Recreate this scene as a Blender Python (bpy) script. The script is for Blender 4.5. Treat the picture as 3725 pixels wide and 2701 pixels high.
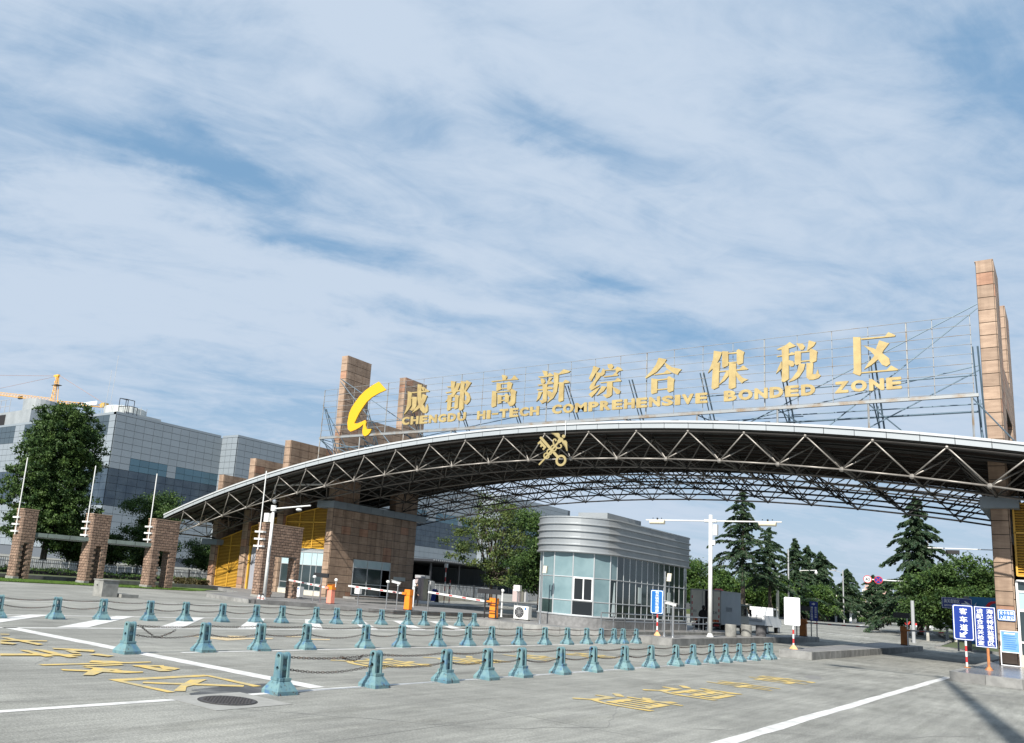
import bpy, bmesh, math, random
import numpy as np
from mathutils import Vector, Matrix
R = math.radians
random.seed(7)
for o in list(bpy.data.objects):
    bpy.data.objects.remove(o)
scene = bpy.context.scene
COL = scene.collection

# ------------------------------------------------------------------ camera
H = 1.75
YAW, PITCH, ROLL = 0.697106, 0.195583, 0.0806324
FPX, CX, CY, PW, PH = 2990.73, 1455.79, 1519.01, 3725.0, 2701.0
cd = bpy.data.cameras.new('camera'); cam = bpy.data.objects.new('camera', cd); COL.objects.link(cam)
fw = Vector((-math.sin(YAW)*math.cos(PITCH), math.cos(YAW)*math.cos(PITCH), math.sin(PITCH)))
rt = Vector((math.cos(YAW), math.sin(YAW), 0)); up = rt.cross(fw)
rt2 = rt*math.cos(ROLL)+up*math.sin(ROLL); up2 = -rt*math.sin(ROLL)+up*math.cos(ROLL)
m3 = Matrix((rt2, up2, -fw)).transposed()
cam.matrix_world = Matrix.Translation((0, 0, H)) @ m3.to_4x4()
cd.sensor_fit = 'HORIZONTAL'; cd.sensor_width = 36.0
cd.lens = FPX/PW*36.0
cd.shift_x = (PW/2-CX)/PW; cd.shift_y = (CY-PH/2)/PW
cd.clip_start = 0.1; cd.clip_end = 6000
scene.camera = cam

# ------------------------------------------------------------------ sun and sky
SUN = Vector((0.17, -1.0, 0.83)).normalized()          # towards the sun
EL = math.asin(SUN.z); AZ = math.atan2(SUN.x, SUN.y)
ld = bpy.data.lights.new('sun', 'SUN'); sun = bpy.data.objects.new('sun', ld); COL.objects.link(sun)
ld.energy = 5.0; ld.angle = R(0.53); ld.color = (1.0, 0.95, 0.87)
sun.rotation_euler = (-SUN).to_track_quat('-Z', 'Y').to_euler(); sun.location = SUN*100
W = bpy.data.worlds.new('World'); scene.world = W; W.use_nodes = True
nt = W.node_tree; nt.nodes.clear(); L = nt.links.new
def N(t, **kw):
    n = nt.nodes.new(t)
    for k, v in kw.items():
        if k == 'inp':
            for i, x in v.items(): n.inputs[i].default_value = x
        else: setattr(n, k, v)
    return n
out = N('ShaderNodeOutputWorld'); bg = N('ShaderNodeBackground'); bg.inputs['Strength'].default_value = 0.073
L(bg.outputs[0], out.inputs[0])
sky = N('ShaderNodeTexSky', sky_type='NISHITA', sun_disc=False, sun_elevation=EL, sun_rotation=AZ,
        air_density=1.3, dust_density=0.6, ozone_density=2.5)
tc = N('ShaderNodeTexCoord'); sep = N('ShaderNodeSeparateXYZ'); L(tc.outputs['Generated'], sep.inputs[0])
def M(op, a=None, b=None, c=None, clamp=False):
    n = N('ShaderNodeMath', operation=op); n.use_clamp = clamp
    for i, x in enumerate((a, b, c)):
        if x is None: continue
        if isinstance(x, (int, float)): n.inputs[i].default_value = x
        else: L(x, n.inputs[i])
    return n.outputs[0]
zc = M('ADD', M('MAXIMUM', sep.outputs[2], 0.0), 0.16)
px_ = M('DIVIDE', sep.outputs[0], zc); py_ = M('DIVIDE', sep.outputs[1], zc)
comb = N('ShaderNodeCombineXYZ'); L(px_, comb.inputs[0]); L(py_, comb.inputs[1])
def noise(vec, scale, detail, rough, dist, rot=0.0, sc=(1, 1, 1), loc=(0, 0, 0)):
    mp = N('ShaderNodeMapping', vector_type='TEXTURE'); mp.inputs['Rotation'].default_value = (0, 0, rot)
    mp.inputs['Scale'].default_value = sc; mp.inputs['Location'].default_value = loc
    L(vec, mp.inputs[0])
    n = N('ShaderNodeTexNoise'); L(mp.outputs[0], n.inputs['Vector'])
    n.inputs['Scale'].default_value = scale; n.inputs['Detail'].default_value = detail
    n.inputs['Roughness'].default_value = rough; n.inputs['Distortion'].default_value = dist
    return n.outputs[0]
BLOBS = [((5.576, 8.669, -1.224), (-22.813, 8.04, -46.988), -0.55), ((7.123, 16.67, -6.32), (-39.426, -4.569, -56.491), -0.3), ((8.031, 9.439, -0.258), (-26.356, 20.225, -80.49), -0.5), ((18.808, 24.613, -2.528), (-58.886, 29.811, -147.865), -0.3), ((10.257, 9.225, -3.624), (-23.806, 11.818, -37.295), -0.38), ((9.718, 7.242, -3.738), (-23.269, 11.993, -37.259), -0.3), ((10.248, 5.483, -0.656), (-15.818, 21.359, -68.572), -0.5), ((9.353, 4.145, -1.687), (-14.475, 11.476, -52.046), -0.35), ((13.979, 3.15, -4.091), (-9.226, 6.923, -26.192), -0.3), ((0.968, 7.08, -12.028), (-27.618, 0.386, -1.997), -0.35), ((4.072, 5.516, 2.384), (-9.65, 18.28, -25.815), -0.22), ((9.718, 6.221, -3.686), (-15.892, 8.12, -28.193), -0.2), ((11.569, 9.963, 0.031), (-12.672, 14.895, -58.398), -0.3), ((8.486, 6.062, -6.608), (-21.175, 6.359, -21.359), -0.12), ((9.536, 16.835, -4.761), (-26.322, -1.668, -58.623), -0.2), ((52.209, 33.037, -0.795), (-18.036, 24.894, -149.987), -0.2), ((5.803, 5.938, 0.647), (-4.691, 11.11, -59.894), -0.25), ((5.282, 3.086, 0.014), (-1.439, 2.601, -31.103), 0.15), ((3.103, 5.566, -0.407), (-7.161, 2.496, -20.498), 0.25), ((1.83, 2.491, -1.281), (-22.948, 3.516, -25.953), 0.28), ((3.959, 4.687, -0.005), (-8.476, 7.122, -35.623), 0.25), ((6.177, 10.261, 1.258), (-9.596, 9.58, -31.029), 0.2), ((5.335, 4.888, -0.774), (-31.782, 19.398, -96.56), 0.3), ((2.281, 4.507, 0.402), (-3.361, 3.424, -19.321), 0.12), ((6.037, 3.351, -3.068), (-13.174, 8.29, -16.873), 0.15), ((33.317, 36.616, 1.927), (-26.823, 27.542, -59.585), 0.2)]
acc = None
w1 = noise(comb.outputs[0], 1.3, 3, 0.5, 0.0, loc=(3.1, 1.7, 0)); w2 = noise(comb.outputs[0], 1.3, 3, 0.5, 0.0, loc=(9.4, 5.2, 0))
w3 = noise(comb.outputs[0], 5.0, 6, 0.62, 0.3, loc=(2.4, 8.2, 0)); n3b = noise(comb.outputs[0], 4.0, 6, 0.62, 0.3, loc=(5.4, 1.2, 0))
wa = M('ADD', M('MULTIPLY', M('SUBTRACT', w1, 0.5), 3.5), M('MULTIPLY', M('SUBTRACT', n3b, 0.5), 3.0)); wb = M('ADD', M('MULTIPLY', M('SUBTRACT', w2, 0.5), 3.5), M('MULTIPLY', M('SUBTRACT', w3, 0.5), 4.0))
for A_, B_, amp in BLOBS:
    d1 = N('ShaderNodeVectorMath', operation='DOT_PRODUCT'); L(tc.outputs['Generated'], d1.inputs[0]); d1.inputs[1].default_value = A_
    d2 = N('ShaderNodeVectorMath', operation='DOT_PRODUCT'); L(tc.outputs['Generated'], d2.inputs[0]); d2.inputs[1].default_value = B_
    u = M('ADD', d1.outputs['Value'], wa); v_ = M('ADD', d2.outputs['Value'], wb)
    r2 = M('ADD', M('MULTIPLY', u, u), M('MULTIPLY', v_, v_))
    g = M('MULTIPLY', M('EXPONENT', M('MULTIPLY', r2, -0.7)), amp)
    acc = g if acc is None else M('ADD', acc, g)
n1 = noise(comb.outputs[0], 0.55, 6, 0.55, 0.4, rot=1.10, sc=(1, .5, 1), loc=(1.3, 4.1, 0))
n2 = noise(comb.outputs[0], 2.2, 7, 0.62, 0.8, rot=1.02, sc=(1, .42, 1), loc=(7.7, 0.4, 0))
n3 = noise(comb.outputs[0], 7.0, 6, 0.6, 1.2, rot=0.7, sc=(1, .7, 1), loc=(0.2, 3.3, 0))
den = M('ADD', 0.66, M('MULTIPLY', M('SUBTRACT', n1, 0.5), 1.15))
den = M('ADD', den, M('MULTIPLY', M('SUBTRACT', n2, 0.5), 1.05))
den = M('ADD', den, M('MULTIPLY', M('SUBTRACT', n3, 0.5), 0.5))
den = M('ADD', den, acc, clamp=True)
rp = N('ShaderNodeMapRange'); rp.interpolation_type = 'SMOOTHSTEP'; rp.inputs[1].default_value = 0.05; rp.inputs[2].default_value = 1.0
L(den, rp.inputs[0])
hz = M('SUBTRACT', 1.0, M('MULTIPLY', sep.outputs[2], 3.4), clamp=True)
fac = M('MAXIMUM', rp.outputs[0], M('MULTIPLY', hz, 0.75))
mixs = N('ShaderNodeMix', data_type='RGBA'); mixs.inputs[0].default_value = 0.75; L(sky.outputs[0], mixs.inputs[6]); mixs.inputs[7].default_value = (2.1, 3.85, 6.0, 1)
mix = N('ShaderNodeMix', data_type='RGBA'); L(fac, mix.inputs[0]); L(mixs.outputs[2], mix.inputs[6]); mix.inputs[7].default_value = (5.15, 6.1, 7.35, 1)
L(mix.outputs[2], bg.inputs[0])

# ------------------------------------------------------------------ render look
scene.render.engine = 'CYCLES'
scene.view_settings.view_transform = 'Standard'; scene.view_settings.look = 'None'
scene.view_settings.exposure = 0.62; scene.view_settings.gamma = 1.0; scene.view_settings.use_curve_mapping = False
scene.render.resolution_x = 1024; scene.render.resolution_y = 743

# ------------------------------------------------------------------ materials
MATS = {}
def mat(name, color, rough=0.7, metal=0.0, c2=None, scale=4.0, detail=4.0, rand=0.0, rand2=None, bump=0.0, bscale=30.0,
        spec=0.5, stretch=(1, 1, 1), ramp=(0.35, 0.65), emit=None, trans=0.0, objco=True, extra=None):
    if name in MATS: return MATS[name]
    m = bpy.data.materials.new(name); m.use_nodes = True; t = m.node_tree; n = t.nodes; l = t.links.new
    b = n['Principled BSDF']
    b.inputs['Roughness'].default_value = rough; b.inputs['Metallic'].default_value = metal
    b.inputs['Specular IOR Level'].default_value = spec
    b.inputs['Base Color'].default_value = (*color, 1)
    if trans: b.inputs['Transmission Weight'].default_value = trans
    cur = None
    geo = n.new('ShaderNodeNewGeometry')
    mp = n.new('ShaderNodeMapping'); l(geo.outputs['Position'], mp.inputs[0]); mp.inputs['Scale'].default_value = stretch
    if c2 is not None:
        nz = n.new('ShaderNodeTexNoise'); l(mp.outputs[0], nz.inputs['Vector'])
        nz.inputs['Scale'].default_value = scale; nz.inputs['Detail'].default_value = detail; nz.inputs['Roughness'].default_value = 0.6
        rp = n.new('ShaderNodeValToRGB'); rp.color_ramp.elements[0].position = ramp[0]; rp.color_ramp.elements[1].position = ramp[1]
        rp.color_ramp.elements[0].color = (*color, 1); rp.color_ramp.elements[1].color = (*c2, 1)
        l(nz.outputs[0], rp.inputs[0]); cur = rp.outputs[0]
    if rand or rand2:
        oi = n.new('ShaderNodeObjectInfo')
        if rand2:
            rr = n.new('ShaderNodeValToRGB'); rr.color_ramp.interpolation = 'CONSTANT'
            e = rr.color_ramp.elements; e[0].position = 0; e[0].color = (1, 1, 1, 1)
            e[1].position = rand2[1]; e[1].color = (*rand2[0], 1)
            l(oi.outputs['Random'], rr.inputs[0])
            mx = n.new('ShaderNodeMix'); mx.data_type = 'RGBA'; mx.blend_type = 'MULTIPLY'; mx.inputs[0].default_value = 1
            if cur: l(cur, mx.inputs[6])
            else: mx.inputs[6].default_value = (*color, 1)
            l(rr.outputs[0], mx.inputs[7]); cur = mx.outputs[2]
        if rand:
            ml = n.new('ShaderNodeMath'); ml.operation = 'MULTIPLY'; ml.inputs[1].default_value = 7.31; l(oi.outputs['Random'], ml.inputs[0])
            fr = n.new('ShaderNodeMath'); fr.operation = 'FRACT'; l(ml.outputs[0], fr.inputs[0])
            mr = n.new('ShaderNodeMapRange'); mr.inputs[3].default_value = 1-rand; mr.inputs[4].default_value = 1+rand; l(fr.outputs[0], mr.inputs[0])
            hs = n.new('ShaderNodeHueSaturation'); l(mr.outputs[0], hs.inputs['Value'])
            if cur: l(cur, hs.inputs['Color'])
            else: hs.inputs['Color'].default_value = (*color, 1)
            cur = hs.outputs[0]
    if cur: l(cur, b.inputs['Base Color'])
    if bump:
        nb = n.new('ShaderNodeTexNoise'); nb.inputs['Scale'].default_value = bscale; nb.inputs['Detail'].default_value = 5
        l(mp.outputs[0], nb.inputs['Vector'])
        bp = n.new('ShaderNodeBump'); bp.inputs['Strength'].default_value = bump; bp.inputs['Distance'].default_value = 0.02
        l(nb.outputs[0], bp.inputs['Height']); l(bp.outputs[0], b.inputs['Normal'])
    if emit: b.inputs['Emission Color'].default_value = (*emit, 1); b.inputs['Emission Strength'].default_value = 1
    m['_n'] = 1
    if extra: extra(m, t, n, l, b, mp)
    MATS[name] = m
    return m

# ------------------------------------------------------------------ mesh builder
class MB:
    def __init__(s): s.v = []; s.f = []
    def add(s, vs, fs):
        k = len(s.v); s.v += [tuple(p) for p in vs]; s.f += [tuple(i+k for i in q) for q in fs]; return s
    def box(s, x0, x1, y0, y1, z0, z1):
        vs = [(x, y, z) for z in (z0, z1) for y in (y0, y1) for x in (x0, x1)]
        return s.add(vs, [(0, 2, 3, 1), (4, 5, 7, 6), (0, 1, 5, 4), (2, 6, 7, 3), (0, 4, 6, 2), (1, 3, 7, 5)])
    def obox(s, c, ux, uy, uz):
        c, ux, uy, uz = map(Vector, (c, ux, uy, uz))
        vs = [c+a*ux+b*uy+d*uz for d in (-.5, .5) for b in (-.5, .5) for a in (-.5, .5)]
        return s.add(vs, [(0, 2, 3, 1), (4, 5, 7, 6), (0, 1, 5, 4), (2, 6, 7, 3), (0, 4, 6, 2), (1, 3, 7, 5)])
    def tube(s, p, q, r, n=6, r2=None, cap=True):
        p, q = Vector(p), Vector(q); d = (q-p)
        if d.length < 1e-6: return s
        d.normalize(); a = Vector((0, 0, 1)) if abs(d.z) < .9 else Vector((1, 0, 0))
        u = d.cross(a).normalized(); w = d.cross(u); r2 = r if r2 is None else r2
        vs = []
        for c, rr in ((p, r), (q, r2)):
            for i in range(n):
                t = 2*math.pi*i/n; vs.append(c+u*math.cos(t)*rr+w*math.sin(t)*rr)
        fs = [(i, (i+1) % n, n+(i+1) % n, n+i) for i in range(n)]
        if cap: fs += [tuple(range(n-1, -1, -1)), tuple(range(n, 2*n))]
        return s.add(vs, fs)
    def path(s, pts, r, n=6):
        for a, b in zip(pts[:-1], pts[1:]): s.tube(a, b, r, n)
        return s
    def ball(s, c, r, n=8, m=5, sz=1.0):
        c = Vector(c); vs = [c+Vector((0, 0, r*sz))]
        for j in range(1, m):
            for i in range(n):
                t = 2*math.pi*i/n; ph = math.pi*j/m
                vs.append(c+Vector((r*math.sin(ph)*math.cos(t), r*math.sin(ph)*math.sin(t), r*sz*math.cos(ph))))
        vs.append(c-Vector((0, 0, r*sz))); fs = [(0, 1+i, 1+(i+1) % n) for i in range(n)]
        for j in range(m-2):
            for i in range(n):
                a = 1+j*n+i; b = 1+j*n+(i+1) % n; fs.append((a, a+n, b+n, b))
        k = len(vs)-1; fs += [(k, k-n+(i+1) % n, k-n+i) for i in range(n)]
        return s.add(vs, fs)
    def lathe(s, c, prof, n=16):
        c = Vector(c); vs = []
        for r, z in prof:
            for i in range(n):
                t = 2*math.pi*i/n; vs.append(c+Vector((r*math.cos(t), r*math.sin(t), z)))
        fs = []
        for j in range(len(prof)-1):
            for i in range(n): fs.append((j*n+i, j*n+(i+1) % n, (j+1)*n+(i+1) % n, (j+1)*n+i))
        fs += [tuple(range(n-1, -1, -1)), tuple(range((len(prof)-1)*n, len(prof)*n))]
        return s.add(vs, fs)
    def prism(s, poly, o, ux, uy, un):
        """extrude a 2-D outline: o + x*ux + y*uy, thickness un (towards the back)"""
        o, ux, uy, un = map(Vector, (o, ux, uy, un)); n = len(poly)
        ar = sum(poly[i][0]*poly[(i+1) % n][1]-poly[(i+1) % n][0]*poly[i][1] for i in range(n))
        if ar < 0: poly = poly[::-1]
        vs = [o+ux*x+uy*y for x, y in poly]; vb = [v+un for v in vs]
        return s.add(vs+vb, [tuple(range(n)), tuple(range(2*n-1, n-1, -1))]+[(i, n+i, n+(i+1) % n, (i+1) % n) for i in range(n)])
    def frame(s, x0, x1, z0, z1, y, t, d):       # rectangular frame in an XZ plane
        s.box(x0, x1, y, y+d, z0, z0+t); s.box(x0, x1, y, y+d, z1-t, z1)
        s.box(x0, x0+t, y, y+d, z0+t, z1-t); s.box(x1-t, x1, y, y+d, z0+t, z1-t); return s
    def mesh(s, name, T=(0, 0, 0)):
        me = bpy.data.meshes.new(name)
        me.from_pydata([(a-T[0], b-T[1], c-T[2]) for a, b, c in s.v], [], s.f); me.update()
        return me
    def build(s, name, m, parent=None, smooth=False):
        if parent is not None: T = parent.get('_o', (0, 0, 0)); T = tuple(T)
        else:
            a = np.array(s.v); T = (float((a[:, 0].min()+a[:, 0].max())/2), float((a[:, 1].min()+a[:, 1].max())/2), float(a[:, 2].min()))
        me = s.mesh(name, T); me.materials.append(m)
        if any(len(f) > 4 for f in s.f):
            bm = bmesh.new(); bm.from_mesh(me); bmesh.ops.triangulate(bm, faces=[f for f in bm.faces if len(f.verts) > 4]); bm.to_mesh(me); bm.free()
        if smooth:
            me.polygons.foreach_set('use_smooth', [True]*len(me.polygons))
        o = bpy.data.objects.new(name, me); COL.objects.link(o)
        if parent is not None:
            o.parent = parent; o['_o'] = T
        else: o.location = T; o['_o'] = T
        return o
def thing(name, label, cat, loc=(0, 0, 0), group=None):
    o = bpy.data.objects.new(name, None); COL.objects.link(o); o.location = loc; o['_o'] = tuple(float(x) for x in loc)
    o['label'] = label; o['category'] = cat
    if group: o['group'] = group
    return o
def tag(o, label, cat, group=None):
    o['label'] = label; o['category'] = cat
    if group: o['group'] = group
    return o
def struct(o): o['kind'] = 'structure'; return o
def stuff(o): o['kind'] = 'stuff'; return o
def copy_tree(o, parent=None):
    c = o.copy(); COL.objects.link(c); c.parent = parent
    for ch in o.children: copy_tree(ch, c)
    return c
def link_piece(name, me, loc, parent, rot=None):
    """a piece sharing mesh data; loc is in world space, parent has origin _o"""
    o = bpy.data.objects.new(name, me); COL.objects.link(o); o.parent = parent
    T = parent['_o']; o.location = (loc[0]-T[0], loc[1]-T[1], loc[2]-T[2])
    if rot: o.rotation_euler = rot
    return o
TXT = {}
def text_polys(s, bold):
    k = (s, bold)
    if k not in TXT:
        c = bpy.data.curves.new('t', 'FONT'); c.body = s; c.offset = bold; c.resolution_u = 3
        o = bpy.data.objects.new('t', c); COL.objects.link(o)
        dg = bpy.context.evaluated_depsgraph_get(); dg.update()
        me = bpy.data.meshes.new_from_object(o.evaluated_get(dg))
        v = np.array([tuple(p.co) for p in me.vertices]) if len(me.vertices) else np.zeros((1, 3))
        fs = [tuple(p.vertices) for p in me.polygons]
        bpy.data.objects.remove(o); bpy.data.curves.remove(c); bpy.data.meshes.remove(me)
        TXT[k] = (v, fs)
    return TXT[k]
def text(name, s, o, ux, uy, un, m, parent, bold=0.0, thick=0.0, fat=0.022):
    """one string fitted into the box o .. o+ux+uy, un points out of the surface"""
    v, fs = text_polys(s, bold)
    o, ux, uy, un = map(Vector, (o, ux, uy, un))
    a, b = v.min(0), v.max(0); w = max(b[0]-a[0], 1e-3); h = max(b[1]-a[1], 1e-3)
    mb = MB(); fx_ = ux.normalized()*fat*uy.length; fy_ = uy.normalized()*fat*uy.length
    if not thick:
        for k, (p_, q_) in enumerate(((-1, 0), (1, 0), (0, -.6), (0, .6))):
            mb.add([o+ux*float((p[0]-a[0])/w)+uy*float((p[1]-a[1])/h)+fx_*p_+fy_*q_-un*.0004*(k+1) for p in v], fs)
    f = [o+ux*float((p[0]-a[0])/w)+uy*float((p[1]-a[1])/h)+un*thick for p in v]
    mb.add(f, fs)
    if thick:
        from collections import Counter
        ed = Counter(); dr = {}
        for q in fs:
            for i in range(len(q)):
                e = (q[i], q[(i+1) % len(q)]); ed[tuple(sorted(e))] += 1; dr[tuple(sorted(e))] = e
        base = list(mb.v[-len(f):]); mb = MB()
        for k3, (p_, q_) in enumerate(((0, 0), (-1, 0), (1, 0), (0, -.7), (0, .7))):
            sh = fx_*p_+fy_*q_-un*.0015*k3; g_ = [Vector(p)+sh for p in base]; k = len(mb.v); mb.add(g_, fs); k2 = len(mb.v); mb.add([p-un*thick for p in g_], [])
            for e, c in ed.items():
                if c == 1: x, y = dr[e]; mb.f.append((k+y, k+x, k2+x, k2+y))
    return mb.build(name, m, parent)
ORD = ['first', 'second', 'third', 'fourth', 'fifth', 'sixth', 'seventh', 'eighth', 'ninth', 'tenth', 'eleventh', 'twelfth',
       'thirteenth', 'fourteenth', 'fifteenth', 'sixteenth', 'seventeenth']

# ------------------------------------------------------------------ ground
def gh(y):                                    # the avenue rises gently behind the gate
    t = min(1, max(0, (y-60)/45.0)); return 0.95*t*t*(3-2*t)
def mk_pave(m, t, n, l, b, mp):
    g = n.new('ShaderNodeNewGeometry')
    def nz(s, d, st, loc=(0, 0, 0)):
        q = n.new('ShaderNodeMapping'); q.inputs['Scale'].default_value = st; q.inputs['Location'].default_value = loc
        l(g.outputs['Position'], q.inputs[0])
        x = n.new('ShaderNodeTexNoise'); x.inputs['Scale'].default_value = s; x.inputs['Detail'].default_value = d; x.inputs['Roughness'].default_value = 0.65
        l(q.outputs[0], x.inputs['Vector']); return x.outputs[0]
    def rmp(v, a, b_, c0, c1):
        r = n.new('ShaderNodeValToRGB'); r.color_ramp.elements[0].position = a; r.color_ramp.elements[1].position = b_
        r.color_ramp.elements[0].color = (*c0, 1); r.color_ramp.elements[1].color = (*c1, 1); l(v, r.inputs[0]); return r.outputs[0]
    def mx(f, a, b_, mode='MIX'):
        x = n.new('ShaderNodeMix'); x.data_type = 'RGBA'; x.blend_type = mode
        if isinstance(f, float): x.inputs[0].default_value = f
        else: l(f, x.inputs[0])
        l(a, x.inputs[6]); l(b_, x.inputs[7]); return x.outputs[2]
    c = rmp(nz(0.3, 7, (1, 1, 1)), .34, .66, (.205, .207, .192), (.33, .332, .308))
    s = rmp(nz(1.1, 6, (5, .45, 1)), .36, .68, (.76, .76, .76), (1.09, 1.09, 1.08))       # tyre-polished streaks down the lanes
    s2 = rmp(nz(2.3, 4, (.25, 2.2, 1), (4, 2, 0)), .35, .7, (.93, .93, .93), (1.03, 1.03, 1.03))
    f = rmp(nz(34, 5, (1, 1, 1)), .3, .72, (.62, .62, .62), (1.32, 1.32, 1.31))
    f2 = rmp(nz(120, 2, (1, 1, 1)), .3, .72, (.76, .76, .76), (1.2, 1.2, 1.2))
    c = mx(1.0, c, s, 'MULTIPLY'); c = mx(1.0, c, s2, 'MULTIPLY'); c = mx(1.0, c, f, 'MULTIPLY'); c = mx(1.0, c, f2, 'MULTIPLY')
    oil = rmp(nz(.55, 5, (2.2, .35, 1), (7, 3, 0)), .60, .74, (1, 1, 1), (.66, .65, .64))
    c = mx(1.0, c, oil, 'MULTIPLY')
    dk = rmp(nz(.9, 6, (1.2, .25, 1), (2, 6, 0)), .56, .66, (1, 1, 1), (.80, .80, .79)); c = mx(1.0, c, dk, 'MULTIPLY')
    l(c, b.inputs['Base Color'])
M_pave = mat('concrete_pavement', (.26, .26, .25), rough=.88, spec=.3, bump=.35, bscale=45, extra=mk_pave)
gxs = [-2500, -800, -300, -150, -100]+list(range(-90, 41, 6))+[60, 120, 400, 2500]
gys = [-300, -60]+list(range(-10, 140, 5))+[160, 220, 320, 520, 900, 3000]
mb = MB(); vs = [(x, y, gh(y)) for y in gys for x in gxs]; nx = len(gxs)
mb.add(vs, [(j*nx+i, j*nx+i+1, (j+1)*nx+i+1, (j+1)*nx+i) for j in range(len(gys)-1) for i in range(nx-1)])
ground = struct(mb.build('ground', M_pave))

M_white = mat('road_white', (.60, .60, .585), rough=.75, c2=(.42, .42, .41), scale=3.2, detail=8, ramp=(.42, .66), bump=.2)
M_yellow = mat('road_yellow', (.54, .39, .12), rough=.75, c2=(.36, .31, .18), scale=3.5, detail=10, ramp=(.42, .62))
M_yfade = mat('road_yellow_faded', (.56, .42, .22), rough=.8, c2=(.33, .30, .24), scale=4, detail=8, ramp=(.35, .7))
pz = [0.004]
def flat(polys, name, m, label, cat, z=0.004):
    mb = MB(); par = None
    if len(polys) > 1 and name != 'slab_joints': c = polys[0][0]; par = thing(name, label, cat, (c[0], c[1], 0))
    for i, p in enumerate(polys):
        zz = z+i*0.0006; n = len(p)
        ar = sum(p[k][0]*p[(k+1) % n][1]-p[(k+1) % n][0]*p[k][1] for k in range(n))
        if ar < 0: p = p[::-1]
        mb.add([(x, y, gh(y)+zz) for x, y in p], [tuple(range(n))])
        if par: mb.build('painted_stroke' if 'letter' in name else 'painted_bar', m, par); mb = MB()
    if par: return par
    o = mb.build(name, m); tag(o, label, cat); return o
def qd(x0, y0, x1, y1, w):
    d = Vector((x1-x0, y1-y0)).normalized(); n = Vector((-d.y, d.x))*w/2
    return [(x0-n.x, y0-n.y), (x1-n.x, y1-n.y), (x1+n.x, y1+n.y), (x0+n.x, y0+n.y)]
def worn(x0, y0, x1, y1, w, seg=1.0, jit=.02):
    """a painted line with slightly ragged edges"""
    L_ = math.hypot(x1-x0, y1-y0); k = max(2, int(L_/seg)); d = Vector(((x1-x0)/L_, (y1-y0)/L_)); n = Vector((-d.y, d.x)); a = []; b = []
    for i in range(k+1):
        t = L_*i/k; c = Vector((x0, y0))+d*t
        a.append(tuple(c+n*(w/2+random.uniform(-jit, jit)))); b.append(tuple(c-n*(w/2+random.uniform(-jit, jit))))
    return a+b[::-1]
flat([worn(-3.80, 6, -3.80, 35.2, .22)], 'lane_line', M_white, 'long white solid lane line running to the right-hand kerb island', 'road line')
flat([worn(-9.30, 3.0, -9.24, 35.0, .13)], 'lane_line', M_white, 'thin white line under the front row of bollards', 'road line')
flat([worn(-19.15, 9.52, -9.45, 9.82, .36, .5, .015)], 'stop_line', M_white, 'broad white stop line crossing two lanes in the foreground left', 'road line')
flat([worn(-19.05, 8.0, -19.6, 30, .15)], 'lane_line', M_white, 'thin white line along the near edge of the hatched strip', 'road line')
flat([worn(-22.6, 8.0, -24.6, 40, .14)], 'lane_line', M_white, 'thin white line along the far edge of the hatched strip', 'road line')
flat([worn(-14.1, 10.6, -14.6, 36, .11)], 'lane_line', M_white, 'thin worn white line under the middle row of bollards', 'road line')
flat([worn(-28.9, 13, -33.0, 34.4, .12)], 'lane_line', M_white, 'thin white line in front of the brick piers', 'road line')
hat = []
for i in range(9):
    y = 5.05+2.85*i; x0, x1 = -19.2-.04*i, -22.95-.13*i
    hat.append([(x0, y), (x0, y+.82), (x1, y+4.75), (x1, y+4.1)])
flat(hat, 'hatch_marking', M_white, 'white diagonal hatching painted beyond the far bollards', 'road marking', z=.006)
flat([[(-14.06, 112.7-i*4.2), (-13.9, 112.7-i*4.2), (-13.75+i*.36, 110-i*4.2), (-13.95+i*.36, 110-i*4.2)] for i in range(7)], 'dashed_line', M_white, 'white dashes curving along the avenue behind the gate', 'road line')
flat([worn(-17.8, 78, -13.5, 76.8, .3), worn(-21, 66, -18, 68, .25), worn(-20.9, 115, -18.6, 100, .3)], 'lane_line', M_white, 'short white bars on the road behind the truck', 'road line')
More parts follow.
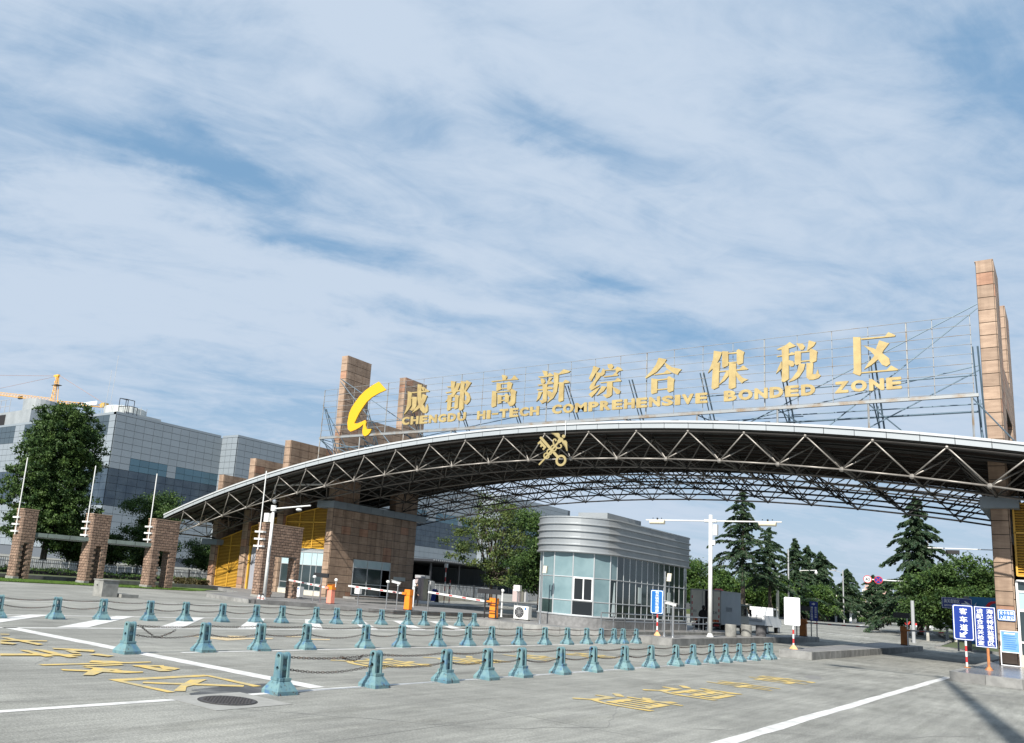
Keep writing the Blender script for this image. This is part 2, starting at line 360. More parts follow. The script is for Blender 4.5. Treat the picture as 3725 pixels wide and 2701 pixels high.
GP = [[(-11.14, 7.13), (-11.19, 8.91), (-11.02, 8.9), (-10.94, 7.27)], [(-11.14, 7.13), (-11.1, 7.25), (-9.8, 7.36), (-9.81, 7.23)], [(-11.16, 8.86), (-11.09, 8.96), (-9.85, 8.98), (-9.85, 8.81)], [(-10.77, 7.49), (-10.02, 8.78), (-9.88, 8.64), (-10.65, 7.39)], [(-10.76, 8.33), (-10.71, 8.61), (-10.26, 8.01), (-10.15, 7.8), (-9.81, 7.53), (-9.89, 7.39), (-10.3, 7.8)], [(-12.9, 6.98), (-12.88, 9.05), (-12.74, 8.97), (-12.75, 7.0)], [(-13.2, 8.09), (-13.06, 8.43), (-12.67, 8.6), (-13.0, 7.92)], [(-12.61, 7.56), (-12.68, 8.33), (-12.53, 8.29), (-12.46, 7.58)], [(-12.3, 7.03), (-11.81, 7.85), (-11.63, 7.76), (-12.14, 6.98)], [(-12.44, 7.45), (-12.39, 7.64), (-11.89, 7.9), (-11.74, 8.13), (-11.64, 8.07), (-11.64, 7.72), (-11.93, 7.72)], [(-12.24, 7.55), (-12.08, 7.98), (-11.89, 7.54), (-11.54, 7.14), (-11.61, 7.0)], [(-12.46, 8.39), (-12.36, 8.59), (-11.67, 8.66), (-11.68, 8.41)], [(-12.36, 8.84), (-11.91, 8.98), (-11.77, 8.76), (-11.9, 8.62)], [(-12.46, 8.38), (-12.34, 8.96), (-12.19, 8.83), (-12.29, 8.36)], [(-14.31, 7.04), (-14.0, 8.36), (-13.84, 8.27), (-14.04, 6.91)], [(-14.76, 7.59), (-14.7, 7.72), (-13.79, 7.73), (-13.76, 7.55)], [(-14.87, 7.87), (-14.8, 8.05), (-13.61, 8.09), (-13.6, 7.89)], [(-15.03, 8.35), (-14.61, 8.96), (-14.43, 8.87), (-14.82, 8.28)], [(-14.63, 8.35), (-14.63, 8.73), (-14.45, 8.91), (-14.3, 8.77)], [(-14.58, 8.37), (-14.57, 8.51), (-14.12, 8.43), (-14.14, 8.28)], [(-13.94, 8.47), (-14.04, 8.71), (-13.67, 8.83), (-13.59, 8.64)], [(-16.85, 8.24), (-16.79, 8.38), (-15.58, 8.48), (-15.47, 8.3)], [(-16.43, 8.04), (-16.21, 8.89), (-16.08, 8.81), (-16.22, 7.94)], [(-16.12, 7.89), (-15.74, 8.04), (-15.58, 7.88), (-15.76, 7.72)], [(-17.53, 8.56), (-17.48, 8.73), (-17.36, 8.66), (-17.39, 8.49)]]
flat(GP, 'road_lettering', M_yellow, 'large yellow Chinese characters painted in the left foreground', 'road lettering', z=.008)
flat([[(-17.26, 13.2), (-17.02, 13.87), (-16.56, 14.65), (-16.18, 13.47), (-16.85, 13.28)], [(-17.38, 14.44), (-17.2, 14.98), (-16.98, 14.74), (-17.02, 14.24)], [(-16.84, 14.29), (-16.75, 15.51), (-16.47, 15.2), (-16.5, 14.14)], [(-17.2, 16.35), (-17.12, 16.95), (-16.97, 16.85), (-16.97, 16.19)], [(-16.63, 16.36), (-16.42, 17.33), (-16.17, 17.07), (-16.3, 16.2)]], 'road_lettering', M_yfade, 'faded yellow character behind the first middle bollards', 'road lettering', z=.008)
# lane lettering: long narrow characters read from the lane, top of each character away from the driver
def lane_text(chars, spans, x0, x1, m, label):
    t = thing('road_lettering', label, 'road lettering', ((x0+x1)/2, spans[0][0], 0))
    for i, (c, (ya, yb)) in enumerate(zip(chars, spans)):
        text('character', c, (x0, ya, .009), (x1-x0, 0, 0), (0, yb-ya, 0), (0, 0, 1), m, t, fat=.012)
    return t
lane_text('道通车客', [(13.5, 15.3), (16.5, 18.6), (20.0, 21.4), (22.9, 24.8)], -6.98, -5.56, M_yellow, 'four long yellow characters painted in the nearest lane')
lane_text('道通车货', [(13.1, 15.2), (16.3, 18.3), (19.6, 21.4), (22.8, 24.6)], -12.4, -11.0, M_yellow, 'four faded yellow characters between the front and middle bollard rows')
# manhole and wet patch
M_iron = mat('cast_iron', (.075, .07, .07), rough=.6, metal=.4, bump=.5, bscale=60)
M_ccol = mat('manhole_collar', (.285, .285, .27), rough=.9, c2=(.235, .235, .222), scale=6)
M_seam = mat('dark_gap', (.03, .03, .03), rough=.9)
mh = thing('manhole_cover', 'round cast iron manhole cover in a pale patch by the first bollard', 'manhole cover', (-8.95, 7.58, 0))
mb = MB().box(-9.5, -8.4, 6.95, 8.25, .003, .006); mb.build('collar', M_ccol, mh)
MB().lathe((-8.95, 7.58, .006), [(.40, 0), (.40, .004)], 32).build('rim', M_seam, mh)
MB().lathe((-8.95, 7.58, .010), [(.375, 0), (.375, .006)], 32).build('lid', M_iron, mh)
mb = MB()
for i in range(-5, 6):
    for j in range(-5, 6):
        if i*i+j*j < 30: mb.box(-8.95+i*.06-.018, -8.95+i*.06+.018, 7.58+j*.06-.018, 7.58+j*.06+.018, .016, .022)
stuff(mb.build('stud', M_iron, mh))
M_wet = mat('wet_concrete', (.05, .05, .05), rough=.55, c2=(.13, .13, .125), scale=2.2, detail=6, ramp=(.45, .68), spec=.5)
def blob(cx, cy, rx, ry, rot, n=40, j=.16):
    out = []; ph = [random.uniform(0, 6.28) for _ in range(4)]
    for i in range(n):
        t = 2*math.pi*i/n; k = 1+j*(math.sin(2*t+ph[0])+.6*math.sin(3*t+ph[1])+.4*math.sin(5*t+ph[2])+.3*math.sin(9*t+ph[3]))
        x, y = rx*k*math.cos(t), ry*k*math.sin(t); out.append((cx+x*math.cos(rot)-y*math.sin(rot), cy+x*math.sin(rot)+y*math.cos(rot)))
    return out
flat([blob(-9.72, 8.55, .34, 1.15, 0.05)], 'wet_patch', M_wet, 'dark wet stain on the concrete beside the first bollard', 'stain', z=.0035)
M_joint = mat('slab_joint', (.17, .17, .165), rough=.95)
jl = []
for x in (-16.9, -6.4, 1.4): jl.append(worn(x, 2, x+.1, 60, .009, 2, .003))
for y in (10.9, 18.4, 27.9, 37): jl.append(worn(-34, y+.4, 6, y-.2, .009, 2, .003))
j = flat(jl, 'slab_joints', M_joint, 'thin dark joints between the concrete slabs', 'joint', z=.002); del j['label']; del j['category']; struct(j)
M_patch = mat('pavement_patch', (.175, .175, .165), rough=.9, c2=(.235, .235, .222), scale=5, detail=8)
for k, (x, y, rx, ry, ro, lab) in enumerate(((-7.6, 9.2, .5, 1.3, .1, 'darker worn streak near the first bollards'), (-5.0, 12.2, .35, 1.6, -.1, 'darker worn streak before the nearest yellow character'), (-12.2, 5.4, .4, 1.2, .2, 'darker worn streak in the left foreground'), (-2.6, 20.5, .3, 2.2, 0, 'darker worn streak right of the solid white line'), (-17.0, 11.8, .5, 1.8, .1, 'darker worn streak in the left lane'))):
    pass
def crack(pts, lab):
    mb = MB(); P = []
    for (a, b) in zip(pts[:-1], pts[1:]):
        for k in range(10): t_ = k/10; P.append((a[0]+(b[0]-a[0])*t_+random.gauss(0, .03), a[1]+(b[1]-a[1])*t_+random.gauss(0, .03), random.uniform(.003, .010)))
    d = Vector((pts[-1][0]-pts[0][0], pts[-1][1]-pts[0][1])).normalized(); nx_, ny_ = -d.y, d.x
    for (x0, y0, w0), (x1, y1, w1) in zip(P[:-1], P[1:]):
        mb.add([(x0-nx_*w0, y0-ny_*w0, .003), (x0+nx_*w0, y0+ny_*w0, .003), (x1+nx_*w1, y1+ny_*w1, .003), (x1-nx_*w1, y1-ny_*w1, .003)], [(0, 1, 2, 3)])
    tag(mb.build('crack', M_joint), lab, 'crack')
crack([(-9.0, 6.8), (-6.0, 9.4), (-5.2, 11.2), (-6.4, 14.2), (-6.1, 16.9)], 'thin crack wandering from the manhole towards the nearest yellow characters')
crack([(-4.6, 12.4), (-2.6, 14.6), (-1.3, 17.8)], 'thin crack in the foreground right of the solid white line')
crack([(-12.6, 5.6), (-12.9, 6.9), (-13.9, 7.8)], 'short crack left of the yellow lettering')
crack([(-15.5, 10.5), (-16.4, 14.0), (-18.8, 17.5)], 'long crack crossing the lane left of the middle bollards')
for args in ((-2.2, 28.2, .5, .16, .1), (-6.1, 26.5, .2, .9, .2)):
    flat([blob(*args[:4], args[4], 24, .1)], 'stain', M_joint, ('small dark drain patch near the right-hand island' if args[0] > -3 else 'dark oil streak in the nearest lane'), 'stain', z=.003)

# ------------------------------------------------------------------ kerbed islands
M_kerb = mat('kerb_granite', (.27, .27, .26), rough=.85, c2=(.17, .17, .165), scale=2.5, detail=8, rand=.18, bump=.3)
M_kerbd = mat('kerb_dark', (.13, .13, .13), rough=.85, c2=(.09, .09, .09), scale=3, rand=.15)
M_top = mat('island_paving', (.24, .235, .23), rough=.55, c2=(.14, .14, .14), scale=.7, detail=7, ramp=(.4, .65))
M_glossy = mat('island_glossy', (.20, .20, .21), rough=.22, c2=(.12, .12, .13), scale=.9, detail=6)
def island(name, poly, h, label, m_top, kerb_m=None, blk=1.0, visible=None):
    n = len(poly); ar = sum(poly[k][0]*poly[(k+1) % n][1]-poly[(k+1) % n][0]*poly[k][1] for k in range(n))
    if ar < 0: poly = poly[::-1]
    cx = sum(p[0] for p in poly)/n; cy = sum(p[1] for p in poly)/n
    t = thing(name, label, 'kerb island', (cx, cy, 0))
    mb = MB(); mb.prism([(x, y) for x, y in poly], (0, 0, h), (1, 0, 0), (0, 1, 0), (0, 0, -h+.01))
    mb.build('paved_top', m_top, t)
    km = kerb_m or M_kerb
    cache = {}
    for i in range(n):
        a, b = Vector(poly[i]), Vector(poly[(i+1) % n]); d = b-a; L_ = d.length
        k = max(1, round(L_/blk)); w = L_/k; ang = math.atan2(d.y, d.x); key = round(w, 3)
        if visible and i not in visible: continue
        if key not in cache:
            q = MB(); q.box(-w/2+.006, w/2-.006, -.03, .16, -h+.004, .004); cache[key] = q.mesh('kerb_stone'); cache[key].materials.append(km)
        for j in range(k):
            c = a+d*((j+.5)/k); link_piece('kerb_stone', cache[key], (c.x, c.y, h), t, (0, 0, ang+random.uniform(-.004, .004)))
    return t
island('kerb_island', [(-3.5, 33.0), (6, 31.2), (6, 60), (-3.5, 60)], .30, 'granite kerbed island carrying the two tall blue signs at right', M_glossy)
island('kerb_island', [(-9.5, 36.0), (-8.4, 36.2), (-8.3, 64.5), (-10.6, 64.5)], .30, 'long low kerb island with the blank white board', M_top)
island('kerb_island', [(-14.9, 34.3), (-13.4, 34.7), (-13.9, 62.0), (-15.2, 62)], .30, 'kerb island carrying the tall white lamp post and concrete drums', M_top)
ci = [(-23.6, 60), (-23.6, 36.5), (-23.0, 33.9), (-22.2, 33.3), (-19.8, 33.5), (-18.2, 34.0), (-16.9, 35.4), (-16.4, 37.6), (-16.4, 52), (-18, 56), (-20, 60)]
island('kerb_island', ci, .30, 'rounded kerb island under the curved glass booth', M_top)
island('kerb_island', [(-33.6, 29.3), (-31.9, 32.4), (-29.2, 33.6), (-28.3, 34.5), (-28.3, 47), (-33.8, 47), (-36.4, 38), (-36, 34)], .22, 'dark kerbed island of the two left barriers', M_top, M_kerbd)
island('kerb_island', [(-38.6, 30.3), (-35.0, 29.3), (-33.7, 29.15), (-35.7, 35.0), (-38.4, 47), (-38.4, 60), (-60, 60), (-60, 43), (-52, 41.5), (-44, 37)], .20, 'paved kerbed forecourt of the left gatehouse', M_top)

# ------------------------------------------------------------------ stone clad pylons and gatehouses
M_grout = mat('stone_grout', (.05, .045, .04), rough=.95)
def mk_stain(m, t, n, l, b, mp):
    g = n.new('ShaderNodeNewGeometry'); q = n.new('ShaderNodeMapping'); q.inputs['Scale'].default_value = (2.2, 2.2, .22); l(g.outputs['Position'], q.inputs[0])
    z = n.new('ShaderNodeTexNoise'); z.inputs['Scale'].default_value = 1; z.inputs['Detail'].default_value = 6; l(q.outputs[0], z.inputs['Vector'])
    r = n.new('ShaderNodeValToRGB'); r.color_ramp.elements[0].position = .46; r.color_ramp.elements[1].position = .68; r.color_ramp.elements[0].color = (1, 1, 1, 1); r.color_ramp.elements[1].color = (.66, .64, .62, 1); l(z.outputs[0], r.inputs[0])
    x = n.new('ShaderNodeMix'); x.data_type = 'RGBA'; x.blend_type = 'MULTIPLY'; x.inputs[0].default_value = 1; l(b.inputs['Base Color'].links[0].from_socket, x.inputs[6]); l(r.outputs[0], x.inputs[7]); l(x.outputs[2], b.inputs['Base Color'])
M_stone = mat('tan_stone', (.37, .265, .19), extra=mk_stain, rough=.7, c2=(.27, .185, .13), scale=1.6, detail=8, rand=.15, rand2=((1.04, .82, .74), .90), stretch=(1, 1, 4), bump=.15)
TILE = {}
def tiles(parent, face, u0, u1, z0, z1, fixed, tw, th, holes=(), zo=0.0, m=None, nrm=-1):
    """stone tiles on one face. face 'Y': plane y=fixed, u=x ; face 'X': plane x=fixed, u=y ; nrm: side the tile stands proud of"""
    nu = max(1, round((u1-u0)/tw)); w = (u1-u0)/nu; nz = int(math.ceil((z1-z0)/th-1e-6))
    for j in range(nz):
        za = z1-(j+1)*th; zb = z1-j*th
        if za < z0: za = z0
        hh = zb-za
        if hh < .08: continue
        for i in range(nu):
            ua, ub = u0+i*w, u0+(i+1)*w
            cells = [(ua, ub, za, zb)]
            for (a, b, c, d) in holes:
                nc = []
                for (p, q, r_, s_) in cells:
                    if min(q, b)-max(p, a) <= .01 or min(s_, d)-max(r_, c) <= .01: nc.append((p, q, r_, s_)); continue
                    if a-p > .04: nc.append((p, a, r_, s_))
                    if q-b > .04: nc.append((b, q, r_, s_))
                    p2, q2 = max(p, a), min(q, b)
                    if c-r_ > .04: nc.append((p2, q2, r_, c))
                    if s_-d > .04: nc.append((p2, q2, d, s_))
                cells = nc
            for (p, q, r_, s_) in cells: one_tile(parent, face, p, q, r_, s_, fixed, m, nrm)
def one_tile(parent, face, ua, ub, za, zb, fixed, m, nrm):
            w = ub-ua; hh = zb-za
            key = (face, round(w, 3), round(hh, 3), nrm)
            if key not in TILE:
                q = MB(); g = .016; t_ = .035
                s0, s1 = (0, t_) if nrm > 0 else (-t_, 0)
                if face == 'Y': q.box(-w/2+g, w/2-g, s0, s1, -hh/2+g, hh/2-g)
                else: q.box(s0, s1, -w/2+g, w/2-g, -hh/2+g, hh/2-g)
                TILE[key] = q.mesh('stone_tile'); TILE[key].materials.append(m or M_stone)
            c = ((ua+ub)/2, fixed, (za+zb)/2) if face == 'Y' else (fixed, (ua+ub)/2, (za+zb)/2)
            link_piece('stone_tile', TILE[key], c, parent)
M_cap = mat('blue_grey_panel', (.20, .235, .26), rough=.5, c2=(.17, .20, .225), scale=1.5, rand=.06)
def pylon(x0, x1, label, prongs, low_top, cap=None, side_tiles=True, holes=(), zb=.2, wall=None, group='stone clad pylons of the gate'):
    t = thing('stone_pylon', label, 'pylon', ((x0+x1)/2, 49, zb), group)
    e = .03
    mb = MB(); mb.box(x0+e, x1-e, 44+e, 54-e, zb, low_top)
    for (ya, yb, za, zt) in prongs: mb.box(x0+e, x1-e, ya+e, yb-e, za, zt-e)
    mb.build('core', M_grout, t)
    # front strip full height, right side
    tiles(t, 'Y', x0+.03, x1-.03, zb, prongs[0][3], 44.03, x1-x0-.06, .6)
    if side_tiles:
        tiles(t, 'X', 44.03, 53.97, zb, low_top, x1-.03, 1.0, .6, holes, nrm=1)
    for k, (ya, yb, za, zt) in enumerate(prongs):
        tiles(t, 'X', ya+.03, yb-.03, max(za, low_top if k < 9 else za), zt, x1-.03, 1.0, .6, nrm=1)
        if k: tiles(t, 'Y', x0+.03, x1-.03, max(za, low_top), zt, ya+.03, x1-x0, .6)
        mb = MB().box(x0, x1, ya, yb, zt-.03, zt+.01); mb.build('coping', M_stone, t)
    if cap:
        cz0, cz1, cx0, cx1, cy1 = cap
        k = 8; w = (cy1-43.65)/k
        q = MB().box(-(cx1-cx0)/2, (cx1-cx0)/2, .008-w/2, w/2-.008, -(cz1-cz0)/2, (cz1-cz0)/2); me = q.mesh('cap_panel'); me.materials.append(M_cap)
        for i in range(k): link_piece('cap_panel', me, ((cx0+cx1)/2, 43.65+(i+.5)*w, (cz0+cz1)/2), t)
    return t
WIN = (46.62, 51.05, .12, 3.12)
pl1 = pylon(-43.2, -42.5, 'tallest left stone pylon with two towers rising behind the gold logo', [(44, 46.75, 6, 18.37), (46.75, 51.1, 11.9, 13.9), (51.1, 54, 6, 18.37)], 6.65,
      (6.66, 7.17, -43.95, -42.2, 54.85), holes=(WIN,), zb=.1)
for p_ in ((-48.6, -47.85, 12.02, 'stone pylon rising just left of the tall twin towers'), (-52.6, -51.85, 10.68, 'second stone pylon from the left end of the roof')):
    pylon(p_[0], p_[1], p_[3], [(44, 54, 6, p_[2])], 6.65, zb=.1)
pylon(-56.4, -55.7, 'lowest stone pylon at the far left end of the roof', [(44, 54, 3.9, 9.4)], 3.9, (3.5, 3.97, -57.3, -55.2, 54.6), zb=.1)
pylon(-2.95, -2.25, 'tall stone pylon with two towers at the right edge', [(44, 46.75, 6, 18.37), (46.75, 51.1, 11.9, 13.9), (51.1, 54, 6, 18.37)], 6.65,
      (6.88, 7.38, -3.25, -1.88, 54.85), zb=.3)
M_side = M_stone
M_frame = mat('alu_frame', (.50, .52, .53), rough=.4, metal=.5)
M_wframe = mat('white_frame', (.72, .73, .73), rough=.5)
M_glass = mat('dark_glass', (.03, .045, .05), rough=.06, spec=.8)
M_frost = mat('frosted_film', (.42, .55, .58), rough=.3, c2=(.34, .46, .50), scale=1.2)
M_inside = mat('dim_room', (.035, .04, .04), rough=.9)
M_plast = mat('cream_render', (.58, .55, .45), rough=.8, c2=(.50, .47, .38), scale=2)
def window(parent, face, u0, u1, z0, z1, pos, cols, rows, pane_fn, fm=M_frame, t=.05, d=.06, nrm=-1):
    """frame bars on an even or listed grid and a pane in each cell. cols/rows: lists of breakpoints"""
    fr = MB()
    def bx(mb, ua, ub, za, zb, a, b):
        lo, hi = sorted((pos+nrm*a, pos+nrm*b))
        if face == 'Y': mb.box(ua, ub, lo, hi, za, zb)
        else: mb.box(lo, hi, ua, ub, za, zb)
    for c in cols: bx(fr, c-t/2, c+t/2, z0, z1, -d, d*.5)
    for r_ in rows: bx(fr, cols[0], cols[-1], r_-t/2, r_+t/2, -d, d*.4)
    w = fr.build('window_frame', fm, parent)
    for i in range(len(cols)-1):
        for j in range(len(rows)-1):
            m = pane_fn(i, j)
            if m is None: continue
            q = MB(); bx(q, cols[i]+t/2, cols[i+1]-t/2, rows[j]+t/2, rows[j+1]-t/2, -.03, -.015); q.build('pane', m, w)
    return w
# window and door in the right flank of pylon 1 (part of the pylon's gatehouse)
M_louv = mat('louvre_yellow', (.62, .36, .045), rough=.55, c2=(.52, .30, .04), scale=2)
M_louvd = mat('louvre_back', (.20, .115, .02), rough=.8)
def louvre(parent, x0, x1, zb, zl, zr, y=44.35, pitch=.115, mids=1):
    mb = MB(); z = zb; 
    while z < max(zl, zr):
        # slope top: clip slat to where it is under the sloping head
        xa, xb = x0, x1
        if zr > zl:
            if z > zl: xa = x0+(z-zl)/(zr-zl)*(x1-x0)
        elif zl > zr:
            if z > zr: xb = x1-(z-zr)/(zl-zr)*(x1-x0)
        if xb-xa > .05: mb.obox(((xa+xb)/2, y, z), (xb-xa, 0, 0), (0, .09, .05), (0, -.006, .012))
        z += pitch
    stuff(mb.build('louvre_slats', M_louv, parent))
    fr = MB()
    for k in range(mids+2):
        x = x0+(x1-x0)*k/(mids+1); zt = zl+(zr-zl)*k/(mids+1); fr.box(x-.035, x+.035, y-.075, y-.02, zb-.1, zt)
    fr.obox(((x0+x1)/2, y-.03, (zl+zr)/2), (x1-x0, 0, zr-zl), (0, .1, 0), (0, 0, .07)); fr.box(x0, x1, y-.08, y+.02, zb-.12, zb-.04)
    zm = min(zl, zr)-.45 if min(zl, zr) > 4.3 else 3.5
    fr.box(x0, x1, y-.075, y+.02, zm, zm+.07)
    fr.build('louvre_frame', M_louv, parent)
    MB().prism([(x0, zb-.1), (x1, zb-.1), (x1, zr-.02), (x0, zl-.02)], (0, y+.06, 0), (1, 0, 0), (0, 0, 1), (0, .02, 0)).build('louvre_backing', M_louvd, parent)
gl = thing('gatehouse', 'left gatehouse with yellow louvres and curtained windows between stone pylons', 'gatehouse', (-49, 49, .1))
louvre(gl, -55.65, -52.65, .22, 3.96, 4.86)
louvre(gl, -51.8, -48.65, 3.62, 5.12, 5.95)
louvre(gl, -47.8, -43.25, 3.75, 6.02, 6.9, mids=2)
mb = MB()
mb.box(-55.7, -51.9, 44.6, 53.9, .1, 3.9); mb.box(-51.85, -43.15, 45.6, 53.9, .1, 3.6); mb.box(-51.85, -43.3, 44.6, 53.9, 3.65, 5.2)
mb.box(-47.85, -43.3, 44.6, 53.9, 5.2, 6.0)
mb.build('wall', M_inside, gl)
MB().box(-51.4, -50.35, 44.25, 44.31, .12, 3.5).build('door', mat('grey_shutter', (.30, .31, .34), rough=.5, c2=(.26, .27, .31), scale=3, stretch=(6, 6, .3)), gl)
MB().box(-51.60, -51.46, 44.12, 44.5, .1, 3.55).build('door_jamb', M_louv, gl); MB().box(-51.85, -51.60, 44.2, 44.5, .1, 3.55).build('side_wall', M_stone, gl)
MB().box(-50.3, -48.62, 44.2, 44.5, .1, 3.55).build('pier_wall', M_stone, gl)
MB().box(-47.85, -43.25, 44.16, 44.5, .1, .52).build('plinth_wall', M_plast, gl)
MB().box(-47.85, -45.62, 44.16, 44.24, .52, .6).build('sill', M_frame, gl)
def pf(i, j): return M_frost if j == 2 or (i+j) % 5 == 3 else M_glass
window(gl, 'Y', -47.8, -43.25, .55, 3.55, 44.25, [-47.8, -46.9, -46.0, -45.45, -44.55, -44.0, -43.27], [.55, 1.05, 2.4, 3.35, 3.57], lambda i, j: M_frost if j == 2 else (M_glass if j != 3 else M_frame))
cur = MB().prism([(-45.3, .7), (-44.75, .7), (-44.62, 2.35), (-44.75, 2.35)], (0, 44.36, 0), (1, 0, 0), (0, 0, 1), (0, .01, 0))
cur.build('curtain', mat('white_curtain', (.62, .66, .66), rough=.8), gl)
g2 = window(gl, 'X', 46.66, 51.0, .46, 3.08, -42.5, [46.66, 48.3, 50.0, 51.0], [.46, 1.3, 2.5, 3.08], lambda i, j: (M_frost if j == 2 else M_glass) if i < 2 else (M_frost if j == 2 else None), nrm=1)
MB().box(-42.60, -42.57, 46.7, 51.02, .12, 3.1).build('room_behind', M_inside, gl)
MB().box(-42.53, -42.50, 46.66, 49.9, .12, .46).build('under_sill_panel', M_stone, gl)
MB().box(-42.56, -42.53, 50.05, 50.95, .15, 2.48).build('side_door', mat('teal_glass_door', (.12, .20, .20), rough=.15), gl)
MB().box(-42.56, -42.545, 48.5, 49.5, 1.35, 2.45).build('curtain', mat('white_curtain', (.62, .66, .66), rough=.8), gl)
MB().box(-42.2, -41.0, 45.5, 51.5, .2, .34).build('door_step', M_kerb, gl)
tag(MB().box(-42.47, -42.43, 51.45, 52.95, 1.76, 2.06).build('wall_plaque', mat('pale_stone_plaque', (.42, .44, .42), rough=.5)), 'blank pale plaque on the dark flank of the gatehouse', 'plaque')
# right gatehouse
gr = thing('gatehouse', 'right gatehouse with yellow louvres cut by the right edge', 'gatehouse', (3, 49, .3))
louvre(gr, -2.12, 2.3, 4.15, 7.2, 6.3, y=44.3)
MB().box(-2.2, 11, 45.4, 53.9, .3, 5.5).build('wall', M_inside, gr)
window(gr, 'Y', -2.2, 2.2, .5, 3.85, 44.25, [-2.17, -1.1, 0, 1.1, 2.2], [.5, 1.3, 2.6, 3.4, 3.85], lambda i, j: M_frost if j == 2 else M_glass, fm=M_wframe, t=.08)
MB().box(-2.2, 2.3, 44.1, 44.5, .3, .78).build('plinth_wall', M_plast, gr)
MB().box(2.3, 11, 44.1, 44.6, .3, 5.0).build('front_wall', M_stone, gr)
# ------------------------------------------------------------------ canopy
XC = -22.4; zlo = lambda x: 9.06-115.4+math.sqrt(115.4**2-(x-XC)**2)
zup = lambda x: 10.40-114.8+math.sqrt(114.8**2-(x-XC)**2)
ztop = lambda x: 10.86-113.9+math.sqrt(113.9**2-(x-XC)**2)
M_fas = mat('fascia_grey', (.36, .39, .41), rough=.45, metal=.1, rand=.03, c2=(.33, .36, .38), scale=.5)
M_fasw = mat('fascia_cap', (.47, .49, .50), rough=.4)
M_steel = mat('truss_paint', (.31, .29, .265), rough=.42, metal=.35, c2=(.23, .215, .195), scale=4)
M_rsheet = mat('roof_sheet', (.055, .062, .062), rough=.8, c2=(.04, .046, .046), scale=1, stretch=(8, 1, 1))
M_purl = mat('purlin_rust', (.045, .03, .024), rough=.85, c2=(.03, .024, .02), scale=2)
cp = thing('gate_canopy', 'arched steel space-frame canopy spanning the whole gate', 'canopy', (XC, 49, 0))
XL, XR = -56.9, 12.1; YB = 54.8
nf = 57; fx = [XL+(XR-XL)*i/nf for i in range(nf+1)]
for i in range(nf):
    a, b = fx[i]+.012, fx[i+1]-.012
    MB().prism([(a, zup(a)+.10), (b, zup(b)+.10), (b, ztop(b)-.10), (a, ztop(a)-.10)], (0, 39.40, 0), (1, 0, 0), (0, 0, 1), (0, .05, 0)).build('fascia_panel', M_fas, cp)
    MB().prism([(a-.008, ztop(a)-.085), (b+.008, ztop(b)-.085), (b+.008, ztop(b)+.02), (a-.008, ztop(a)+.02)], (0, 39.34, 0), (1, 0, 0), (0, 0, 1), (0, .45, 0)).build('fascia_cap', M_fasw, cp)
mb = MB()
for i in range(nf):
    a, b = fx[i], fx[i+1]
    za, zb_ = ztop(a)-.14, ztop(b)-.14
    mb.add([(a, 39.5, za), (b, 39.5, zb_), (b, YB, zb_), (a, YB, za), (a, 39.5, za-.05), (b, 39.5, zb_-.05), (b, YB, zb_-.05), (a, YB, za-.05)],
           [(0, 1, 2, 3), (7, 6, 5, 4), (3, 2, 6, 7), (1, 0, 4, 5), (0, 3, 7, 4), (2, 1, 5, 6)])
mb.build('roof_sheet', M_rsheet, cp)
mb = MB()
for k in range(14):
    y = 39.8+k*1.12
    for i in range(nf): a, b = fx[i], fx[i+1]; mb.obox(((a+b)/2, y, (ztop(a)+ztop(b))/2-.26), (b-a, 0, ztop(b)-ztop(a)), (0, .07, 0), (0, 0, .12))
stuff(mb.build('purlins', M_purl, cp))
DX = 2.664
XN = [-55.9+DX*i for i in range(26)]               # lower nodes of each bay line
YN = [40.2+2.96*k for k in range(7)]
XU = [x-DX/2+.02 for x in XN]+[XN[-1]+DX/2]
YU = [39.55]+[YN[k]+1.48 for k in range(6)]+[59.3]
XN = [x for x in XN if x < 12]; XU = [x for x in XU if x < 12.4]
edges_front = []; rest = MB(); near = MB(); nodes = MB(); nodes2 = MB()
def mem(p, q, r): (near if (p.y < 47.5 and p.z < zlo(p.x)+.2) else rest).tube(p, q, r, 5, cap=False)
lo = {(i, k): Vector((x, y, zlo(x))) for i, x in enumerate(XN) for k, y in enumerate(YN)}
hi = {(i, k): Vector((x, y, zup(x)-.03)) for i, x in enumerate(XU) for k, y in enumerate(YU)}
for (i, k), p in lo.items():
    if (i+1, k) in lo:
        (edges_front.append((p, lo[i+1, k], .052)) if k == 0 else mem(p, lo[i+1, k], .055))
    if (i, k+1) in lo: mem(p, lo[i, k+1], .04)
    for a, b in ((i, k), (i+1, k), (i, k+1), (i+1, k+1)):
        if (a, b) in hi:
            (edges_front.append((p, hi[a, b], .042)) if k == 0 else mem(p, hi[a, b], .034))
    (nodes if k == 0 else nodes2).ball(p, .10 if k else .12, 8, 5)
for (i, k), p in hi.items():
    if (i+1, k) in hi: mem(p, hi[i+1, k], .05)
    if (i, k+1) in hi: mem(p, hi[i, k+1], .045)
    (nodes if k == 0 else nodes2).ball(p, .085, 6, 4); mem(p, p+Vector((0, 0, .3)), .03)
me_c = {}
for p, q, r in edges_front:
    t_ = MB().tube(p, q, r*.80, 8).build('truss_member', M_steel, cp, smooth=True)
M_steel_shade = mat('truss_paint_shade', (.028, .026, .024), rough=.7, c2=(.02, .018, .016), scale=3)  # truss paint darkened: the shade under the roof is put into the colour
stuff(rest.build('space_frame', M_steel_shade, cp)); M_steel_halfshade = mat('truss_paint_halfshade', (.13, .12, .11), rough=.5, metal=.3); stuff(near.build('space_frame', M_steel_halfshade, cp)); stuff(nodes.build('frame_nodes', M_steel, cp)); stuff(nodes2.build('inner_nodes', M_steel_shade, cp))  # near inner members: same steel, with partial shade put into its colour
